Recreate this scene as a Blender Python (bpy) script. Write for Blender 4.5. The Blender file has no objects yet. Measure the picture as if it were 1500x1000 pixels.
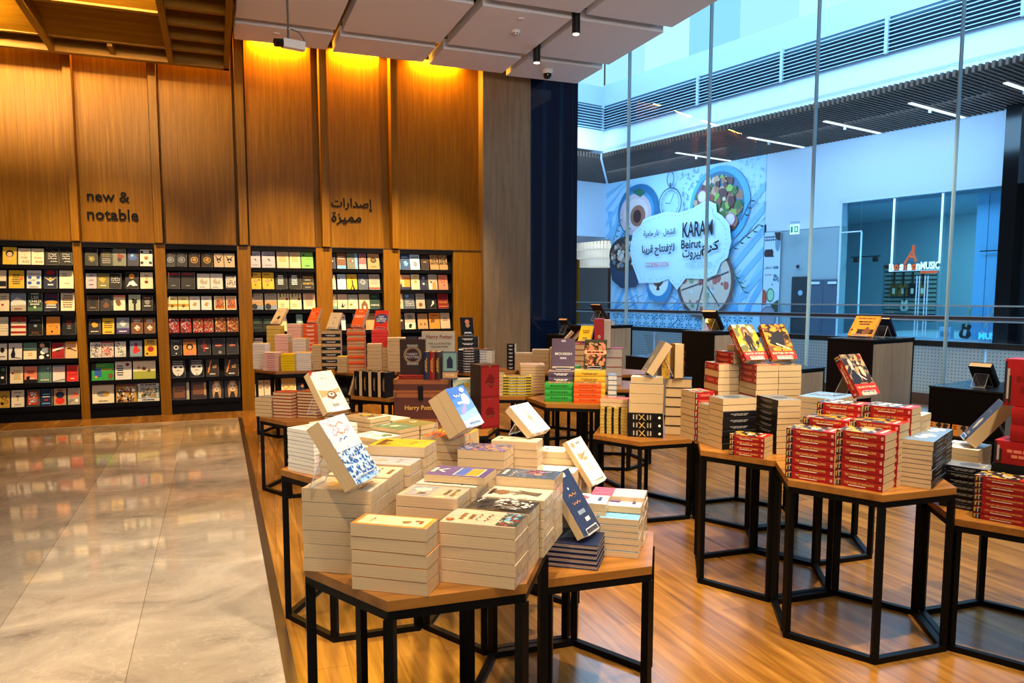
import bpy, bmesh, math, random
from mathutils import Matrix, Vector, Euler
SC=bpy.context.scene; COL=SC.collection
R=math.radians
random.seed(7)
# ------------------------------------------------------------------ colours
PAL=dict(cream='ddcfae',creamp='e6d6b4',creamw='ded2b8',creamy='ecdca0',whitec='dcd7ce',white='f6f4f0',black='0b0a0b',charcoal='26242a',
 grey='8a8680',greige='b3a894',greyblue='8492a4',greengrey='6e7060',lilac='b9b3c2',lilacg='aaa4b0',yellow='e3b52c',yellowb='efcb12',yellowk='c9ab50',
 mustard='c1962f',orange='e08a2c',orange2='e2602a',orangeb='ee5a12',red='a01a18',redd='a5231e',redb='d92c1e',redw='d8b3a4',darkred='7d1512',
 salmon='e2805f',peach='edb183',peachp='e8c6a4',pinkish='e3c0a2',pinkc='c9a491',pinkw='e9b9ac',blue='2c56a8',blued='2a4a80',skyb='6fb4dc',skyp='b4cfe4',
 duskblue='5a5f9c',navy='1a2340',navyc='27324f',navyblue='27324f',teal='5f8478',tealgrey='6f958f',green='4c6e50',greenb='2c9a34',greenl='6fb04a',grassy='a3a83e',
 darkgreen='1f3a30',palegreen='b2bea0',olive='6d6836',olivey='b59c28',darkolive='3b3a22',ochre='b99a45',brown='75492a',brownish='7d6a52',darkbrown='32201a',
 tan='b98f5c',tanp='cdb493',mauve='8d5d66',purple='4d3f78',plum='57465a',slate='4d5666',steel='6b84a0',paleblue='a9cbe6',greycov='75797c',
 gold='d9b45c',witchercov='5a4a35',bluegrad='4472be',whiteb='d2d8e6',darkgreenish='3f4030',ink='e9dfc8')
def lin(h):
    if isinstance(h,(tuple,list)): return (*h[:3],1)
    h=PAL.get(h,h)
    v=[int(h[i:i+2],16)/255 for i in (0,2,4)]
    return (*[c/12.92 if c<=.04045 else ((c+.055)/1.055)**2.4 for c in v],1)
MATS={}
def mat(name,color=None,rough=.5,metal=0,coat=0,emit=None,es=0,wrap=0,spec=.5):
    if name in MATS: return MATS[name]
    m=bpy.data.materials.new(name); m.use_nodes=True; nt=m.node_tree; b=nt.nodes['Principled BSDF']
    b.inputs['Base Color'].default_value=lin(color if color is not None else name)
    b.inputs['Roughness'].default_value=rough; b.inputs['Metallic'].default_value=metal
    b.inputs['Specular IOR Level'].default_value=spec
    if coat: b.inputs['Coat Weight'].default_value=coat; b.inputs['Coat Roughness'].default_value=.12
    if emit is not None: b.inputs['Emission Color'].default_value=lin(emit); b.inputs['Emission Strength'].default_value=es
    if wrap: film(nt,b)
    MATS[name]=m; return m
def film(nt,b):
    """crinkled clear film over the paper: a coat with its own bumpy normal"""
    tc=nt.nodes.new('ShaderNodeTexCoord'); n=nt.nodes.new('ShaderNodeTexNoise'); n.inputs['Scale'].default_value=22; n.inputs['Detail'].default_value=3; n.inputs['Distortion'].default_value=1.2
    bp=nt.nodes.new('ShaderNodeBump'); bp.inputs['Strength'].default_value=.55; bp.inputs['Distance'].default_value=.01
    nt.links.new(tc.outputs['Object'],n.inputs['Vector']); nt.links.new(n.outputs['Fac'],bp.inputs['Height']); nt.links.new(bp.outputs['Normal'],b.inputs['Coat Normal'])
    b.inputs['Coat Weight'].default_value=1.0; b.inputs['Coat Roughness'].default_value=.08
def cm(c,wrap=0):
    """book-cover material of one palette colour"""
    return mat('cover_'+str(c),c,.42,spec=.28) if not wrap else mat('cover_'+str(c)+'_wrapped',c,.4,wrap=1)
def nodes(name):
    m=bpy.data.materials.new(name); m.use_nodes=True; nt=m.node_tree; MATS[name]=m
    return m,nt,nt.nodes['Principled BSDF'],lambda t:nt.nodes.new('ShaderNode'+t),nt.links.new
def ramp(nd,stops):
    cr=nd.color_ramp
    while len(cr.elements)<len(stops): cr.elements.new(.5)
    for e,(p,c) in zip(cr.elements,stops): e.position=p; e.color=lin(c)
def paper(name,c1,c2,wrap=0):
    m,nt,b,N,L=nodes(name)
    tc=N('TexCoord'); mp=N('Mapping'); mp.inputs['Scale'].default_value=(3,3,900); n=N('TexNoise'); n.inputs['Scale'].default_value=1; n.inputs['Detail'].default_value=2
    r=N('ValToRGB'); ramp(r,[(.3,c1),(.7,c2)])
    L(tc.outputs['Object'],mp.inputs['Vector']); L(mp.outputs['Vector'],n.inputs['Vector']); L(n.outputs['Fac'],r.inputs['Fac']); L(r.outputs['Color'],b.inputs['Base Color'])
    b.inputs['Roughness'].default_value=.75
    if wrap: film(nt,b)
    return m
PAGES={'p':paper('paper_cream','bd9c6c','d2b486'),'pw':paper('paper_white','d9d2c4','efe9de'),'pd':paper('paper_greybrown','a68d78','bda690'),
 'pg':paper('paper_grey','a89e92','c2b8ac'),'py':paper('paper_yellow','c9a842','d8bc60')}
PAGESW={'p':paper('paper_cream_wrapped','c0a074','d6ba8c',1),'pw':paper('paper_white_wrapped','dcd5c8','efe9de',1)}
def wood(name,c1,c2,c3,scale=(14,14,.9),rough=.42,spec=.4):
    m,nt,b,N,L=nodes(name)
    tc=N('TexCoord'); mp=N('Mapping'); mp.inputs['Scale'].default_value=scale
    n=N('TexNoise'); n.inputs['Scale'].default_value=1.4; n.inputs['Detail'].default_value=6; n.inputs['Distortion'].default_value=.35
    n2=N('TexNoise'); n2.inputs['Scale'].default_value=9; n2.inputs['Detail'].default_value=3
    mx=N('MixRGB') if False else N('Mix'); mx.data_type='FLOAT'; mx.inputs[0].default_value=.3
    r=N('ValToRGB'); ramp(r,[(.28,c1),(.5,c2),(.75,c3)])
    L(tc.outputs['Object'],mp.inputs['Vector']); L(mp.outputs['Vector'],n.inputs['Vector']); L(mp.outputs['Vector'],n2.inputs['Vector'])
    L(n.outputs['Fac'],mx.inputs[2]); L(n2.outputs['Fac'],mx.inputs[3]); L(mx.outputs[0],r.inputs['Fac']); L(r.outputs['Color'],b.inputs['Base Color'])
    b.inputs['Roughness'].default_value=rough; b.inputs['Specular IOR Level'].default_value=spec
    return m
WOODV=wood('oak_vertical','6e4606','835609','986a12',scale=(34,34,1.1),spec=.12)
WOODG=wood('oak_daylit_vertical','6a5844','7c6850','8c785e')  # column oak greyed: its cooler daylight is put into the wood colour
WOODH=wood('oak_horizontal','6e4606','835609','986a12',scale=(.9,14,14),spec=.15)
WOODT=wood('oak_tabletop','7a4c1a','945f26','a87232',scale=(1.2,16,16),rough=.3)
WOODY=wood('oak_along_depth','6e4606','835609','986a12',scale=(14,.9,14),spec=.15)
WOODP=wood('grey_oak_panel','77695a','8b7c6a','9d8f7b',scale=(18,18,1.0),rough=.45)
def plankfloor():
    m,nt,b,N,L=nodes('oak_plank_floor')
    tc=N('TexCoord'); mp=N('Mapping'); mp.inputs['Rotation'].default_value=(0,0,R(93.5))
    br=N('TexBrick'); br.offset=.37; br.inputs['Scale'].default_value=1; br.inputs['Brick Width'].default_value=1.5; br.inputs['Row Height'].default_value=.135
    br.inputs['Mortar Size'].default_value=.0018; br.inputs['Mortar Smooth'].default_value=.2; br.inputs['Bias'].default_value=0
    br.inputs['Color1'].default_value=lin('6b4315'); br.inputs['Color2'].default_value=lin('aa7632'); br.inputs['Mortar'].default_value=lin('5a3818')
    gm=N('Mapping'); gm.inputs['Scale'].default_value=(17,1.1,1)
    n=N('TexNoise'); n.inputs['Scale'].default_value=1.3; n.inputs['Detail'].default_value=7; n.inputs['Distortion'].default_value=.7
    r=N('ValToRGB'); ramp(r,[(.3,'5c3b12'),(.5,'8f6126'),(.72,'c08e44')])
    mx=N('Mix'); mx.data_type='RGBA'; mx.inputs[0].default_value=.5
    L(tc.outputs['Object'],mp.inputs['Vector']); L(mp.outputs['Vector'],br.inputs['Vector']); L(tc.outputs['Object'],gm.inputs['Vector']); L(gm.outputs['Vector'],n.inputs['Vector'])
    L(n.outputs['Fac'],r.inputs['Fac']); L(br.outputs['Color'],mx.inputs[6]); L(r.outputs['Color'],mx.inputs[7]); L(mx.outputs[2],b.inputs['Base Color'])
    bp=N('Bump'); bp.inputs['Strength'].default_value=.12; bp.inputs['Distance'].default_value=.002; L(br.outputs['Fac'],bp.inputs['Height']); bp.invert=True
    L(bp.outputs['Normal'],b.inputs['Normal']); b.inputs['Roughness'].default_value=.22; b.inputs['Specular IOR Level'].default_value=.55
    return m
def marble():
    m,nt,b,N,L=nodes('polished_marble')
    tc=N('TexCoord'); mp=N('Mapping'); mp.inputs['Rotation'].default_value=(0,0,R(8)); mp.inputs['Scale'].default_value=(.9,1.35,1)
    n=N('TexNoise'); n.inputs['Scale'].default_value=1.7; n.inputs['Detail'].default_value=10; n.inputs['Roughness'].default_value=.66; n.inputs['Distortion'].default_value=.7
    r=N('ValToRGB'); ramp(r,[(.28,'7a736d'),(.43,'a69c90'),(.58,'bbb0a2'),(.78,'d2c8ba')])
    v=N('TexVoronoi'); v.feature='DISTANCE_TO_EDGE'; v.inputs['Scale'].default_value=6.5
    n2=N('TexNoise'); n2.inputs['Scale'].default_value=7; n2.inputs['Detail'].default_value=5
    ad=N('Mix'); ad.data_type='RGBA'; ad.inputs[0].default_value=.38
    rv=N('ValToRGB'); ramp(rv,[(.0,'9a9a9a'),(.03,'000000'),(1,'000000')])
    n3=N('TexNoise'); n3.inputs['Scale'].default_value=1.1; mm=N('Math'); mm.operation='MULTIPLY'
    mx=N('Mix'); mx.data_type='RGBA'; mx.inputs[7].default_value=lin('ece2d2')
    L(tc.outputs['Object'],mp.inputs['Vector']); L(mp.outputs['Vector'],n.inputs['Vector']); L(n.outputs['Fac'],r.inputs['Fac'])
    L(tc.outputs['Object'],n2.inputs['Vector']); L(tc.outputs['Object'],ad.inputs[6]); L(n2.outputs['Color'],ad.inputs[7]); L(ad.outputs[2],v.inputs['Vector'])
    L(v.outputs['Distance'],rv.inputs['Fac']); L(tc.outputs['Object'],n3.inputs['Vector']); L(rv.outputs['Color'],mm.inputs[0]); L(n3.outputs['Fac'],mm.inputs[1])
    L(mm.outputs[0],mx.inputs[0]); L(r.outputs['Color'],mx.inputs[6])
    br=N('TexBrick'); br.offset=0; br.inputs['Brick Width'].default_value=.585; br.inputs['Row Height'].default_value=30; br.inputs['Mortar Size'].default_value=.0015; br.inputs['Scale'].default_value=1
    br.inputs['Color1'].default_value=(1,1,1,1); br.inputs['Color2'].default_value=(.8,.8,.8,1); br.inputs['Mortar'].default_value=(.35,.33,.3,1)
    sh=N('Mapping'); sh.inputs['Location'].default_value=(-.2,15,0); L(tc.outputs['Object'],sh.inputs['Vector']); L(sh.outputs['Vector'],br.inputs['Vector'])
    mu=N('Mix'); mu.data_type='RGBA'; mu.blend_type='MULTIPLY'; mu.inputs[0].default_value=1; L(mx.outputs[2],mu.inputs[6]); L(br.outputs['Color'],mu.inputs[7]); L(mu.outputs[2],b.inputs['Base Color'])
    b.inputs['Roughness'].default_value=.05; b.inputs['Specular IOR Level'].default_value=.7
    return m
def glassmat(name,tint,gl=.06,rough=.0):
    m,nt,b,N,L=nodes(name); nt.nodes.remove(b); out=nt.nodes['Material Output']
    t=N('BsdfTransparent'); t.inputs['Color'].default_value=(*tint,1); g=N('BsdfGlossy'); g.inputs['Roughness'].default_value=rough
    fr=N('LayerWeight'); fr.inputs['Blend'].default_value=.5; pw=N('Math'); pw.operation='POWER'; pw.inputs[1].default_value=4; ma=N('Math'); ma.operation='MULTIPLY_ADD'; ma.inputs[1].default_value=.6; ma.inputs[2].default_value=.012+gl
    mx=N('MixShader'); L(fr.outputs['Facing'],pw.inputs[0]); L(pw.outputs[0],ma.inputs[0]); L(ma.outputs[0],mx.inputs['Fac']); L(t.outputs[0],mx.inputs[1]); L(g.outputs[0],mx.inputs[2]); L(mx.outputs[0],out.inputs['Surface'])
    return m
def emis(name,c,s):
    m,nt,b,N,L=nodes(name); nt.nodes.remove(b); e=N('Emission'); e.inputs['Color'].default_value=lin(c); e.inputs['Strength'].default_value=s
    L(e.outputs[0],nt.nodes['Material Output'].inputs['Surface']); return m
FLOOR=plankfloor(); MARBLE=marble()
GLASS=glassmat('shopfront_glass',(.90,.96,1.0),.0); ACRYL=glassmat('clear_acrylic',(.97,.98,.99),.05,.03); BGLASS=glassmat('balustrade_glass',(.84,.93,.97),.02)
BLK=mat('black_steel','040404',.5,spec=.15); BLKM=mat('black_shelf','040308',.6,spec=.12); NAVY=mat('navy_glass_panel','0a1730',.06,spec=.7)
PAINT=mat('white_ceiling_paint','dad6d4',.85); DARKC=mat('dark_ceiling_void','17130f',.9); STEEL=mat('brushed_steel','d3dee6',.35); WHT=mat('white_plastic','dedad4',.4)
# ------------------------------------------------------------------ mesh builder
class MB:
    def __init__(s): s.v=[]; s.f=[]; s.mi=[]; s.ms=[]; s.sm=[]
    def m(s,mt):
        if mt not in s.ms: s.ms.append(mt)
        return s.ms.index(mt)
    def add(s,vs,fs,mt,M=None,smooth=False):
        o=len(s.v); i=s.m(mt)
        s.v+= [tuple(M@Vector(p)) if M else tuple(p) for p in vs]
        for f in fs: s.f.append([o+k for k in f]); s.mi.append(i); s.sm.append(smooth)
        return s
    def box(s,c,d,mt,M=None,rz=0):
        x,y,z=[k/2 for k in d]; vs=[(a*x,b*y,e*z) for e in (-1,1) for b in (-1,1) for a in (-1,1)]
        if rz: vs=[(p*math.cos(rz)-q*math.sin(rz),p*math.sin(rz)+q*math.cos(rz),r) for p,q,r in vs]
        vs=[(p+c[0],q+c[1],r+c[2]) for p,q,r in vs]
        return s.add(vs,[(0,2,3,1),(4,5,7,6),(0,1,5,4),(2,6,7,3),(0,4,6,2),(1,3,7,5)],mt,M)
    def b2(s,lo,hi,mt,M=None): return s.box([(a+b)/2 for a,b in zip(lo,hi)],[b-a for a,b in zip(lo,hi)],mt,M)
    def prism(s,poly,z0,z1,mt,M=None):
        n=len(poly); vs=[(x,y,z0) for x,y in poly]+[(x,y,z1) for x,y in poly]
        return s.add(vs,[tuple(range(n))[::-1],tuple(range(n,2*n))]+[(i,(i+1)%n,n+(i+1)%n,n+i) for i in range(n)],mt,M)
    def cyl(s,a,b,r0,mt,r1=None,n=14,M=None,cap=True):
        a=Vector(a);b=Vector(b); r1=r0 if r1 is None else r1; d=(b-a).normalized(); u=d.orthogonal().normalized(); w=d.cross(u)
        vs=[tuple(a+(u*math.cos(2*math.pi*k/n)+w*math.sin(2*math.pi*k/n))*r0) for k in range(n)]+[tuple(b+(u*math.cos(2*math.pi*k/n)+w*math.sin(2*math.pi*k/n))*r1) for k in range(n)]
        fs=[(k,(k+1)%n,n+(k+1)%n,n+k) for k in range(n)]
        s.add(vs,fs,mt,M,True)
        if cap: s.add(vs,[tuple(range(n))[::-1],tuple(range(n,2*n))],mt,M)
        return s
    def tube(s,pts,r,mt,n=8,M=None):
        for a,b in zip(pts,pts[1:]): s.cyl(a,b,r,mt,n=n,M=M)
        return s
    def lathe(s,prof,mt,n=20,M=None):
        vs=[(r*math.cos(2*math.pi*k/n),r*math.sin(2*math.pi*k/n),z) for r,z in prof for k in range(n)]
        fs=[(j*n+k,j*n+(k+1)%n,(j+1)*n+(k+1)%n,(j+1)*n+k) for j in range(len(prof)-1) for k in range(n)]
        return s.add(vs,fs,mt,M,True)
    def mesh(s,name):
        me=bpy.data.meshes.new(name); me.from_pydata(s.v,[],s.f)
        for m in s.ms: me.materials.append(m)
        me.polygons.foreach_set('material_index',s.mi); me.polygons.foreach_set('use_smooth',s.sm); me.update()
        return me
    def build(s,name,parent=None,M=None):
        o=bpy.data.objects.new(name,s.mesh(name)); COL.objects.link(o)
        if M is not None: o.matrix_world=M
        if parent: o.parent=parent
        return o
def tag(o,label=None,cat=None,group=None,kind=None):
    if label: o['label']=label
    if cat: o['category']=cat
    if group: o['group']=group
    if kind: o['kind']=kind
    return o
def thing(name,label,cat,loc=(0,0,0),rot=(0,0,0),group=None,M=None):
    o=bpy.data.objects.new(name,None); o.empty_display_size=.05; COL.objects.link(o)
    if M is not None: o.matrix_world=M
    else: o.location=loc; o.rotation_euler=rot
    return tag(o,label,cat,group)
def struct(o): o['kind']='structure'; return o
def copy_tree(o,parent=None):
    c=o.copy(); COL.objects.link(c); c.parent=parent
    for ch in o.children: copy_tree(ch,c)
    return c
# ------------------------------------------------------------------ lettering (glyph outlines as flat or raised mesh)
TXT={}
def glyphs(t,bold=0,depth=0):
    k=(t,bold,depth)
    if k in TXT: return TXT[k]
    c=bpy.data.curves.new('lettering','FONT'); c.body=t; c.align_x='CENTER'; c.align_y='CENTER'; c.resolution_u=2; c.offset=bold; c.extrude=depth
    o=bpy.data.objects.new('lettering',c); COL.objects.link(o); bpy.context.view_layer.update()
    me=bpy.data.meshes.new_from_object(o.evaluated_get(bpy.context.evaluated_depsgraph_get()))
    vs=[tuple(v.co) for v in me.vertices]; fs=[tuple(p.vertices) for p in me.polygons]
    bpy.data.objects.remove(o); bpy.data.curves.remove(c); bpy.data.meshes.remove(me)
    xs=[v[0] for v in vs] or [0,1]; ys=[v[1] for v in vs] or [0,1]
    cx,cy=(min(xs)+max(xs))/2,(min(ys)+max(ys))/2
    TXT[k]=([(x-cx,y-cy,z) for x,y,z in vs],fs,max(xs)-min(xs),max(ys)-min(ys)); return TXT[k]
def put_text(mb,t,fn,width,mt,height=None,bold=0,rot=0):
    """fn maps (x,y) in metres about the text centre to a point"""
    vs,fs,w,h=glyphs(t,bold)
    sx=width/w if w else 1; sy=sx if height is None else height/h
    if height is None and h*sy>.0: pass
    c,s_=math.cos(rot),math.sin(rot)
    mb.add([fn(x*sx*c-y*sy*s_,x*sx*s_+y*sy*c) for x,y,z in vs],fs,mt)
# ------------------------------------------------------------------ cover artwork: polygons laid on a rectangle
def art(mb,spec,fn,w,h,matf,step=.00022,seed=0):
    """fn(x,y,z): x in 0..w from the spine, y in 0..h, z = height above the board"""
    if not spec: return
    z=[.0003]
    def poly(pts,c):
        z[0]+=step
        area=sum(a[0]*b[1]-b[0]*a[1] for a,b in zip(pts,pts[1:]+pts[:1]))
        if area<0: pts=pts[::-1]
        mb.add([fn(min(max(x,0),w),min(max(y,0),h),z[0]) for x,y in pts],[tuple(range(len(pts)))],matf(c))
    def ell(cx,cy,rx,ry,c,n=18): poly([(cx+rx*math.cos(2*math.pi*k/n),cy+ry*math.sin(2*math.pi*k/n)) for k in range(n)],c)
    for e in spec.split('+'):
        p=e.split(':'); k=p[0]; f=lambda i:float(p[i])
        rnd=random.Random(hash((len(e),sum(map(ord,e)),seed))&0xffff)
        if k=='rect': poly([(f(2)*w,f(3)*h),(f(4)*w,f(3)*h),(f(4)*w,f(5)*h),(f(2)*w,f(5)*h)],p[1])
        elif k=='circ': ell(f(2)*w,f(3)*h,f(4)*w,f(4)*w,p[1])
        elif k=='oval': ell(f(2)*w,f(3)*h,f(4)*w,f(5)*h,p[1])
        elif k=='ring':
            r=f(4)*w; n=20; z[0]+=step
            o=[(f(2)*w+r*q*math.cos(2*math.pi*i/n),f(3)*h+r*q*math.sin(2*math.pi*i/n)) for q in (1,.72) for i in range(n)]
            mb.add([fn(min(max(x,0),w),min(max(y,0),h),z[0]) for x,y in o],[(i,(i+1)%n,n+(i+1)%n,n+i) for i in range(n)],matf(p[1]))
        elif k=='poly':
            q=[float(x) for x in p[2:]]; poly([(q[i]*w,q[i+1]*h) for i in range(0,len(q),2)],p[1])
        elif k=='blot':
            n=13; rr=f(4)*w; poly([(f(2)*w+rr*rnd.uniform(.55,1.1)*math.cos(2*math.pi*i/n),f(3)*h+rr*1.1*rnd.uniform(.55,1.1)*math.sin(2*math.pi*i/n)) for i in range(n)],p[1])
        elif k=='lines':
            cx,cy,ww,n=f(2),f(3),f(4),int(p[5]); lh=min(.075,.5/n)*h
            for i in range(n):
                y=cy*h+((n-1)/2-i)*lh*1.6; l=ww*w*rnd.uniform(.7,1); x=cx*w-l/2
                z[0]+=step; q=x
                while q<x+l-.001:      # words of a line
                    g=min(l*rnd.uniform(.14,.34),x+l-q)
                    mb.add([fn(min(max(a,0),w),min(max(b_,0),h),z[0]) for a,b_ in ((q,y-lh*.42),(q+g*.88,y-lh*.42),(q+g*.88,y+lh*.42),(q,y+lh*.42))],[(0,1,2,3)],matf(p[1])); q+=g
        elif k=='txt':
            z[0]+=step; zz=z[0]; W=f(5)*w; put_text(mb,p[1],lambda x,y:fn(f(3)*w+x,f(4)*h+y,zz),W,matf(p[2]),bold=.012)
        elif k=='scr':         # hand-drawn strokes, like brush lettering
            cx,cy,ww,n=f(2)*w,f(3)*h,f(4)*w,int(p[5]); lh=.62*min(.13*h,.2*ww+.02*h)
            for i in range(n):
                y=cy+((n-1)/2-i)*.13*h; x=cx-ww/2; z[0]+=step
                while x<cx+ww/2-.02*w:
                    g=min(rnd.uniform(.07,.2)*w,cx+ww/2-x+.02*w); t=rnd.uniform(.10,.2)*lh; m_=7; a0=rnd.uniform(0,6.3); fr=rnd.uniform(3,8)
                    top=[];bot=[]
                    for q in range(m_):
                        u=q/(m_-1); yy=y+lh*.45*math.sin(a0+fr*u)*(1-.4*u); tt=t*(.35+math.sin(math.pi*(u*.8+.1))); top.append((x+g*u,yy+tt)); bot.append((x+g*u,yy-tt))
                    pts=top+bot; mb.add([fn(min(max(X,0),w),min(max(Y,0),h),z[0]) for X,Y in pts],[(q,m_+q,m_+q+1,q+1) for q in range(m_-1)],matf(p[1]))
                    if rnd.random()<.5: z_=t*1.1; X,Y=x+g*.5,y+lh*rnd.choice((-.9,.95)); mb.add([fn(min(max(X+dx*z_,0),w),min(max(Y+dy*z_,0),h),z[0]) for dx,dy in ((-1,0),(0,-1),(1,0),(0,1))],[(0,1,2,3)],matf(p[1]))
                    x+=g*1.08
        elif k=='speck':       # many small paint dabs: four colours, box, count, size, seed
            cs=p[1:5]; x0,y0,x1,y1=[float(v) for v in p[5:9]]; cnt=int(p[9]); sz=float(p[10]); q=random.Random(int(p[11])); vs={c:([],[]) for c in cs}
            poly([(x0*w,y0*h),(x1*w,y0*h),(x1*w,y1*h),(x0*w,y1*h)],cs[0])
            for i in range(cnt):
                X=q.uniform(x0,x1)*w; Y=q.uniform(y0,y1)*h; rr=sz*w*q.uniform(.5,1.4); a0=q.uniform(0,6.3); e=q.uniform(.35,1); n=6; zz=z[0]+step*.3+step*.02*i
                c=q.choice(cs[1:])
                mb.add([fn(min(max(X+rr*math.cos(a0)*math.cos(6.283*j/n)-rr*e*math.sin(a0)*math.sin(6.283*j/n),x0*w),x1*w),min(max(Y+rr*math.sin(a0)*math.cos(6.283*j/n)+rr*e*math.cos(a0)*math.sin(6.283*j/n),y0*h),y1*h),zz) for j in range(n)],[tuple(range(n))],matf(c))
            z[0]+=step*(.4+.02*cnt)
        elif k=='mosaic':
            cs=p[1:5]; x0,y0,x1,y1=[float(v) for v in p[5:9]]; q=random.Random(int(p[9])); nx,ny=9,13
            poly([(x0*w,y0*h),(x1*w,y0*h),(x1*w,y1*h),(x0*w,y1*h)],cs[0])
            for i in range(nx*ny*2//3):
                cx=q.uniform(x0+.06,x1-.06)*w; cy=q.uniform(y0+.05,y1-.05)*h; n=q.choice((4,5,6)); rr=q.uniform(.03,.085)*w; a0=q.uniform(0,6)
                poly([(min(max(cx+rr*q.uniform(.6,1.2)*math.cos(a0+6.283*j/n),x0*w),x1*w),min(max(cy+rr*q.uniform(.6,1.2)*math.sin(a0+6.283*j/n),y0*h),y1*h)) for j in range(n)],q.choice(cs[1:]))
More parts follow.
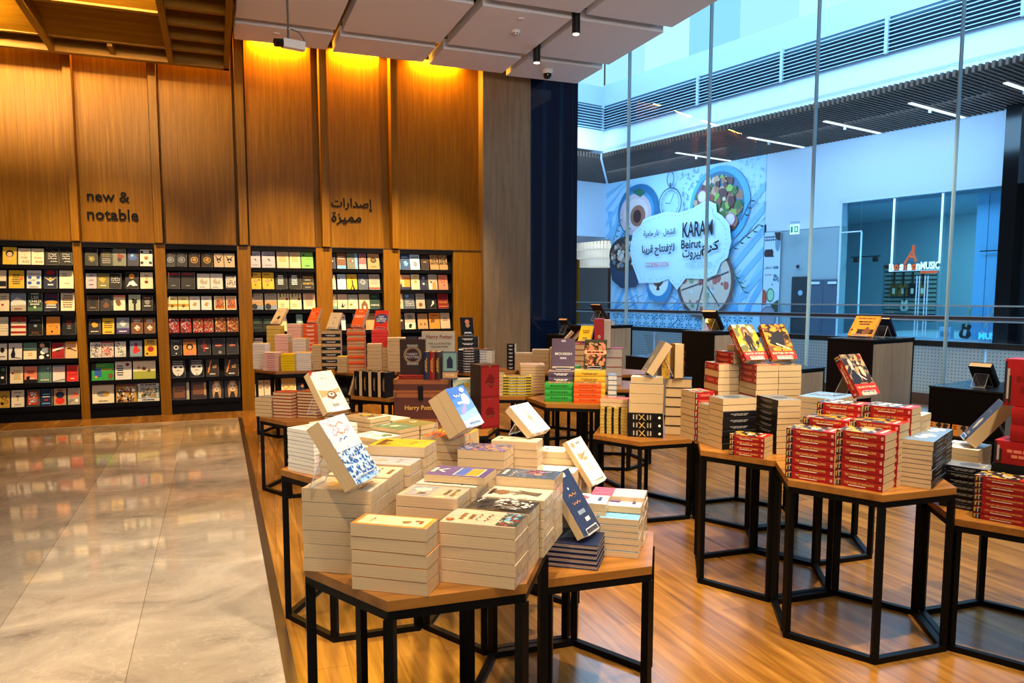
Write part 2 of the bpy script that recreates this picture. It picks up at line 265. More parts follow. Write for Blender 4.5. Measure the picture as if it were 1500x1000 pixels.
ART=dict(
 floral='lines:brown:.5:.72:.5:2+scr:black:.5:.5:.5:2+rect:darkgreen:.05:.0:.95:.27+speck:darkgreen:redd:skyb:palegreen:.05:.02:.95:.27:50:.05:5+circ:redd:.2:.9:.09',
 bordered='rect:creamy:.08:.06:.92:.94+rect:creamp:.12:.12:.88:.62+scr:brown:.5:.78:.5:1+blot:olive:.45:.32:.16+blot:brown:.6:.2:.1+rect:darkred:.35:.12:.65:.16',
 bw='mosaic:black:whitec:white:grey:.0:.35:1:1:8+scr:white:.5:.2:.6:1',
 hand='poly:charcoal:.3:.15:.42:.4:.3:.55:.35:.58:.46:.45:.44:.68:.5:.68:.53:.46:.58:.66:.63:.64:.6:.44:.72:.55:.76:.52:.64:.3:.62:.12+blot:brown:.5:.8:.26+lines:darkbrown:.5:.92:.5:1',
 blotch='blot:darkred:.3:.6:.3+blot:salmon:.55:.65:.15+scr:whitec:.6:.25:.6:1+lines:whitec:.5:.1:.6:1',
 cream_fig='blot:tan:.5:.4:.2+scr:brown:.5:.75:.6:2',brownflower='blot:brown:.5:.5:.2+blot:mustard:.65:.4:.12+scr:darkbrown:.4:.7:.5:1+lines:brown:.5:.9:.6:1',
 pale='scr:grey:.5:.72:.5:1+blot:greige:.5:.4:.2+lines:grey:.5:.15:.5:1',darkfoot='poly:darkbrown:.1:.1:.3:.3:.45:.2:.7:.35:.9:.2:.9:.1+scr:brown:.5:.7:.5:1',
 collage='rect:greyblue:.1:.1:.9:.5+blot:whitec:.4:.3:.2+blot:charcoal:.7:.35:.13+lines:charcoal:.5:.8:.6:2',bw2='rect:black:.0:.0:.5:1+blot:grey:.7:.5:.22+scr:black:.7:.75:.4:1',
 sunset='rect:creamp:.1:.12:.85:.55+rect:orange:.12:.14:.83:.35+rect:blue:.12:.35:.83:.53+poly:whitec:.3:.7:.5:.82:.7:.7:.68:.76:.5:.88:.32:.76+lines:creamp:.5:.93:.5:1',
 navyblue='poly:steel:.3:.4:.7:.7:.8:.3+lines:skyb:.5:.2:.6:1',sky='poly:whitec:.0:.1:.4:.25:1:.15:1:.0:.0:.0+scr:white:.5:.65:.55:2+poly:blued:.0:.3:.5:.36:1:.3:1:.24:0:.24',
 redtop='rect:redb:.0:.0:1:.4+lines:whitec:.5:.75:.6:2',purplefig='blot:purple:.5:.5:.2+blot:mauve:.5:.3:.13+lines:purple:.5:.85:.5:1',redblot='blot:redb:.5:.5:.3+lines:charcoal:.5:.85:.6:1',
 crowd='speck:duskblue:tan:salmon:navy:.0:.0:1:.75:90:.07:12+speck:duskblue:navy:blued:lilac:.0:.75:1:1:20:.08:13+scr:whitec:.5:.88:.6:1',lines='lines:darkred:.5:.6:.6:2+lines:brown:.5:.2:.5:1',
 scribble='scr:slate:.5:.6:.4:2+blot:mustard:.7:.2:.15+blot:tealgrey:.2:.8:.1',greenwash='blot:green:.3:.75:.25+blot:palegreen:.6:.6:.2+lines:grey:.5:.2:.6:1',
 greenleaf='blot:palegreen:.5:.5:.22+blot:teal:.4:.7:.18+lines:whitec:.5:.15:.6:1',brownphoto='blot:darkbrown:.5:.5:.32+blot:mustard:.4:.4:.2+blot:grey:.7:.6:.15+rect:creamp:.0:.85:1:1',
 fantasy1='speck:darkbrown:mustard:greige:charcoal:0:.25:1:1:50:.1:3+rect:redb:0:0:1:.25+lines:creamp:.5:.15:.7:1',fantasy2='speck:charcoal:orange:mustard:darkbrown:0:.25:1:1:50:.1:4+rect:redb:0:0:1:.25+lines:creamp:.5:.15:.7:1',
 fantasy3='speck:charcoal:greige:whitec:slate:0:.25:1:1:50:.1:5+rect:redb:0:0:1:.25+lines:creamp:.5:.15:.7:1',bluecover='blot:whitec:.5:.6:.22+blot:skyp:.4:.4:.3+scr:whitec:.5:.15:.6:1',
 greyart='blot:slate:.5:.5:.35+scr:whitec:.5:.15:.6:1',stripes='rect:black:.0:.2:1:.3+rect:whitec:.0:.45:1:.55+rect:black:.0:.7:1:.8',food='speck:olive:mustard:redd:creamp:.05:.05:.95:.9:60:.07:14',
 mag='mosaic:black:whitec:charcoal:salmon:.0:.0:1:.8:15+scr:blue:.5:.9:.7:1',
 flowersblue='speck:skyp:blued:blue:whitec:.0:.0:1:.50:300:.032:21+speck:whitec:skyp:white:lilac:.0:.5:1:1:50:.05:22+scr:salmon:.5:.82:.5:2+scr:blued:.45:.66:.3:1',
 boat='poly:tan:.05:.35:.95:.45:.95:.55:.5:.5:.05:.55+poly:brown:.3:.35:.5:.28:.75:.36:.7:.46:.5:.5:.36:.44+oval:creamp:.52:.41:.13:.05+oval:darkbrown:.53:.42:.05:.025+scr:charcoal:.5:.82:.3:1+lines:grey:.5:.15:.4:1+poly:redd:.0:.9:.0:1:.2:1',
 bluegrad='rect:3f66b4:.0:.0:1:1+poly:4a76c2:.0:.0:1:.0:1:.85:.0:.7+poly:5f8acf:.0:.0:1:.0:1:.62:.0:.5+poly:86a9dd:.0:.0:1:.0:1:.42:.0:.32+poly:a9c0e8:.0:.0:1:.0:1:.24:.0:.16+poly:8a86cc:.15:.4:.6:.62:.5:.42:.2:.3+oval:whitec:.75:.9:.12:.06+oval:a9c0e8:.7:.66:.2:.14+scr:white:.5:.78:.6:1+lines:skyp:.45:.60:.5:1+circ:white:.6:.25:.02',
 pinkfig='poly:pinkc:.45:.1:.55:.1:.62:.45:.58:.8:.42:.8:.4:.45+blot:salmon:.5:.5:.12+lines:greyblue:.5:.9:.5:1',pinklogo='oval:salmon:.22:.88:.12:.06+lines:grey:.6:.9:.3:1+scr:tan:.5:.66:.3:1+lines:tan:.5:.55:.4:1+blot:peachp:.5:.35:.14+rect:charcoal:.72:.06:.86:.1',
 navytitle='scr:orange:.5:.55:.4:2+lines:whitec:.5:.93:.4:1+lines:greyblue:.5:.33:.5:1+lines:whitec:.6:.2:.3:1+circ:white:.45:.72:.03',
 lady='speck:brownish:darkbrown:charcoal:tan:.0:.26:1:1:70:.12:31+poly:charcoal:.12:.3:.2:.6:.3:.72:.42:.62:.5:.3+poly:darkbrown:.5:.3:.55:.6:.68:.7:.82:.58:.95:.3+oval:creamp:.3:.78:.075:.05+poly:greige:.22:.82:.3:.88:.38:.82:.36:.66:.4:.55:.3:.62:.22:.6:.25:.7+oval:tanp:.66:.76:.06:.045+poly:tanp:.6:.68:.72:.69:.8:.5:.74:.42:.62:.5+poly:whitec:.33:.58:.5:.46:.7:.36:.68:.34:.48:.43+circ:darkred:.86:.92:.09+rect:redb:0:0:1:.26+txt:THE LADY OF THE LAKE:creamp:.5:.18:.88+circ:charcoal:.5:.08:.05+lines:creamp:.5:.03:.8:1',
 witch1='speck:mustard:olive:yellow:creamy:.0:.22:1:1:60:.16:32+poly:brown:.3:.5:.32:.85:.45:.95:.62:.93:.7:.8:.68:.5:.6:.75:.42:.78+poly:tan:.4:.6:.42:.82:.5:.86:.58:.82:.6:.6+poly:darkbrown:.38:.24:.36:.55:.33:.35:.3:.36:.36:.64:.44:.7:.46:.78:.54:.78:.56:.7:.64:.64:.72:.36:.68:.35:.62:.55:.62:.24:.55:.24:.5:.46:.45:.24+circ:charcoal:.84:.45:.08+rect:redb:0:0:1:.22+txt:BLOOD OF ELVES:creamp:.5:.16:.85+circ:charcoal:.5:.08:.05+lines:creamp:.5:.04:.8:1',
 witch2='speck:brown:orange:darkbrown:mustard:.0:.22:1:1:110:.1:25+poly:charcoal:.1:.45:.3:.7:.2:.85:.4:.75:.6:.82:.75:.6:.7:.4:.5:.35:.3:.38+poly:darkbrown:.02:.78:.45:.72:.5:.76:.05:.82+poly:creamp:.35:.42:.8:.27:.82:.3:.36:.46+rect:redb:0:0:1:.22+txt:BAPTISM OF FIRE:creamp:.5:.16:.85+circ:charcoal:.5:.08:.05+lines:creamp:.5:.04:.8:1',
 ink='scr:mustard:.5:.75:.4:1+poly:navy:.4:.35:.55:.5:.75:.45:.7:.3:.5:.28+scr:navy:.6:.15:.5:1+circ:greyblue:.2:.8:.06',orangetitle='scr:whitec:.5:.62:.7:2+scr:whitec:.5:.35:.5:1+circ:redb:.75:.6:.14',
 plainframe='rect:tan:.12:.12:.88:.13+rect:tan:.12:.87:.88:.88+rect:tan:.12:.5:.88:.505+lines:greige:.5:.7:.4:1+circ:greige:.5:.35:.08',great='txt:GREAT:white:.5:.58:.9+lines:peach:.5:.85:.4:1',
 bluecircle='oval:blued:.5:.55:.46:.26+txt:HUMAN:white:.5:.54:.7+txt:NATURE:white:.5:.42:.65+txt:BABY:white:.5:.66:.4',moorish='txt:MOORISH:whitec:.5:.5:.72+lines:lilac:.5:.92:.25:1+lines:lilac:.5:.36:.35:1+rect:tanp:.03:.04:.97:.09',
 roast='speck:darkbrown:tan:salmon:brown:.04:.04:.96:.9:110:.08:28+rect:peach:.0:.5:1:.63+lines:darkred:.5:.565:.8:1',portrait='circ:salmon:.5:.75:.18+blot:tan:.5:.55:.2+lines:whitec:.5:.15:.6:1')
# ------------------------------------------------------------------ books
def book_meshes(w,h,t,cov,spc,pg,hc=0,a=None,sart=None,wrap=0,flip=0,seed=0,one=0,name='paperback'):
    """x: spine -> fore-edge, y: foot -> head, z: back -> front board; centred on x,y, lying on z=0"""
    ct=.0024*hc if hc else .0005; ov=.003 if hc else 0.0004; mf=lambda c:cm(c,wrap)
    cv=MB(); C=cm(cov,wrap); S_=cm(spc,wrap)
    iv=0 if hc else .0014; cv.b2((-w/2,-h/2+iv,0),(w/2-iv,h/2-iv,ct),C); cv.b2((-w/2,-h/2+iv,t-ct),(w/2-iv,h/2-iv,t),C)
    sp=[(-w/2-.0006,0)]; n=5
    prof=[(-w/2+ct,ct if hc==1.7 else .0002)]+[(-w/2-(.0035 if hc else .0008)*math.sin(math.pi*i/n)-.0006,(ct if hc==1.7 else 0)+(t-(2*ct if hc==1.7 else 0))*i/n) for i in range(n+1)]+[(-w/2+ct,t-ct if hc==1.7 else t-.0002)]
    vs=[(x,-h/2,z) for x,z in prof]+[(x,h/2,z) for x,z in prof]; k=len(prof)
    cv.add(vs,[tuple(range(k)),tuple(range(k,2*k))[::-1]]+[(i+k,i+1+k,i+1,i) for i in range(k-1)],S_)
    zf=lambda x,y,z:((w-x if flip else x)-w/2,(h-y if flip else y)-h/2,t+z)
    if a: art(cv,ART.get(a,a),zf,w,h,mf,seed=seed)
    if sart and sart[0] is not None:
        xs=-w/2-(.0042 if hc else .0016)
        fs=lambda u,v,z=0:(xs-z,h/2-u,v)      # u from head to foot, v up the thickness
        def sq(u0,u1,v0,v1,c,z=0): cv.add([fs(u0,v0,z),fs(u1,v0,z),fs(u1,v1,z),fs(u0,v1,z)],[(0,1,2,3)],mf(c))
        tx,c=sart
        if tx=='stripe':
            for q in (.16,.42,.68): sq(h*q,h*(q+.09),0,t,'black')
        elif tx=='orn':
            for q in (.15,.24,.55,.63): sq(h*q,h*(q+.035),t*.2,t*.8,'greige')
            for d in (-1,1): cv.add([fs(h*.40-d*h*.08,t*.12),fs(h*.40-d*h*.08+h*.03,t*.12),fs(h*.40+d*h*.08,t*.88),fs(h*.40+d*h*.08-h*.03,t*.88)],[(0,1,2,3)],mf(c))
            cv.add([fs(h*.90+t*.17*math.cos(i*.628),t*.5+t*.17*math.sin(i*.628)) for i in range(10)],[tuple(range(10))],mf('white'))
        elif tx=='barcode':
            sq(h*.35,h*.72,t*.15,t*.8,'whitec'); 
            for i in range(9): sq(h*(.38+.035*i),h*(.38+.035*i)+h*.014,t*.3,t*.72,'black',.0003)
        elif tx=='': 
            for q,l,v in ((.22,.09,.52),(.33,.14,.52),(.49,.11,.52),(.62,.13,.52),(.30,.1,.3),(.42,.16,.3),(.6,.1,.3)): sq(h*q,h*(q+l),t*v,t*(v+.13),c)
            if spc=='red':
                for i,(q,cc) in enumerate(((.0,'charcoal'),(.05,'greige'),(.09,'darkbrown'))): sq(h*q,h*(q+.045),t*(.05+.1*(i%2)),t*(.95-.15*(i%3)),cc,.0001*i)
                sq(h*.925,h*.965,t*.3,t*.68,'creamp')
        else:
            W=min(h*.62,t*9); put_text(cv,tx,lambda x,y:fs(h*.52+x,t*.60+y),W,mf(c),height=min(t*.30,W*.14),bold=.02)
            if spc=='red':
                for i,(q,cc) in enumerate(((.0,'charcoal'),(.02,'mustard'),(.05,'charcoal'),(.08,'greige'),(.10,'darkbrown'))): sq(h*q,h*(q+.045),t*(.05+.1*(i%2)),t*(.95-.15*(i%3)),cc,.0001*i)
                sq(h*.3,h*.66,t*.22,t*.34,'creamp'); sq(h*.925,h*.965,t*.3,t*.68,'creamp'); sq(h*.935,h*.955,t*.4,t*.58,'red',.0003)
            elif spc=='black': sq(h*.93,h*.96,t*.3,t*.6,'whitec')
    P=MB(); pm=(PAGESW if wrap else PAGES).get(pg) or PAGES[pg]
    pb=cv if one else P
    pb.b2((-w/2+ct,-h/2+ov,ct),(w/2-ov,h/2-ov,t-ct),pm)
    return cv.mesh('cover' if not one else name),(None if one else P.mesh('page_block'))
def link(name,me,parent=None):
    o=bpy.data.objects.new(name,me); COL.objects.link(o)
    if parent: o.parent=parent
    return o
def book(meshes,name,label,cat,M,group=None,one=0):
    if one:
        o=link(name,meshes[0]); o.matrix_world=M; return tag(o,label,cat,group)
    r=thing(name,label,cat,M=M,group=group)
    link('cover',meshes[0],r); link('page_block',meshes[1],r); return r
ORD=['top','second','third','fourth','fifth','sixth','seventh','eighth','ninth','tenth','eleventh','twelfth','thirteenth','fourteenth']
PILE=MB()
def pour(me,M):
    o=len(PILE.v); ix=[PILE.m(mt) for mt in me.materials]
    PILE.v+=[tuple(M@v.co) for v in me.vertices]
    for p in me.polygons: PILE.f.append([o+k for k in p.vertices]); PILE.mi.append(ix[p.material_index]); PILE.sm.append(False)
def build_stack(s):
    rnd=random.Random(sum(map(ord,s['id']))*7); phi=R(s['phi']); n=s['n']; t=s['h']/n
    sp=s['sp'] if len(s['sp'])>1 else s['sp']*n; cache={}
    cat='cookbook' if 'cookbook' in s['what'] else 'magazine' if 'magazine' in s['what'] else 'boxed set' if 'boxed' in s['what']+str(s['label1']) else 'book'
    nm={'cookbook':'cookbook','magazine':'magazine','boxed set':'boxed_set'}.get(cat,'hardback_book' if s['hc'] else 'paperback_book')
    for i in range(n):
        k=sp[i]; top=i==n-1
        w,h=(s['l2'],s['l1']) if k in '13' else (s['l1'],s['l2'])
        if (k,top) not in cache:
            cache[(k,top)]=book_meshes(w,h,t-.0016,s['cov'],s['spc'],s['pg'],s['hc'],s['art'] if top else None,s['sart'] if k in '12' else None,s['wrap'],s['flip'],one=not s['parts'],name=nm)
        yaw={'1':phi-math.pi/2,'2':phi+math.pi,'3':phi+math.pi/2,'4':phi}[k] if k!='2' else phi
        # x axis: away from the spine
        yaw={'1':phi-math.pi/2,'3':phi+math.pi/2,'2':phi,'4':phi+math.pi}[k]
        j=rnd.uniform(-1,1)
        M=Matrix.Translation((s['c'][0]+rnd.uniform(-.0015,.0015),s['c'][1]+rnd.uniform(-.0015,.0015),s['z']+i*t+.0004))@Matrix.Rotation(yaw+R(j*.6),4,'Z')
        fromtop=n-1-i
        if s['label1']: lab=s['label1']
        elif n==2: lab='%s %s, in the %s'%(('upper','lower')[fromtop],s['what'],s['where'])
        else:
            o='topmost of' if fromtop==0 else ('bottom one of' if i==0 else ORD[fromtop]+' from top in'); lab='%s, %s the %s'%(s['what'],o,s['where'])
        if (s['id'],i) in REST:
            for me in cache[(k,top)]:
                if me: pour(me,M)
            continue
        book(cache[(k,top)],nm,lab,cat,M,group=s['where'] if n>1 else None,one=not s['parts'])
def frame_M(p,yaw,tilt):
    """columns: right, up (leaning back), outward normal"""
    r=Vector((math.cos(R(yaw)),math.sin(R(yaw)),0)); nr=Vector((r.y,-r.x,0)); up=Vector((0,0,1))*math.cos(R(tilt))-nr*math.sin(R(tilt)); no=r.cross(up)
    return Matrix(((r.x,up.x,no.x,p[0]),(r.y,up.y,no.y,p[1]),(r.z,up.z,no.z,p[2]),(0,0,0,1)))
def build_display(d,name='display_book'):
    p=Vector(d['p']); yaw,ti=d['yaw'],d['tilt']; w,h,t=d['w'],d['h'],d['t']; T=t*d['nb']
    # the front cover's lower edge lies on p, .012 above the surface; the book reaches back from it
    F=frame_M(p+Vector((0,0,d['fz'])),yaw,ti)
    for b in range(d['nb']):
        ms=book_meshes(w,h,t-.0006,d['cov'],d['spc'],'p',d['hc'],d['art'] if b==0 else None,('THE LADY OF THE LAKE','gold') if d['spc']=='red' else None,flip=d['flip'],seed=3)
        FM_=F@Matrix.Translation((0,h/2,-t*(b+1)))@(Matrix.Rotation(math.pi,4,'Z') if d['flip'] else Matrix.Identity(4)); lab=d['label'] if b==0 else 'second blue starry book tucked behind the front one on the easel'
        book(ms,name,lab,'cookbook' if 'cookbook' in lab else 'book',FM_)
    if d['stand']:
        M=Matrix.Translation(p)@Matrix.Rotation(R(yaw),4,'Z'); W=w*.62; s=thing('book_easel',d['slabel'],'easel',M=M,group='clear book easels')
        c,sn=math.cos(R(ti)),math.sin(R(ti)); th=.003
        def sheet(nm,a,b,wd=W):   # a flat acrylic strip between two points of the side view (y = back, z = up)
            mb=MB(); dy,dz=b[0]-a[0],b[1]-a[1]; l=math.hypot(dy,dz); ny,nz=-dz/l*th/2,dy/l*th/2
            q=[(a[0]+ny,a[1]+nz),(b[0]+ny,b[1]+nz),(b[0]-ny,b[1]-nz),(a[0]-ny,a[1]-nz)]
            vs=[(-wd/2,y,z) for y,z in q]+[(wd/2,y,z) for y,z in q]
            mb.add(vs,[(0,1,2,3),(7,6,5,4)]+[(i,i+4,(i+1)%4+4,(i+1)%4) for i in range(4)],ACRYL)
            e=.0016
            for (y,z) in (a,b): mb.b2((-wd/2,y-e,z-e),(wd/2,y+e,z+e),EDGE)
            for x in (-wd/2,wd/2): mb.cyl((x,a[0],a[1]),(x,b[0],b[1]),e*.8,EDGE,n=5)
            mb.build(nm,s)
        fz=d['fz']; g=.0025; bk=(T*c+g*c,max(fz-T*sn-g*sn,.002)); fr=(-.006*c,fz+.006*sn-g); H=h*.62
        top=(bk[0]+sn*H,bk[1]+c*H)
        sheet('back_panel',bk,top)
        sheet('ledge',(fr[0]+g*sn,fr[1]-g*c),(bk[0],bk[1]))
        sheet('front_lip',fr,(fr[0]+sn*.02,fr[1]+c*.02))
        sheet('rear_strut',top,(top[0]+H*.42,.003))
EDGE=mat('acrylic_edge','d5d8da',.25)
EXPOSURE=0.0; WORLD=.10; SKYS=1.2
WARM='ffdb9e'; WARMER='ffb040'; NEUT='ffe8c2'; COOL='a4d6ff'
LIGHTS_SPOT=[((x,8.3,4.4),(x,10.4,1.4),830,WARM,46,1.0) for x in (-2.1,-1.1,-.15,.85,1.85,2.8)]+[
 ((.6,1.2,4.4),(.6,2.4,.9),380,NEUT,64),((1.6,2.4,4.4),(1.2,3.0,.8),360,NEUT,64),((.4,3.0,4.4),(.7,3.8,.9),360,WARM,64),((2.5,1.2,4.4),(2.6,2.6,.9),700,NEUT,64),((3.0,2.4,4.4),(2.9,3.6,.9),600,NEUT,64),
 ((2.4,4.8,4.4),(2.5,5.2,.9),240,WARM,70),((1.0,7.2,4.4),(1.0,8.3,1.0),300,WARM,60),((1.5,5.0,4.4),(1.5,5.8,.9),160,WARM,70),((4.6,3.6,4.4),(6.2,5.2,.7),700,NEUT,60),((3.4,6.8,4.4),(5.2,9.0,.6),500,NEUT,50),((4.2,4.6,4.4),(5.6,6.9,.6),600,NEUT,50),((3.6,6.3,4.4),(3.6,7.0,.9),180,NEUT,70),((-1.2,3.5,4.4),(-1.2,5,0),355,NEUT,75),((-.3,.8,4.4),(-.4,2.6,0),355,NEUT,75)]
LIGHTS_AREA=[('cove_light',(x,10.455,4.78),(x,10.475,3.2),.6,30,WARMER,.05) for x in (-2.3,-1.1,-.15)]+[('cove_light',(x,10.455,4.78),(x,10.475,3.2),.62,95,'ffb22a',.05) for x in (.85,1.87,2.95)]+[
 ('coffer_light',(-1.0,6.7,4.19),(-1.0,7.9,4.44),1.0,70,WARM,.15,70),('coffer_light',(-2.4,8.08,4.19),(-2.4,9.2,4.30),1.2,60,WARM,.15,70),
 ('ceiling_fill',(1.0,-2.6,3.0),(1.8,5,4.6),5,150,'f4ecea',1.5,100)]  # last entry: added fill behind the camera to lift the ceiling
LIGHTS_MALL=[('skylight_day',(-14,14.5,10.2),(-14,17,0),14,1900,COOL,6),('skylight_day',(-4,14.5,10.2),(-4,16,0),12,1500,COOL,6),('shop_lamp',(-11.8,25.5,4.3),(-11.8,26,0),3,420,'b4f0f4',3),('cafe_lamp',(-27.2,23.6,5.2),(-27.5,26,0),3,110,'ffe9cc',3),('mall_ceiling_lamp',(-20,20,6.3),(-20,22.5,3),6,420,COOL,2),('mall_ceiling_lamp',(-12,20,6.3),(-12,22.5,3),6,360,COOL,2),('mall_end_lamp',(-22,16,5),(-25.5,19,6),5,300,COOL,5)]  # last entry: added fill for the dark end wall, no fixture there
# books of the piles that show little or nothing
REST=set([('Y9', 8), ('Y8', 8), ('Y4', 6), ('Y4', 4), ('Y4', 2), ('NBk', 6), ('Hh', 5), ('F1b', 11), ('Z5', 6), ('Z5', 1), ('Z4', 7), ('Z1', 1), ('Y3', 6), ('Y3', 5), ('Y3', 4), ('Y3', 1), ('N3', 0), ('X2', 5), ('NBk', 4), ('NB1', 1), ('N4', 3), ('N3', 5), ('Z4', 3), ('Z4', 1), ('Y5', 8), ('Y3', 2), ('Y10', 5), ('Z4', 5), ('Y4', 0), ('X2', 3), ('G2', 7), ('F1c', 1), ('Z6', 3), ('Z6', 0), ('Y1', 5), ('T8', 6), ('T7b', 6), ('T7b', 5), ('F1c', 2), ('Dd', 2), ('Z6', 2), ('Y1', 4), ('Y1', 3), ('X1', 4), ('T7b', 8), ('NBk', 1), ('N3', 3), ('K3a', 7), ('F1d', 6), ('Y7', 5), ('Y1', 2), ('T9', 5), ('T7b', 3), ('T3', 6), ('NBk', 3), ('NBk', 0), ('Y5', 7), ('Y5', 6), ('Y5', 5), ('Y5', 4), ('Y5', 3), ('Y5', 2), ('Y5', 1), ('Y5', 0), ('Y2', 5), ('Y2', 2), ('Y1', 1), ('Y1', 0), ('X3', 1), ('T7b', 4), ('NBk', 5), ('N3', 2), ('Y8', 7), ('Y4', 7), ('Y4', 5), ('Y4', 3), ('Y4', 1), ('Y3', 3), ('X2', 2), ('T7b', 7), ('NBk', 2), ('N3', 1), ('F1c', 3), ('Z3', 6), ('Z3', 4), ('Y8', 5), ('Y8', 4), ('NB1', 0), ('NB0', 1), ('N3', 4), ('F1c', 0), ('Z3', 1), ('Y8', 6), ('X3', 2), ('N4', 2), ('K3b', 7), ('F1c', 8), ('Z3', 2), ('F1f', 6), ('F1c', 4), ('F1b', 10), ('Dd', 3), ('Dd', 1), ('Z3', 7), ('Z3', 5), ('Z3', 3), ('Z3', 0), ('NB0', 0), ('Dd', 0), ('X3', 0), ('T9', 4), ('F1h', 5), ('Y10', 4), ('X2', 4), ('T7b', 2), ('C2', 2), ('Y10', 3), ('X2', 1), ('T7b', 1), ('NB2', 4), ('NB2', 1), ('Hh', 3), ('F1c', 5), ('C3', 4), ('T7b', 0), ('NB2', 3), ('NB2', 2), ('NB2', 0), ('F1b', 9), ('Y9', 5), ('Y9', 4), ('Y6', 4), ('X1', 3), ('Y9', 7), ('Y9', 6), ('Y9', 3), ('V7', 4), ('K3a', 6), ('K3a', 5), ('K3a', 2), ('F1c', 7), ('F1c', 6), ('F1b', 8), ('Y9', 2), ('Y9', 1), ('Y9', 0), ('Y8', 3), ('Y8', 2), ('Y8', 1), ('Y8', 0), ('Y7', 4), ('Y7', 3), ('Y7', 2), ('Y7', 1), ('Y7', 0), ('Y6', 3), ('Y6', 2), ('Y6', 1), ('Y6', 0), ('Y10', 2), ('Y10', 1), ('Y10', 0), ('X2', 0), ('X1', 2), ('X1', 1), ('X1', 0), ('V7', 3), ('V7', 2), ('V7', 1), ('V7', 0), ('T9', 3), ('T9', 2), ('T9', 1), ('T9', 0), ('T8', 5), ('T8', 4), ('T8', 3), ('T8', 2), ('T8', 1), ('T8', 0), ('T6', 5), ('T6', 4), ('T6', 3), ('T6', 2), ('T6', 1), ('T6', 0), ('T5', 7), ('T5', 6), ('T5', 5), ('T5', 4), ('T5', 3), ('T5', 2), ('T5', 1), ('T5', 0), ('T3', 5), ('T3', 4), ('T3', 3), ('T3', 2), ('T3', 1), ('T3', 0), ('NB3', 5), ('NB3', 4), ('NB3', 3), ('NB3', 2), ('NB3', 1), ('NB3', 0), ('N4', 1), ('N4', 0), ('K4', 5), ('K4', 4), ('K4', 3), ('K4', 2), ('K4', 1), ('K4', 0), ('K3b', 6), ('K3b', 5), ('K3b', 4), ('K3b', 3), ('K3b', 2), ('K3b', 1), ('K3b', 0), ('K3a', 4), ('K3a', 3), ('K3a', 1), ('K3a', 0), ('Hh', 2), ('Hh', 1), ('Hh', 0), ('H2', 4), ('H2', 3), ('H2', 2), ('H2', 1), ('H2', 0), ('G5', 3), ('G5', 2), ('G5', 1), ('G5', 0), ('G2', 6), ('G2', 5), ('G2', 4), ('G2', 3), ('G2', 2), ('G2', 1), ('G2', 0), ('G', 5), ('G', 4), ('G', 3), ('G', 2), ('G', 1), ('G', 0), ('F1h', 4), ('F1h', 3), ('F1h', 2), ('F1h', 1), ('F1h', 0), ('F1g', 6), ('F1g', 5), ('F1g', 4), ('F1g', 3), ('F1g', 2), ('F1g', 1), ('F1g', 0), ('F1f', 5), ('F1f', 4), ('F1f', 3), ('F1f', 2), ('F1f', 1), ('F1f', 0), ('F1e', 5), ('F1e', 4), ('F1e', 3), ('F1e', 2), ('F1e', 1), ('F1e', 0), ('F1d', 5), ('F1d', 4), ('F1d', 3), ('F1d', 2), ('F1d', 1), ('F1d', 0), ('F1b', 7), ('F1b', 6), ('F1b', 5), ('F1b', 4), ('F1b', 3), ('F1b', 2), ('F1b', 1), ('F1b', 0), ('D2', 3), ('D2', 2), ('D2', 1), ('D2', 0), ('C4', 4), ('C4', 3), ('C4', 2), ('C4', 1), ('C4', 0), ('C3', 3), ('C3', 2), ('C3', 1), ('C3', 0), ('C2', 1), ('C2', 0)])
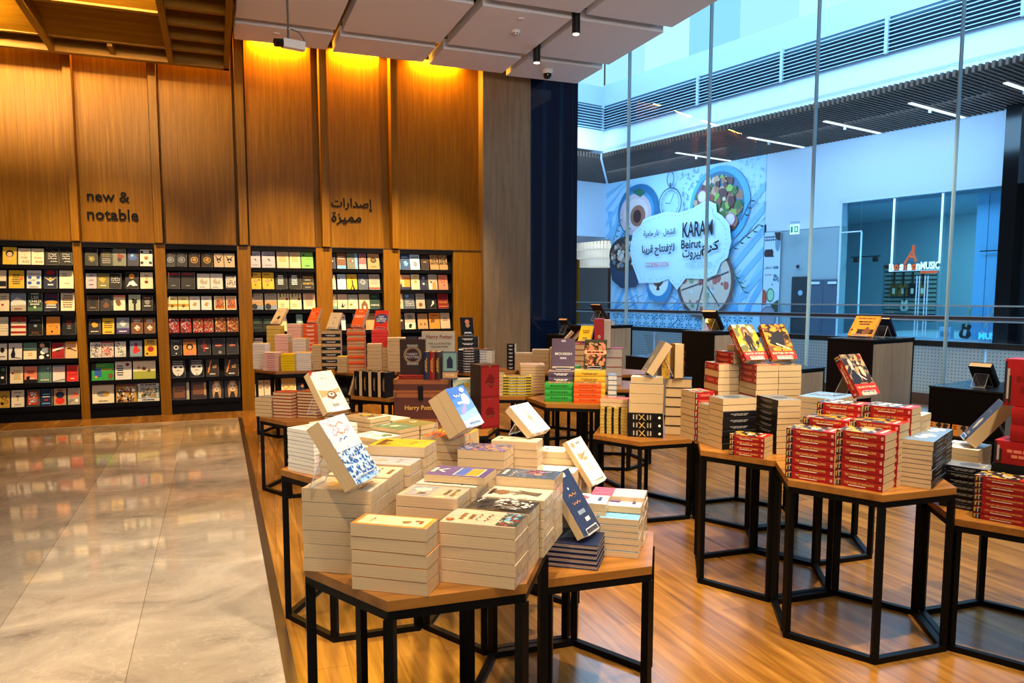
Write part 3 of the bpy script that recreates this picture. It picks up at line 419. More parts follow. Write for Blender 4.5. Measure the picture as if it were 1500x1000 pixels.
# stacks of books: centre of the footprint, height of the base, size, turn
STACKS=[
{'id': 'B', 'c': [0.678, 1.9391], 'z': 0.71, 'l1': 0.2173, 'l2': 0.132, 'h': 0.1738, 'n': 5, 'phi': 142.0, 'sp': '3', 'what': 'shrink-wrapped pink-covered thick paperback', 'where': 'front corner stack of the frontmost table', 'cov': 'pinkish', 'spc': 'pinkish', 'pg': 'p', 'hc': 0, 'art': 'floral', 'sart': None, 'wrap': 1, 'group': None, 'topcov': None, 'topart': None, 'flip': 1, 'parts': 1, 'label1': None},
{'id': 'A', 'c': [0.429, 1.965], 'z': 0.71, 'l1': 0.2177, 'l2': 0.0919, 'h': 0.1857, 'n': 5, 'phi': 144.0, 'sp': '3', 'what': 'shrink-wrapped orange-bordered paperback', 'where': 'front stack of the frontmost table', 'cov': 'orange', 'spc': 'orange', 'pg': 'p', 'hc': 0, 'art': 'bordered', 'sart': None, 'wrap': 1, 'group': None, 'topcov': None, 'topart': None, 'flip': 1, 'parts': 1, 'label1': None},
{'id': 'B2', 'c': [0.767, 2.0389], 'z': 0.71, 'l1': 0.2, 'l2': 0.125, 'h': 0.174, 'n': 5, 'phi': 142.0, 'sp': '3', 'what': 'shrink-wrapped black and white paperback', 'where': 'second stack along the frontmost table', 'cov': 'black', 'spc': 'black', 'pg': 'p', 'hc': 0, 'art': 'bw', 'sart': None, 'wrap': 1, 'group': None, 'topcov': None, 'topart': None, 'flip': 0, 'parts': 1, 'label1': None},
{'id': 'B3', 'c': [0.8587, 2.1367], 'z': 0.71, 'l1': 0.2, 'l2': 0.13, 'h': 0.178, 'n': 6, 'phi': 142.0, 'sp': '3', 'what': 'shrink-wrapped handprint-cover paperback', 'where': 'third stack along the frontmost table', 'cov': 'creamw', 'spc': 'creamw', 'pg': 'p', 'hc': 0, 'art': 'hand', 'sart': None, 'wrap': 1, 'group': None, 'topcov': None, 'topart': None, 'flip': 1, 'parts': 1, 'label1': None},
{'id': 'B4', 'c': [0.9399, 2.2408], 'z': 0.71, 'l1': 0.2, 'l2': 0.12, 'h': 0.21, 'n': 6, 'phi': 142.0, 'sp': '3', 'what': 'shrink-wrapped red-patched paperback', 'where': 'last stack along the frontmost table', 'cov': 'slate', 'spc': 'slate', 'pg': 'p', 'hc': 0, 'art': 'blotch', 'sart': None, 'wrap': 1, 'group': None, 'topcov': None, 'topart': None, 'flip': 0, 'parts': 1, 'label1': None},
{'id': 'C', 'c': [0.3336, 2.184], 'z': 0.71, 'l1': 0.2096, 'l2': 0.142, 'h': 0.2457, 'n': 6, 'phi': 148.0, 'sp': '3', 'what': 'shrink-wrapped thick cream paperback', 'where': 'stack under the flowered display book', 'cov': 'creamw', 'spc': 'creamw', 'pg': 'p', 'hc': 0, 'art': 'cream_fig', 'sart': None, 'wrap': 1, 'group': None, 'topcov': None, 'topart': None, 'flip': 0, 'parts': 1, 'label1': None},
{'id': 'C2', 'c': [0.4143, 2.304], 'z': 0.71, 'l1': 0.2, 'l2': 0.135, 'h': 0.25, 'n': 6, 'phi': 148.0, 'sp': '3', 'what': 'shrink-wrapped brown-flowered paperback', 'where': 'stack behind the flowered display book', 'cov': 'creamw', 'spc': 'creamw', 'pg': 'p', 'hc': 0, 'art': 'brownflower', 'sart': None, 'wrap': 1, 'group': None, 'topcov': None, 'topart': None, 'flip': 0, 'parts': 1, 'label1': None},
{'id': 'C3', 'c': [0.5044, 2.4068], 'z': 0.71, 'l1': 0.2, 'l2': 0.11, 'h': 0.255, 'n': 7, 'phi': 146.0, 'sp': '3', 'what': 'shrink-wrapped white-topped paperback', 'where': 'stack before the yellow-topped stack', 'cov': 'lilac', 'spc': 'lilac', 'pg': 'p', 'hc': 0, 'art': 'pale', 'sart': None, 'wrap': 1, 'group': None, 'topcov': None, 'topart': None, 'flip': 0, 'parts': 1, 'label1': None},
{'id': 'C4', 'c': [0.581, 2.5098], 'z': 0.71, 'l1': 0.2, 'l2': 0.13, 'h': 0.29, 'n': 8, 'phi': 146.0, 'sp': '3', 'what': 'shrink-wrapped yellow-covered paperback', 'where': 'yellow-topped stack on the frontmost table', 'cov': 'yellow', 'spc': 'yellow', 'pg': 'p', 'hc': 0, 'art': 'darkfoot', 'sart': None, 'wrap': 1, 'group': None, 'topcov': None, 'topart': None, 'flip': 0, 'parts': 1, 'label1': None},
{'id': 'Dd', 'c': [0.5906, 2.1512], 'z': 0.71, 'l1': 0.19, 'l2': 0.132, 'h': 0.205, 'n': 6, 'phi': 143.0, 'sp': '3', 'what': 'shrink-wrapped grey collage paperback', 'where': 'middle stack of the frontmost table', 'cov': 'greige', 'spc': 'greige', 'pg': 'p', 'hc': 0, 'art': 'collage', 'sart': None, 'wrap': 1, 'group': None, 'topcov': None, 'topart': None, 'flip': 0, 'parts': 1, 'label1': None},
{'id': 'D2', 'c': [0.6798, 2.254], 'z': 0.71, 'l1': 0.2, 'l2': 0.13, 'h': 0.208, 'n': 6, 'phi': 143.0, 'sp': '3', 'what': 'shrink-wrapped white and black paperback', 'where': 'stack under the purple book', 'cov': 'whitec', 'spc': 'whitec', 'pg': 'p', 'hc': 0, 'art': 'bw2', 'sart': None, 'wrap': 1, 'group': None, 'topcov': None, 'topart': None, 'flip': 0, 'parts': 1, 'label1': None},
{'id': 'E', 'c': [0.7078, 2.2579], 'z': 0.9185, 'l1': 0.2, 'l2': 0.13, 'h': 0.025, 'n': 1, 'phi': 143.0, 'sp': '3', 'what': 'purple paperback with small sunset picture lying flat', 'where': 'white and black stack', 'cov': 'purple', 'spc': 'purple', 'pg': 'p', 'hc': 0, 'art': 'sunset', 'sart': None, 'wrap': 0, 'group': None, 'topcov': None, 'topart': None, 'flip': 1, 'parts': 1, 'label1': 'purple paperback with small sunset picture lying flat on the middle of the frontmost table'},
{'id': 'N1', 'c': [1.1701, 2.3557], 'z': 0.575, 'l1': 0.2, 'l2': 0.2715, 'h': 0.088, 'n': 5, 'phi': 143.0, 'sp': '3', 'what': 'thin navy hardcover', 'where': 'stack under the leaning navy book', 'cov': 'navy', 'spc': 'navy', 'pg': 'pd', 'hc': 1, 'art': 'navyblue', 'sart': None, 'wrap': 0, 'group': None, 'topcov': None, 'topart': None, 'flip': 0, 'parts': 1, 'label1': None},
{'id': 'N2', 'c': [1.3766, 2.4285], 'z': 0.575, 'l1': 0.2, 'l2': 0.3275, 'h': 0.1412, 'n': 6, 'phi': 143.0, 'sp': '3', 'what': 'shrink-wrapped sky-blue paperback', 'where': 'blue-topped stack on the low side table', 'cov': 'skyb', 'spc': 'skyb', 'pg': 'p', 'hc': 0, 'art': 'sky', 'sart': None, 'wrap': 1, 'group': None, 'topcov': None, 'topart': None, 'flip': 0, 'parts': 1, 'label1': None},
{'id': 'N3', 'c': [1.3994, 2.4505], 'z': 0.575, 'l1': 0.2, 'l2': 0.12, 'h': 0.185, 'n': 7, 'phi': 143.0, 'sp': '3', 'what': 'shrink-wrapped red and white paperback', 'where': 'rear stack on the side table', 'cov': 'redw', 'spc': 'redw', 'pg': 'p', 'hc': 0, 'art': 'redtop', 'sart': None, 'wrap': 1, 'group': None, 'topcov': None, 'topart': None, 'flip': 0, 'parts': 1, 'label1': None},
{'id': 'N2b', 'c': [1.3578, 2.4036], 'z': 0.7172, 'l1': 0.2, 'l2': 0.125, 'h': 0.026, 'n': 1, 'phi': 143.0, 'sp': '3', 'what': 'white book', 'where': 'x', 'cov': 'lilac', 'spc': 'lilac', 'pg': 'p', 'hc': 0, 'art': 'purplefig', 'sart': None, 'wrap': 0, 'group': None, 'topcov': None, 'topart': None, 'flip': 0, 'parts': 1, 'label1': 'white paperback with purple figure lying on the blue-topped stack'},
{'id': 'N4', 'c': [1.2298, 2.435], 'z': 0.575, 'l1': 0.2, 'l2': 0.13, 'h': 0.185, 'n': 6, 'phi': 143.0, 'sp': '3', 'what': 'shrink-wrapped white and red paperback', 'where': 'stack behind the leaning navy book', 'cov': 'whitec', 'spc': 'whitec', 'pg': 'p', 'hc': 0, 'art': 'redblot', 'sart': None, 'wrap': 1, 'group': None, 'topcov': None, 'topart': None, 'flip': 0, 'parts': 1, 'label1': None},
{'id': 'Hh', 'c': [1.0173, 2.8911], 'z': 0.575, 'l1': 0.2, 'l2': 0.14, 'h': 0.305, 'n': 8, 'phi': 143.0, 'sp': '3', 'what': 'shrink-wrapped paperback with crowd photo cover', 'where': 'photo-topped stack in the middle', 'cov': 'duskblue', 'spc': 'duskblue', 'pg': 'p', 'hc': 0, 'art': 'crowd', 'sart': None, 'wrap': 1, 'group': None, 'topcov': None, 'topart': None, 'flip': 1, 'parts': 1, 'label1': None},
{'id': 'H2', 'c': [1.1754, 2.9347], 'z': 0.575, 'l1': 0.2, 'l2': 0.1, 'h': 0.32, 'n': 9, 'phi': 143.0, 'sp': '3', 'what': 'shrink-wrapped pale paperback', 'where': 'stack under the pink-figure display book', 'cov': 'creamw', 'spc': 'creamw', 'pg': 'p', 'hc': 0, 'art': 'pale', 'sart': None, 'wrap': 1, 'group': None, 'topcov': None, 'topart': None, 'flip': 0, 'parts': 1, 'label1': None},
{'id': 'G', 'c': [0.9067, 3.0933], 'z': 0.575, 'l1': 0.17, 'l2': 0.13, 'h': 0.33, 'n': 10, 'phi': 143.0, 'sp': '3', 'what': 'paperback with orange cover', 'where': 'orange-topped stack in the middle', 'cov': 'orange2', 'spc': 'orange2', 'pg': 'p', 'hc': 0, 'art': 'lines', 'sart': None, 'wrap': 0, 'group': None, 'topcov': None, 'topart': None, 'flip': 0, 'parts': 1, 'label1': None},
{'id': 'G2', 'c': [0.988, 3.2012], 'z': 0.575, 'l1': 0.17, 'l2': 0.12, 'h': 0.325, 'n': 9, 'phi': 143.0, 'sp': '3', 'what': 'shrink-wrapped yellow-edged paperback', 'where': 'stack behind the orange-topped stack', 'cov': 'yellow', 'spc': 'yellow', 'pg': 'p', 'hc': 0, 'art': 'pale', 'sart': None, 'wrap': 1, 'group': None, 'topcov': None, 'topart': None, 'flip': 0, 'parts': 1, 'label1': None},
{'id': 'X1', 'c': [1.3512, 2.9381], 'z': 0.575, 'l1': 0.2, 'l2': 0.12, 'h': 0.175, 'n': 6, 'phi': 143.0, 'sp': '3', 'what': 'white paperback with black lines', 'where': 'low stack beside the pink-logo display', 'cov': 'whitec', 'spc': 'whitec', 'pg': 'p', 'hc': 0, 'art': 'scribble', 'sart': None, 'wrap': 0, 'group': None, 'topcov': None, 'topart': None, 'flip': 0, 'parts': 1, 'label1': None},
{'id': 'X2', 'c': [1.4375, 3.0359], 'z': 0.575, 'l1': 0.2, 'l2': 0.12, 'h': 0.235, 'n': 8, 'phi': 143.0, 'sp': '3', 'what': 'brown-edged paperback', 'where': 'stack behind the low white stack', 'cov': 'creamw', 'spc': 'creamw', 'pg': 'p', 'hc': 0, 'art': 'pale', 'sart': None, 'wrap': 0, 'group': None, 'topcov': None, 'topart': None, 'flip': 0, 'parts': 1, 'label1': None},
{'id': 'X3', 'c': [1.5222, 3.076], 'z': 0.575, 'l1': 0.13, 'l2': 0.13, 'h': 0.085, 'n': 3, 'phi': 143.0, 'sp': '3', 'what': 'pale paperback', 'where': 'stack under the pink-logo display book', 'cov': 'creamw', 'spc': 'creamw', 'pg': 'p', 'hc': 0, 'art': 'pale', 'sart': None, 'wrap': 0, 'group': None, 'topcov': None, 'topart': None, 'flip': 0, 'parts': 1, 'label1': None},
{'id': 'F1a', 'c': [0.3849, 3.469], 'z': 0.71, 'l1': 0.1854, 'l2': 0.135, 'h': 0.1978, 'n': 11, 'phi': 122.0, 'sp': '3', 'what': 'white paperback', 'where': 'stack at the table corner by the marble', 'cov': 'whitec', 'spc': 'whitec', 'pg': 'pw', 'hc': 0, 'art': 'pale', 'sart': None, 'wrap': 0, 'group': None, 'topcov': None, 'topart': None, 'flip': 0, 'parts': 1, 'label1': None},
{'id': 'F1b', 'c': [0.4897, 3.5608], 'z': 0.71, 'l1': 0.19, 'l2': 0.13, 'h': 0.2, 'n': 12, 'phi': 122.0, 'sp': '3', 'what': 'pale paperback', 'where': 'stack under the cream display book', 'cov': 'creamw', 'spc': 'creamw', 'pg': 'pw', 'hc': 0, 'art': 'pale', 'sart': None, 'wrap': 0, 'group': None, 'topcov': None, 'topart': None, 'flip': 0, 'parts': 1, 'label1': None},
{'id': 'F1c', 'c': [0.5071, 3.3064], 'z': 0.71, 'l1': 0.19, 'l2': 0.13, 'h': 0.135, 'n': 9, 'phi': 122.0, 'sp': '3', 'what': 'tan-edged paperback', 'where': 'stack behind the flowered display book top', 'cov': 'creamw', 'spc': 'creamw', 'pg': 'p', 'hc': 0, 'art': 'pale', 'sart': None, 'wrap': 0, 'group': None, 'topcov': None, 'topart': None, 'flip': 0, 'parts': 1, 'label1': None},
{'id': 'F1d', 'c': [0.6495, 3.357], 'z': 0.71, 'l1': 0.185, 'l2': 0.135, 'h': 0.165, 'n': 8, 'phi': 122.0, 'sp': '3', 'what': 'white and green paperback', 'where': 'white-green stack among the cream piles', 'cov': 'whitec', 'spc': 'whitec', 'pg': 'p', 'hc': 0, 'art': 'greenwash', 'sart': None, 'wrap': 0, 'group': None, 'topcov': None, 'topart': None, 'flip': 0, 'parts': 1, 'label1': None},
{'id': 'F1e', 'c': [0.7624, 3.4453], 'z': 0.71, 'l1': 0.185, 'l2': 0.13, 'h': 0.185, 'n': 9, 'phi': 122.0, 'sp': '3', 'what': 'dark green paperback', 'where': 'green-topped stack among the cream piles', 'cov': 'green', 'spc': 'green', 'pg': 'p', 'hc': 0, 'art': 'greenleaf', 'sart': None, 'wrap': 0, 'group': None, 'topcov': None, 'topart': None, 'flip': 0, 'parts': 1, 'label1': None},
{'id': 'F1f', 'c': [0.6603, 3.6085], 'z': 0.71, 'l1': 0.19, 'l2': 0.13, 'h': 0.215, 'n': 10, 'phi': 122.0, 'sp': '3', 'what': 'brown photo paperback', 'where': 'brown-topped stack behind the cream display', 'cov': 'brownish', 'spc': 'brownish', 'pg': 'p', 'hc': 0, 'art': 'brownphoto', 'sart': None, 'wrap': 0, 'group': None, 'topcov': None, 'topart': None, 'flip': 0, 'parts': 1, 'label1': None},
{'id': 'F1g', 'c': [0.7748, 3.6801], 'z': 0.71, 'l1': 0.19, 'l2': 0.12, 'h': 0.19, 'n': 8, 'phi': 122.0, 'sp': '3', 'what': 'ivory paperback', 'where': 'ivory stack at the far edge of the table', 'cov': 'creamw', 'spc': 'creamw', 'pg': 'p', 'hc': 0, 'art': 'pale', 'sart': None, 'wrap': 0, 'group': None, 'topcov': None, 'topart': None, 'flip': 0, 'parts': 1, 'label1': None},
{'id': 'F1h', 'c': [0.8782, 3.5147], 'z': 0.71, 'l1': 0.18, 'l2': 0.12, 'h': 0.185, 'n': 8, 'phi': 122.0, 'sp': '3', 'what': 'olive paperback', 'where': 'olive stack at the far edge of the table', 'cov': 'olive', 'spc': 'olive', 'pg': 'p', 'hc': 0, 'art': 'pale', 'sart': None, 'wrap': 0, 'group': None, 'topcov': None, 'topart': None, 'flip': 0, 'parts': 1, 'label1': None},
{'id': 'T1', 'c': [2.4032, 2.5099], 'z': 0.71, 'l1': 0.2088, 'l2': 0.128, 'h': 0.2218, 'n': 7, 'phi': 116.0, 'sp': '1', 'what': 'red-spined paperback', 'where': 'first front tower on the right table', 'cov': 'witchercov', 'spc': 'red', 'pg': 'p', 'hc': 0, 'art': 'fantasy1', 'sart': ('THE TOWER OF SWALLOWS', 'gold'), 'wrap': 0, 'group': None, 'topcov': None, 'topart': None, 'flip': 0, 'parts': 1, 'label1': None},
{'id': 'T2', 'c': [2.5196, 2.3423], 'z': 0.71, 'l1': 0.1936, 'l2': 0.1714, 'h': 0.2364, 'n': 7, 'phi': 114.0, 'sp': '1', 'what': 'red-spined paperback', 'where': 'second front tower on the right table', 'cov': 'witchercov', 'spc': 'red', 'pg': 'p', 'hc': 0, 'art': 'fantasy1', 'sart': ('THE TOWER OF SWALLOWS', 'gold'), 'wrap': 0, 'group': None, 'topcov': None, 'topart': None, 'flip': 0, 'parts': 1, 'label1': None},
{'id': 'T3', 'c': [2.5291, 2.5552], 'z': 0.71, 'l1': 0.2, 'l2': 0.128, 'h': 0.255, 'n': 8, 'phi': 116.0, 'sp': '1', 'what': 'red-spined paperback', 'where': 'first middle-row tower on the right table', 'cov': 'witchercov', 'spc': 'red', 'pg': 'p', 'hc': 0, 'art': 'fantasy2', 'sart': ('TIME OF CONTEMPT', 'gold'), 'wrap': 0, 'group': None, 'topcov': None, 'topart': None, 'flip': 0, 'parts': 1, 'label1': None},
{'id': 'T4', 'c': [2.624, 2.3814], 'z': 0.71, 'l1': 0.2, 'l2': 0.128, 'h': 0.262, 'n': 8, 'phi': 114.0, 'sp': '1', 'what': 'red-spined paperback', 'where': 'second middle-row tower on the right table', 'cov': 'witchercov', 'spc': 'red', 'pg': 'p', 'hc': 0, 'art': 'fantasy2', 'sart': ('TIME OF CONTEMPT', 'gold'), 'wrap': 0, 'group': None, 'topcov': None, 'topart': None, 'flip': 0, 'parts': 1, 'label1': None},
{'id': 'T5', 'c': [2.6537, 2.6077], 'z': 0.71, 'l1': 0.195, 'l2': 0.128, 'h': 0.31, 'n': 10, 'phi': 116.0, 'sp': '1', 'what': 'red-spined paperback', 'where': 'tower under the leaning fantasy paperback', 'cov': 'witchercov', 'spc': 'red', 'pg': 'p', 'hc': 0, 'art': 'fantasy3', 'sart': ('THE LADY OF THE LAKE', 'gold'), 'wrap': 0, 'group': None, 'topcov': None, 'topart': None, 'flip': 0, 'parts': 1, 'label1': None},
{'id': 'T6', 'c': [2.7504, 2.4294], 'z': 0.71, 'l1': 0.195, 'l2': 0.128, 'h': 0.315, 'n': 10, 'phi': 114.0, 'sp': '1', 'what': 'red-spined paperback', 'where': 'rear right tower on the right table', 'cov': 'witchercov', 'spc': 'red', 'pg': 'p', 'hc': 0, 'art': 'fantasy3', 'sart': ('THE LADY OF THE LAKE', 'gold'), 'wrap': 0, 'group': None, 'topcov': None, 'topart': None, 'flip': 0, 'parts': 1, 'label1': None},
{'id': 'T7a', 'c': [2.7875, 2.3011], 'z': 0.71, 'l1': 0.1279, 'l2': 0.2574, 'h': 0.1991, 'n': 10, 'phi': 119.0, 'sp': '2', 'what': 'black-spined paperback', 'where': 'stack at the right table edge', 'cov': 'steel', 'spc': 'black', 'pg': 'p', 'hc': 0, 'art': 'bluecover', 'sart': ('', 'grey'), 'wrap': 0, 'group': None, 'topcov': None, 'topart': None, 'flip': 0, 'parts': 1, 'label1': None},
{'id': 'T7b', 'c': [2.9746, 2.4003], 'z': 0.71, 'l1': 0.12, 'l2': 0.16, 'h': 0.195, 'n': 10, 'phi': 119.0, 'sp': '2', 'what': 'black-spined paperback', 'where': 'stack behind the right table edge stack', 'cov': 'steel', 'spc': 'black', 'pg': 'p', 'hc': 0, 'art': 'bluecover', 'sart': ('', 'grey'), 'wrap': 0, 'group': None, 'topcov': None, 'topart': None, 'flip': 0, 'parts': 1, 'label1': None},
{'id': 'T8', 'c': [2.8944, 2.4525], 'z': 0.71, 'l1': 0.12, 'l2': 0.13, 'h': 0.27, 'n': 9, 'phi': 114.0, 'sp': '3', 'what': 'cream-edged paperback', 'where': 'stack behind the rear right tower', 'cov': 'whitec', 'spc': 'whitec', 'pg': 'p', 'hc': 0, 'art': 'pale', 'sart': None, 'wrap': 0, 'group': None, 'topcov': None, 'topart': None, 'flip': 0, 'parts': 1, 'label1': None},
{'id': 'T9', 'c': [2.9381, 3.0042], 'z': 0.71, 'l1': 0.2, 'l2': 0.26, 'h': 0.28, 'n': 9, 'phi': 114.0, 'sp': '3', 'what': 'pale glossy paperback', 'where': 'wide stack behind the leaning fantasy paperback', 'cov': 'paleblue', 'spc': 'paleblue', 'pg': 'p', 'hc': 0, 'art': 'pale', 'sart': None, 'wrap': 1, 'group': None, 'topcov': None, 'topart': None, 'flip': 0, 'parts': 1, 'label1': None},  # pale blue cover: the skylight's reflection put into its colour
{'id': 'K1a', 'c': [2.5081, 3.2179], 'z': 0.71, 'l1': 0.1394, 'l2': 0.1952, 'h': 0.2668, 'n': 8, 'phi': 84.0, 'sp': '22222244', 'what': 'black-spined paperback', 'where': 'front corner stack of the middle right table', 'cov': 'greycov', 'spc': 'black', 'pg': 'p', 'hc': 0, 'art': 'greyart', 'sart': ('', 'grey'), 'wrap': 0, 'group': None, 'topcov': None, 'topart': None, 'flip': 0, 'parts': 1, 'label1': None},
{'id': 'K1b', 'c': [2.5217, 3.3474], 'z': 0.71, 'l1': 0.115, 'l2': 0.1952, 'h': 0.213, 'n': 8, 'phi': 84.0, 'sp': '4', 'what': 'cream-edged paperback', 'where': 'stack behind the front corner stack', 'cov': 'greycov', 'spc': 'greycov', 'pg': 'p', 'hc': 0, 'art': 'greyart', 'sart': None, 'wrap': 0, 'group': None, 'topcov': None, 'topart': None, 'flip': 0, 'parts': 1, 'label1': None},
{'id': 'K2', 'c': [2.673, 3.062], 'z': 0.71, 'l1': 0.2177, 'l2': 0.1243, 'h': 0.275, 'n': 9, 'phi': 78.0, 'sp': '1', 'what': 'black-spined paperback', 'where': 'front bend stack of the middle right table', 'cov': 'greycov', 'spc': 'black', 'pg': 'p', 'hc': 0, 'art': 'greyart', 'sart': ('', 'grey'), 'wrap': 0, 'group': None, 'topcov': None, 'topart': None, 'flip': 0, 'parts': 1, 'label1': None},
{'id': 'K5', 'c': [2.4699, 3.0139], 'z': 0.71, 'l1': 0.1769, 'l2': 0.12, 'h': 0.1048, 'n': 4, 'phi': 120.0, 'sp': '1', 'what': 'small red-spined paperback', 'where': 'short stack before the black-spined stacks', 'cov': 'witchercov', 'spc': 'red', 'pg': 'p', 'hc': 0, 'art': 'fantasy1', 'sart': ('THE LAST WISH', 'gold'), 'wrap': 0, 'group': None, 'topcov': None, 'topart': None, 'flip': 0, 'parts': 1, 'label1': None},
{'id': 'K3a', 'c': [2.7183, 3.2733], 'z': 0.71, 'l1': 0.19, 'l2': 0.125, 'h': 0.4285, 'n': 13, 'phi': 78.0, 'sp': '4444444144111', 'what': 'red-spined paperback', 'where': 'tall pile under the twin fantasy displays', 'cov': 'witchercov', 'spc': 'red', 'pg': 'p', 'hc': 0, 'art': 'fantasy2', 'sart': ('', 'salmon'), 'wrap': 0, 'group': None, 'topcov': None, 'topart': None, 'flip': 0, 'parts': 1, 'label1': None},
{'id': 'K3b', 'c': [2.8459, 3.2462], 'z': 0.71, 'l1': 0.19, 'l2': 0.13, 'h': 0.4285, 'n': 13, 'phi': 78.0, 'sp': '3', 'what': 'cream-edged paperback', 'where': 'tall pile beside the twin fantasy displays', 'cov': 'witchercov', 'spc': 'witchercov', 'pg': 'p', 'hc': 0, 'art': 'fantasy2', 'sart': None, 'wrap': 0, 'group': None, 'topcov': None, 'topart': None, 'flip': 0, 'parts': 1, 'label1': None},
{'id': 'K4', 'c': [2.6713, 3.4852], 'z': 0.71, 'l1': 0.185, 'l2': 0.185, 'h': 0.42, 'n': 11, 'phi': 78.0, 'sp': '13131313131', 'what': 'red-spined paperback', 'where': 'criss-cross pile behind the front corner stack', 'cov': 'witchercov', 'spc': 'red', 'pg': 'p', 'hc': 0, 'art': 'fantasy2', 'sart': ('', 'salmon'), 'wrap': 0, 'group': None, 'topcov': None, 'topart': None, 'flip': 0, 'parts': 1, 'label1': None},
{'id': 'K4b', 'c': [2.7054, 3.4665], 'z': 1.131, 'l1': 0.19, 'l2': 0.13, 'h': 0.062, 'n': 2, 'phi': 84.0, 'sp': '1', 'what': 'red-spined paperback', 'where': 'pair on top of the criss-cross pile', 'cov': 'witchercov', 'spc': 'red', 'pg': 'p', 'hc': 0, 'art': 'fantasy2', 'sart': ('', 'salmon'), 'wrap': 0, 'group': None, 'topcov': None, 'topart': None, 'flip': 0, 'parts': 1, 'label1': None},
{'id': 'K4c', 'c': [2.7491, 3.4519], 'z': 1.194, 'l1': 0.13, 'l2': 0.12, 'h': 0.036, 'n': 1, 'phi': 84.0, 'sp': '3', 'what': 'small paperback lying', 'where': 'x', 'cov': 'red', 'spc': 'red', 'pg': 'p', 'hc': 0, 'art': 'pale', 'sart': None, 'wrap': 0, 'group': None, 'topcov': None, 'topart': None, 'flip': 0, 'parts': 1, 'label1': 'single thick paperback crowning the criss-cross pile of red-spined books'},
{'id': 'K0', 'c': [2.4783, 3.4851], 'z': 0.71, 'l1': 0.16, 'l2': 0.12, 'h': 0.27, 'n': 8, 'phi': 84.0, 'sp': '2', 'what': 'red-spined paperback', 'where': 'narrow rear stack of the middle right table', 'cov': 'witchercov', 'spc': 'red', 'pg': 'p', 'hc': 0, 'art': 'fantasy2', 'sart': ('', 'salmon'), 'wrap': 0, 'group': None, 'topcov': None, 'topart': None, 'flip': 0, 'parts': 1, 'label1': None},
{'id': 'V1', 'c': [3.028, 2.0875], 'z': 0.575, 'l1': 0.2115, 'l2': 0.128, 'h': 0.184, 'n': 7, 'phi': 112.0, 'sp': '1', 'what': 'red-spined paperback', 'where': 'stack on the low table at the right', 'cov': 'witchercov', 'spc': 'red', 'pg': 'p', 'hc': 0, 'art': 'fantasy1', 'sart': ('THE LAST WISH ANDRZEJ SAPKOWSKI', 'gold'), 'wrap': 0, 'group': None, 'topcov': None, 'topart': None, 'flip': 0, 'parts': 1, 'label1': None},
{'id': 'V2', 'c': [3.0554, 2.2866], 'z': 0.575, 'l1': 0.18, 'l2': 0.128, 'h': 0.19, 'n': 7, 'phi': 112.0, 'sp': '1', 'what': 'black-spined paperback', 'where': 'dark stack on the low table', 'cov': 'greycov', 'spc': 'black', 'pg': 'p', 'hc': 0, 'art': 'greyart', 'sart': ('', 'grey'), 'wrap': 0, 'group': None, 'topcov': None, 'topart': None, 'flip': 0, 'parts': 1, 'label1': None},
{'id': 'V3', 'c': [3.1823, 2.1221], 'z': 0.575, 'l1': 0.22, 'l2': 0.14, 'h': 0.215, 'n': 1, 'phi': 112.0, 'sp': '1', 'what': 'dark boxed set', 'where': 'x', 'cov': 'black', 'spc': 'black', 'pg': 'p', 'hc': 1, 'art': None, 'sart': ('ANDRZEJ SAPKOWSKI', 'gold'), 'wrap': 0, 'group': None, 'topcov': None, 'topart': None, 'flip': 0, 'parts': 1, 'label1': 'black boxed set with gold lettering behind the red stack on the low table'},
{'id': 'V4', 'c': [3.1876, 2.1188], 'z': 0.791, 'l1': 0.215, 'l2': 0.14, 'h': 0.1, 'n': 1, 'phi': 110.0, 'sp': '1', 'what': 'red boxed set', 'where': 'x', 'cov': 'red', 'spc': 'red', 'pg': 'p', 'hc': 1, 'art': None, 'sart': ('', 'salmon'), 'wrap': 0, 'group': None, 'topcov': None, 'topart': None, 'flip': 0, 'parts': 1, 'label1': 'red boxed set with portrait patches lying on the black boxed set'},
{'id': 'V5', 'c': [3.2098, 2.0764], 'z': 0.892, 'l1': 0.2, 'l2': 0.15, 'h': 0.145, 'n': 2, 'phi': 110.0, 'sp': '1', 'what': 'red boxed set with barcode label', 'where': 'pair above the black boxed set', 'cov': 'red', 'spc': 'red', 'pg': 'p', 'hc': 1, 'art': None, 'sart': ('barcode', 'white'), 'wrap': 0, 'group': None, 'topcov': None, 'topart': None, 'flip': 0, 'parts': 1, 'label1': None},
{'id': 'V6', 'c': [3.1993, 2.1159], 'z': 1.038, 'l1': 0.2, 'l2': 0.12, 'h': 0.2, 'n': 1, 'phi': 110.0, 'sp': '1', 'what': 'red boxed set', 'where': 'x', 'cov': 'red', 'spc': 'red', 'pg': 'p', 'hc': 1, 'art': None, 'sart': ('', 'darkred'), 'wrap': 0, 'group': None, 'topcov': None, 'topart': None, 'flip': 0, 'parts': 1, 'label1': 'red boxed set standing topmost on the pile at the photo edge'},
{'id': 'V7', 'c': [3.2109, 2.4249], 'z': 0.575, 'l1': 0.16, 'l2': 0.2, 'h': 0.24, 'n': 8, 'phi': 112.0, 'sp': '3', 'what': 'cream-edged paperback', 'where': 'stack under the upturned display book', 'cov': 'whitec', 'spc': 'whitec', 'pg': 'p', 'hc': 0, 'art': 'pale', 'sart': None, 'wrap': 0, 'group': None, 'topcov': None, 'topart': None, 'flip': 0, 'parts': 1, 'label1': None},
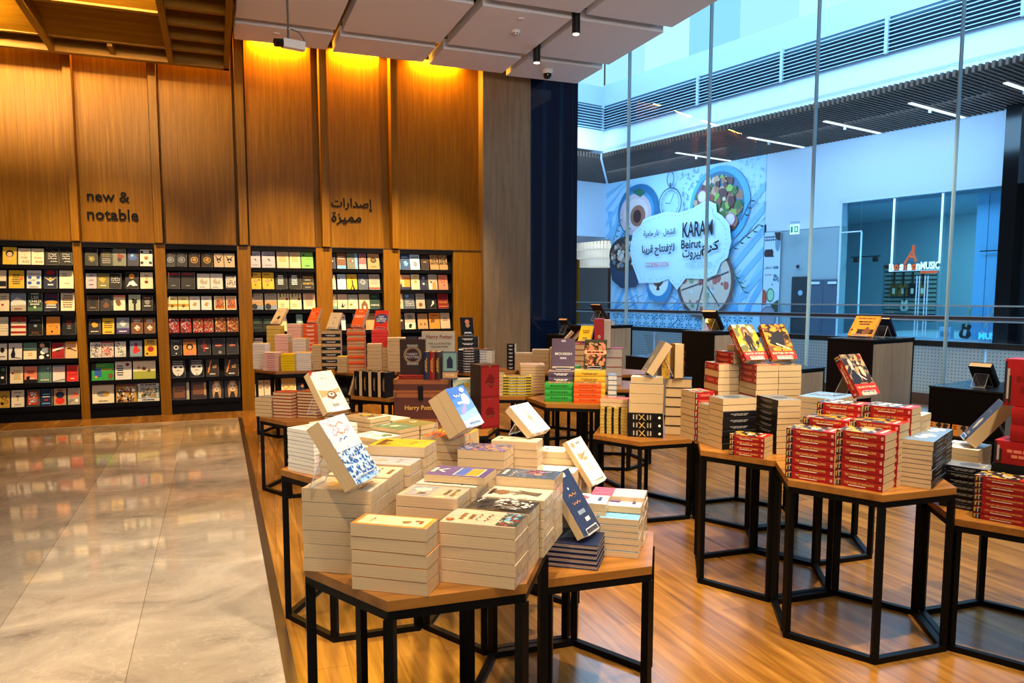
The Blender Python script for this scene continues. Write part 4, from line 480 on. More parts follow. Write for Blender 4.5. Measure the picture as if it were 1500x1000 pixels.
{'id': 'M1', 'c': [2.5732, 4.579], 'z': 0.55, 'l1': 0.1874, 'l2': 0.13, 'h': 0.188, 'n': 9, 'phi': 141.0, 'sp': '1', 'what': 'yellow and black patterned paperback', 'where': 'patterned stack on the middle table', 'cov': 'yellowk', 'spc': 'ochre', 'pg': 'p', 'hc': 0, 'art': 'stripes', 'sart': ('stripe', 'black'), 'wrap': 0, 'group': None, 'topcov': None, 'topart': None, 'flip': 0, 'parts': 1, 'label1': None},
{'id': 'M1b', 'c': [2.5754, 4.5838], 'z': 0.739, 'l1': 0.19, 'l2': 0.12, 'h': 0.055, 'n': 2, 'phi': 141.0, 'sp': '3', 'what': 'orange and cream paperback', 'where': 'pair on the patterned stack', 'cov': 'orange2', 'spc': 'orange2', 'pg': 'p', 'hc': 0, 'art': 'lines', 'sart': None, 'wrap': 0, 'group': None, 'topcov': None, 'topart': None, 'flip': 0, 'parts': 1, 'label1': None},
{'id': 'M2', 'c': [2.7107, 4.3963], 'z': 0.55, 'l1': 0.2357, 'l2': 0.13, 'h': 0.1642, 'n': 3, 'phi': 145.0, 'sp': '1', 'what': 'black-spined gold-ornamented book', 'where': 'black-spined stack on the middle table', 'cov': 'black', 'spc': 'black', 'pg': 'p', 'hc': 0, 'art': None, 'sart': ('orn', 'gold'), 'wrap': 0, 'group': None, 'topcov': None, 'topart': None, 'flip': 0, 'parts': 1, 'label1': None},
{'id': 'M2b', 'c': [2.7118, 4.3955], 'z': 0.7152, 'l1': 0.225, 'l2': 0.13, 'h': 0.1976, 'n': 3, 'phi': 145.0, 'sp': '3', 'what': 'thick cream-edged book', 'where': 'cream pile on the black-spined books', 'cov': 'greycov', 'spc': 'greycov', 'pg': 'p', 'hc': 0, 'art': 'pale', 'sart': None, 'wrap': 0, 'group': None, 'topcov': None, 'topart': None, 'flip': 0, 'parts': 1, 'label1': None},
{'id': 'M2c', 'c': [2.72, 4.402], 'z': 0.9138, 'l1': 0.215, 'l2': 0.12, 'h': 0.045, 'n': 1, 'phi': 145.0, 'sp': '3', 'what': 'box', 'where': 'x', 'cov': 'creamw', 'spc': 'creamw', 'pg': 'p', 'hc': 0, 'art': 'pale', 'sart': None, 'wrap': 0, 'group': None, 'topcov': None, 'topart': None, 'flip': 0, 'parts': 1, 'label1': 'cream-edged book lying topmost under the big leaning cream book'},
{'id': 'M3', 'c': [2.9588, 4.3799], 'z': 0.55, 'l1': 0.1767, 'l2': 0.13, 'h': 0.393, 'n': 6, 'phi': 145.0, 'sp': '3', 'what': 'thick black-covered book', 'where': 'tall stack at the middle table corner', 'cov': 'black', 'spc': 'black', 'pg': 'p', 'hc': 1, 'art': None, 'sart': None, 'wrap': 0, 'group': None, 'topcov': None, 'topart': None, 'flip': 0, 'parts': 1, 'label1': None},
{'id': 'P1', 'c': [2.2372, 5.5968], 'z': 0.71, 'l1': 0.224, 'l2': 0.15, 'h': 0.1555, 'n': 7, 'phi': 160.0, 'sp': '1', 'what': 'yellow-edged cookbook', 'where': 'cookbook stack beside the red chest', 'cov': 'yellowb', 'spc': 'darkolive', 'pg': 'py', 'hc': 1.7, 'art': 'food', 'sart': ('NEW FEAST', 'white'), 'wrap': 0, 'group': None, 'topcov': None, 'topart': None, 'flip': 0, 'parts': 0, 'label1': None},
{'id': 'P1b', 'c': [2.1122, 5.6423], 'z': 0.71, 'l1': 0.06, 'l2': 0.15, 'h': 0.175, 'n': 6, 'phi': 160.0, 'sp': '3', 'what': 'pale cookbook', 'where': 'narrow stack at the table end', 'cov': 'brownish', 'spc': 'brownish', 'pg': 'p', 'hc': 0, 'art': 'pale', 'sart': None, 'wrap': 0, 'group': None, 'topcov': None, 'topart': None, 'flip': 0, 'parts': 0, 'label1': None},
{'id': 'P2', 'c': [2.4176, 5.7067], 'z': 0.71, 'l1': 0.2, 'l2': 0.2, 'h': 0.235, 'n': 10, 'phi': 160.0, 'sp': '3', 'what': 'cream and pink cookbook', 'where': 'tall pale stack behind the yellow cookbooks', 'cov': 'pinkc', 'spc': 'pinkc', 'pg': 'p', 'hc': 0, 'art': 'pale', 'sart': None, 'wrap': 0, 'group': None, 'topcov': None, 'topart': None, 'flip': 0, 'parts': 0, 'label1': None},
{'id': 'P3', 'c': [2.4099, 5.1548], 'z': 0.71, 'l1': 0.2119, 'l2': 0.15, 'h': 0.1395, 'n': 3, 'phi': 152.0, 'sp': '1', 'what': 'green-spined cookbook', 'where': 'green cookbook stack', 'cov': 'greenb', 'spc': 'greenb', 'pg': 'p', 'hc': 1, 'art': 'food', 'sart': ('FOOD', 'black'), 'wrap': 0, 'group': None, 'topcov': None, 'topart': None, 'flip': 0, 'parts': 0, 'label1': None},
{'id': 'P4', 'c': [2.5873, 5.0301], 'z': 0.71, 'l1': 0.2035, 'l2': 0.15, 'h': 0.1454, 'n': 4, 'phi': 152.0, 'sp': '1', 'what': 'orange-spined cookbook', 'where': 'orange cookbook stack', 'cov': 'orangeb', 'spc': 'orangeb', 'pg': 'pw', 'hc': 1, 'art': 'food', 'sart': ('FOOD', 'black'), 'wrap': 0, 'group': None, 'topcov': None, 'topart': None, 'flip': 0, 'parts': 0, 'label1': None},
{'id': 'P5', 'c': [2.4923, 5.2865], 'z': 0.71, 'l1': 0.2, 'l2': 0.15, 'h': 0.215, 'n': 5, 'phi': 152.0, 'sp': '1', 'what': 'dark-striped cookbook', 'where': 'stack under the purple cookbook', 'cov': 'pinkc', 'spc': 'plum', 'pg': 'p', 'hc': 1, 'art': 'pale', 'sart': ('', 'white'), 'wrap': 0, 'group': None, 'topcov': None, 'topart': None, 'flip': 0, 'parts': 0, 'label1': None},
{'id': 'P6', 'c': [2.6773, 5.1691], 'z': 0.71, 'l1': 0.235, 'l2': 0.17, 'h': 0.225, 'n': 5, 'phi': 152.0, 'sp': '1', 'what': 'yellow-spined cookbook', 'where': 'stack under the roast display cookbook', 'cov': 'yellow', 'spc': 'yellow', 'pg': 'pw', 'hc': 1, 'art': 'pale', 'sart': ('', 'brown'), 'wrap': 0, 'group': None, 'topcov': None, 'topart': None, 'flip': 0, 'parts': 0, 'label1': None},
{'id': 'P7', 'c': [2.8437, 5.1146], 'z': 0.71, 'l1': 0.07, 'l2': 0.17, 'h': 0.19, 'n': 5, 'phi': 152.0, 'sp': '3', 'what': 'blue and white cookbook', 'where': 'narrow stack beside the yellow cookbooks', 'cov': 'steel', 'spc': 'steel', 'pg': 'pw', 'hc': 1, 'art': 'pale', 'sart': None, 'wrap': 0, 'group': None, 'topcov': None, 'topart': None, 'flip': 0, 'parts': 0, 'label1': None},
{'id': 'P8', 'c': [2.6631, 5.4032], 'z': 0.71, 'l1': 0.1, 'l2': 0.17, 'h': 0.24, 'n': 6, 'phi': 152.0, 'sp': '1', 'what': 'green-spined book', 'where': 'stack between the two display cookbooks', 'cov': 'green', 'spc': 'greenb', 'pg': 'p', 'hc': 1, 'art': 'pale', 'sart': None, 'wrap': 0, 'group': None, 'topcov': None, 'topart': None, 'flip': 0, 'parts': 0, 'label1': None},
{'id': 'Q1', 'c': [3.3009, 5.9623], 'z': 0.71, 'l1': 0.2, 'l2': 0.19, 'h': 0.33, 'n': 4, 'phi': 150.0, 'sp': '3', 'what': 'red-covered reference book', 'where': 'grey-edged red stack behind the cookbooks', 'cov': 'red', 'spc': 'red', 'pg': 'pg', 'hc': 1, 'art': None, 'sart': None, 'wrap': 0, 'group': None, 'topcov': None, 'topart': None, 'flip': 0, 'parts': 0, 'label1': None},
{'id': 'Q2', 'c': [3.1191, 6.1891], 'z': 0.71, 'l1': 0.21, 'l2': 0.2, 'h': 0.36, 'n': 7, 'phi': 150.0, 'sp': '3', 'what': 'cream-edged book', 'where': 'pale stack behind the roast display', 'cov': 'red', 'spc': 'red', 'pg': 'p', 'hc': 1, 'art': None, 'sart': None, 'wrap': 0, 'group': None, 'topcov': None, 'topart': None, 'flip': 0, 'parts': 0, 'label1': None},
{'id': 'NB0', 'c': [3.0883, 7.5123], 'z': 0.71, 'l1': 0.185, 'l2': 0.14, 'h': 0.1842, 'n': 5, 'phi': 150.0, 'sp': '3', 'what': 'cream-edged paperback', 'where': 'first pale stack by the wood column', 'cov': 'creamw', 'spc': 'creamw', 'pg': 'p', 'hc': 0, 'art': 'pale', 'sart': None, 'wrap': 0, 'group': None, 'topcov': None, 'topart': None, 'flip': 0, 'parts': 0, 'label1': None},
{'id': 'NB1', 'c': [3.2594, 7.4452], 'z': 0.71, 'l1': 0.185, 'l2': 0.14, 'h': 0.221, 'n': 5, 'phi': 150.0, 'sp': '3', 'what': 'cream-edged paperback', 'where': 'second pale stack by the wood column', 'cov': 'creamw', 'spc': 'creamw', 'pg': 'p', 'hc': 0, 'art': 'pale', 'sart': None, 'wrap': 0, 'group': None, 'topcov': None, 'topart': None, 'flip': 0, 'parts': 0, 'label1': None},
{'id': 'NB2', 'c': [3.4373, 7.3755], 'z': 0.71, 'l1': 0.185, 'l2': 0.14, 'h': 0.243, 'n': 5, 'phi': 150.0, 'sp': '3', 'what': 'cream-edged paperback', 'where': 'third pale stack by the wood column', 'cov': 'creamw', 'spc': 'creamw', 'pg': 'p', 'hc': 0, 'art': 'pale', 'sart': None, 'wrap': 0, 'group': None, 'topcov': None, 'topart': None, 'flip': 0, 'parts': 0, 'label1': None},
{'id': 'NB3', 'c': [3.5878, 7.3164], 'z': 0.71, 'l1': 0.185, 'l2': 0.14, 'h': 0.2503, 'n': 6, 'phi': 150.0, 'sp': '3', 'what': 'cream-edged paperback', 'where': 'fourth pale stack by the wood column', 'cov': 'creamw', 'spc': 'creamw', 'pg': 'p', 'hc': 0, 'art': 'pale', 'sart': None, 'wrap': 0, 'group': None, 'topcov': None, 'topart': None, 'flip': 0, 'parts': 0, 'label1': None},
{'id': 'NBk', 'c': [2.9771, 7.5996], 'z': 0.71, 'l1': 0.085, 'l2': 0.14, 'h': 0.28, 'n': 7, 'phi': 150.0, 'sp': '1', 'what': 'black-spined paperback', 'where': 'dark stack beside the wood column', 'cov': 'black', 'spc': 'black', 'pg': 'p', 'hc': 0, 'art': None, 'sart': ('', 'white'), 'wrap': 0, 'group': None, 'topcov': None, 'topart': None, 'flip': 0, 'parts': 0, 'label1': None},
{'id': 'L1', 'c': [0.3554, 6.0943], 'z': 0.575, 'l1': 0.1533, 'l2': 0.15, 'h': 0.1483, 'n': 5, 'phi': 140.0, 'sp': '3', 'what': 'grey-blue paperback', 'where': 'small stack on the low table by the bookcases', 'cov': 'greycov', 'spc': 'greycov', 'pg': 'p', 'hc': 0, 'art': 'pale', 'sart': None, 'wrap': 0, 'group': None, 'topcov': None, 'topart': None, 'flip': 0, 'parts': 0, 'label1': None},
{'id': 'L2', 'c': [0.484, 5.9763], 'z': 0.575, 'l1': 0.1655, 'l2': 0.15, 'h': 0.1988, 'n': 8, 'phi': 140.0, 'sp': '3', 'what': 'black-covered paperback', 'where': 'red-topped stack on the low table', 'cov': 'red', 'spc': 'red', 'pg': 'p', 'hc': 1, 'art': 'lines', 'sart': None, 'wrap': 0, 'group': None, 'topcov': None, 'topart': None, 'flip': 0, 'parts': 0, 'label1': None},
{'id': 'L3', 'c': [0.6606, 5.9064], 'z': 0.575, 'l1': 0.175, 'l2': 0.15, 'h': 0.205, 'n': 9, 'phi': 140.0, 'sp': '3', 'what': 'red-brown covered paperback', 'where': 'stack behind the cream display book', 'cov': 'darkred', 'spc': 'darkred', 'pg': 'p', 'hc': 1, 'art': 'lines', 'sart': None, 'wrap': 0, 'group': None, 'topcov': None, 'topart': None, 'flip': 0, 'parts': 0, 'label1': None},
{'id': 'L4', 'c': [0.8273, 5.7666], 'z': 0.575, 'l1': 0.13, 'l2': 0.15, 'h': 0.15, 'n': 6, 'phi': 140.0, 'sp': '3', 'what': 'dark paperback', 'where': 'dark stack behind the cream display book', 'cov': 'black', 'spc': 'black', 'pg': 'p', 'hc': 1, 'art': 'lines', 'sart': None, 'wrap': 0, 'group': None, 'topcov': None, 'topart': None, 'flip': 0, 'parts': 0, 'label1': None},
{'id': 'Y1', 'c': [0.4426, 8.6641], 'z': 0.71, 'l1': 0.1431, 'l2': 0.13, 'h': 0.2799, 'n': 9, 'phi': 150.0, 'sp': '3', 'what': 'white paperback', 'where': 'corner white stack on the business table', 'cov': 'whitec', 'spc': 'whitec', 'pg': 'pw', 'hc': 0, 'art': 'pale', 'sart': None, 'wrap': 0, 'group': None, 'topcov': None, 'topart': None, 'flip': 0, 'parts': 0, 'label1': None},
{'id': 'Y2', 'c': [0.5443, 8.4165], 'z': 0.71, 'l1': 0.1751, 'l2': 0.13, 'h': 0.1971, 'n': 8, 'phi': 155.0, 'sp': '1', 'what': 'pink-spined paperback', 'where': 'pink stack on the business table front', 'cov': 'whitec', 'spc': 'pinkw', 'pg': 'p', 'hc': 0, 'art': 'pale', 'sart': ('', 'red'), 'wrap': 0, 'group': None, 'topcov': None, 'topart': None, 'flip': 0, 'parts': 0, 'label1': None},
{'id': 'Y3', 'c': [0.7088, 8.3117], 'z': 0.71, 'l1': 0.1481, 'l2': 0.13, 'h': 0.1853, 'n': 7, 'phi': 155.0, 'sp': '1', 'what': 'yellow-spined paperback', 'where': 'yellow stack on the business table front', 'cov': 'yellow', 'spc': 'yellowb', 'pg': 'p', 'hc': 0, 'art': 'pale', 'sart': None, 'wrap': 0, 'group': None, 'topcov': None, 'topart': None, 'flip': 0, 'parts': 0, 'label1': None},
{'id': 'Y4', 'c': [0.8567, 8.3178], 'z': 0.71, 'l1': 0.164, 'l2': 0.13, 'h': 0.1943, 'n': 9, 'phi': 165.0, 'sp': '3', 'what': 'white-edged paperback', 'where': 'white stack on the business table front', 'cov': 'yellow', 'spc': 'yellow', 'pg': 'pw', 'hc': 0, 'art': 'pale', 'sart': None, 'wrap': 0, 'group': None, 'topcov': None, 'topart': None, 'flip': 0, 'parts': 0, 'label1': None},
{'id': 'Y5', 'c': [1.0008, 8.346], 'z': 0.71, 'l1': 0.0974, 'l2': 0.13, 'h': 0.2699, 'n': 9, 'phi': 165.0, 'sp': '3', 'what': 'yellow-striped paperback', 'where': 'stack at the end of the business table front', 'cov': 'yellow', 'spc': 'yellow', 'pg': 'p', 'hc': 0, 'art': 'pale', 'sart': None, 'wrap': 0, 'group': None, 'topcov': None, 'topart': None, 'flip': 0, 'parts': 0, 'label1': None},
{'id': 'Y6', 'c': [0.6795, 8.7106], 'z': 0.71, 'l1': 0.15, 'l2': 0.13, 'h': 0.37, 'n': 11, 'phi': 155.0, 'sp': '1', 'what': 'pink-spined paperback', 'where': 'inner pink stack on the business table', 'cov': 'whitec', 'spc': 'pinkw', 'pg': 'p', 'hc': 0, 'art': 'pale', 'sart': None, 'wrap': 0, 'group': None, 'topcov': None, 'topart': None, 'flip': 0, 'parts': 0, 'label1': None},
{'id': 'Y7', 'c': [0.8595, 8.6106], 'z': 0.71, 'l1': 0.15, 'l2': 0.13, 'h': 0.33, 'n': 10, 'phi': 155.0, 'sp': '1', 'what': 'yellow and white paperback', 'where': 'inner yellow stack on the business table', 'cov': 'yellow', 'spc': 'whitec', 'pg': 'p', 'hc': 0, 'art': 'pale', 'sart': None, 'wrap': 0, 'group': None, 'topcov': None, 'topart': None, 'flip': 0, 'parts': 0, 'label1': None},
{'id': 'Y8', 'c': [0.615, 8.9527], 'z': 0.71, 'l1': 0.16, 'l2': 0.13, 'h': 0.46, 'n': 11, 'phi': 155.0, 'sp': '3', 'what': 'mustard paperback', 'where': 'mustard stack under the cream display', 'cov': 'mustard', 'spc': 'mustard', 'pg': 'py', 'hc': 0, 'art': 'pale', 'sart': None, 'wrap': 0, 'group': None, 'topcov': None, 'topart': None, 'flip': 0, 'parts': 0, 'label1': None},
{'id': 'Y9', 'c': [0.835, 8.9127], 'z': 0.71, 'l1': 0.16, 'l2': 0.13, 'h': 0.48, 'n': 12, 'phi': 155.0, 'sp': '1', 'what': 'white paperback', 'where': 'white stack beside the mustard stack', 'cov': 'whitec', 'spc': 'pinkw', 'pg': 'p', 'hc': 0, 'art': 'pale', 'sart': None, 'wrap': 0, 'group': None, 'topcov': None, 'topart': None, 'flip': 0, 'parts': 0, 'label1': None},
{'id': 'Y10', 'c': [1.0124, 8.9102], 'z': 0.71, 'l1': 0.17, 'l2': 0.13, 'h': 0.475, 'n': 10, 'phi': 160.0, 'sp': '1', 'what': 'orange-spined paperback', 'where': 'stack under the orange display', 'cov': 'orange2', 'spc': 'orange2', 'pg': 'p', 'hc': 0, 'art': 'pale', 'sart': ('', 'white'), 'wrap': 0, 'group': None, 'topcov': None, 'topart': None, 'flip': 0, 'parts': 0, 'label1': None},
{'id': 'Z1', 'c': [1.1628, 8.3783], 'z': 0.71, 'l1': 0.2, 'l2': 0.15, 'h': 0.42, 'n': 12, 'phi': 165.0, 'sp': '131313131313', 'what': 'black and cream paperback', 'where': 'dark-banded stack under the white display', 'cov': 'black', 'spc': 'black', 'pg': 'p', 'hc': 0, 'art': None, 'sart': ('', 'white'), 'wrap': 0, 'group': None, 'topcov': None, 'topart': None, 'flip': 0, 'parts': 0, 'label1': None},
{'id': 'Z2', 'c': [1.3976, 8.177], 'z': 0.71, 'l1': 0.19, 'l2': 0.15, 'h': 0.44, 'n': 14, 'phi': 165.0, 'sp': '33131331331313', 'what': 'orange-covered hardback', 'where': 'orange stack under the orange slab display', 'cov': 'orange2', 'spc': 'orange2', 'pg': 'p', 'hc': 1, 'art': None, 'sart': None, 'wrap': 0, 'group': None, 'topcov': None, 'topart': None, 'flip': 0, 'parts': 0, 'label1': None},
{'id': 'Z3', 'c': [1.6325, 8.0457], 'z': 0.71, 'l1': 0.18, 'l2': 0.15, 'h': 0.43, 'n': 12, 'phi': 165.0, 'sp': '333333311111', 'what': 'red-spined paperback', 'where': 'stack under the red and blue display', 'cov': 'redb', 'spc': 'redb', 'pg': 'p', 'hc': 0, 'art': None, 'sart': None, 'wrap': 0, 'group': None, 'topcov': None, 'topart': None, 'flip': 0, 'parts': 0, 'label1': None},
{'id': 'Z4', 'c': [1.7576, 7.817], 'z': 0.71, 'l1': 0.19, 'l2': 0.15, 'h': 0.36, 'n': 10, 'phi': 165.0, 'sp': '3', 'what': 'cream-edged paperback', 'where': 'plain cream stack beside the red stack', 'cov': 'creamw', 'spc': 'creamw', 'pg': 'p', 'hc': 0, 'art': 'pale', 'sart': None, 'wrap': 0, 'group': None, 'topcov': None, 'topart': None, 'flip': 0, 'parts': 0, 'label1': None},
{'id': 'Z5', 'c': [1.5257, 7.827], 'z': 0.71, 'l1': 0.15, 'l2': 0.14, 'h': 0.3, 'n': 8, 'phi': 165.0, 'sp': '3', 'what': 'cream-edged paperback', 'where': 'front cream stack of the orange group', 'cov': 'creamw', 'spc': 'creamw', 'pg': 'p', 'hc': 0, 'art': 'pale', 'sart': None, 'wrap': 0, 'group': None, 'topcov': None, 'topart': None, 'flip': 0, 'parts': 0, 'label1': None},
{'id': 'Z6', 'c': [1.2072, 7.9309], 'z': 0.71, 'l1': 0.1, 'l2': 0.12, 'h': 0.17, 'n': 5, 'phi': 165.0, 'sp': '3', 'what': 'yellow-covered paperback', 'where': 'yellow stack behind the standing books', 'cov': 'yellowb', 'spc': 'yellowb', 'pg': 'p', 'hc': 0, 'art': None, 'sart': None, 'wrap': 0, 'group': None, 'topcov': None, 'topart': None, 'flip': 0, 'parts': 0, 'label1': None},
{'id': 'G3', 'c': [2.4457, 7.4575], 'z': 0.71, 'l1': 0.22, 'l2': 0.17, 'h': 0.24, 'n': 9, 'phi': 160.0, 'sp': '1', 'what': 'glossy black and white magazine', 'where': 'magazine stack behind the red tower', 'cov': 'whitec', 'spc': 'black', 'pg': 'p', 'hc': 0, 'art': 'mag', 'sart': ('', 'white'), 'wrap': 0, 'group': None, 'topcov': None, 'topart': None, 'flip': 0, 'parts': 0, 'label1': None},
{'id': 'G4', 'c': [2.6472, 7.5886], 'z': 0.71, 'l1': 0.22, 'l2': 0.17, 'h': 0.22, 'n': 8, 'phi': 150.0, 'sp': '1', 'what': 'glossy black and white magazine', 'where': 'magazine stack by the wood column', 'cov': 'whitec', 'spc': 'whitec', 'pg': 'p', 'hc': 0, 'art': 'mag', 'sart': ('', 'blue'), 'wrap': 0, 'group': None, 'topcov': None, 'topart': None, 'flip': 0, 'parts': 0, 'label1': None},
{'id': 'G5', 'c': [2.5257, 7.7375], 'z': 0.71, 'l1': 0.22, 'l2': 0.17, 'h': 0.36, 'n': 7, 'phi': 160.0, 'sp': '1', 'what': 'black-spined paperback', 'where': 'dark stack under the portrait display', 'cov': 'black', 'spc': 'black', 'pg': 'p', 'hc': 0, 'art': None, 'sart': ('', 'white'), 'wrap': 0, 'group': None, 'topcov': None, 'topart': None, 'flip': 0, 'parts': 0, 'label1': None}]
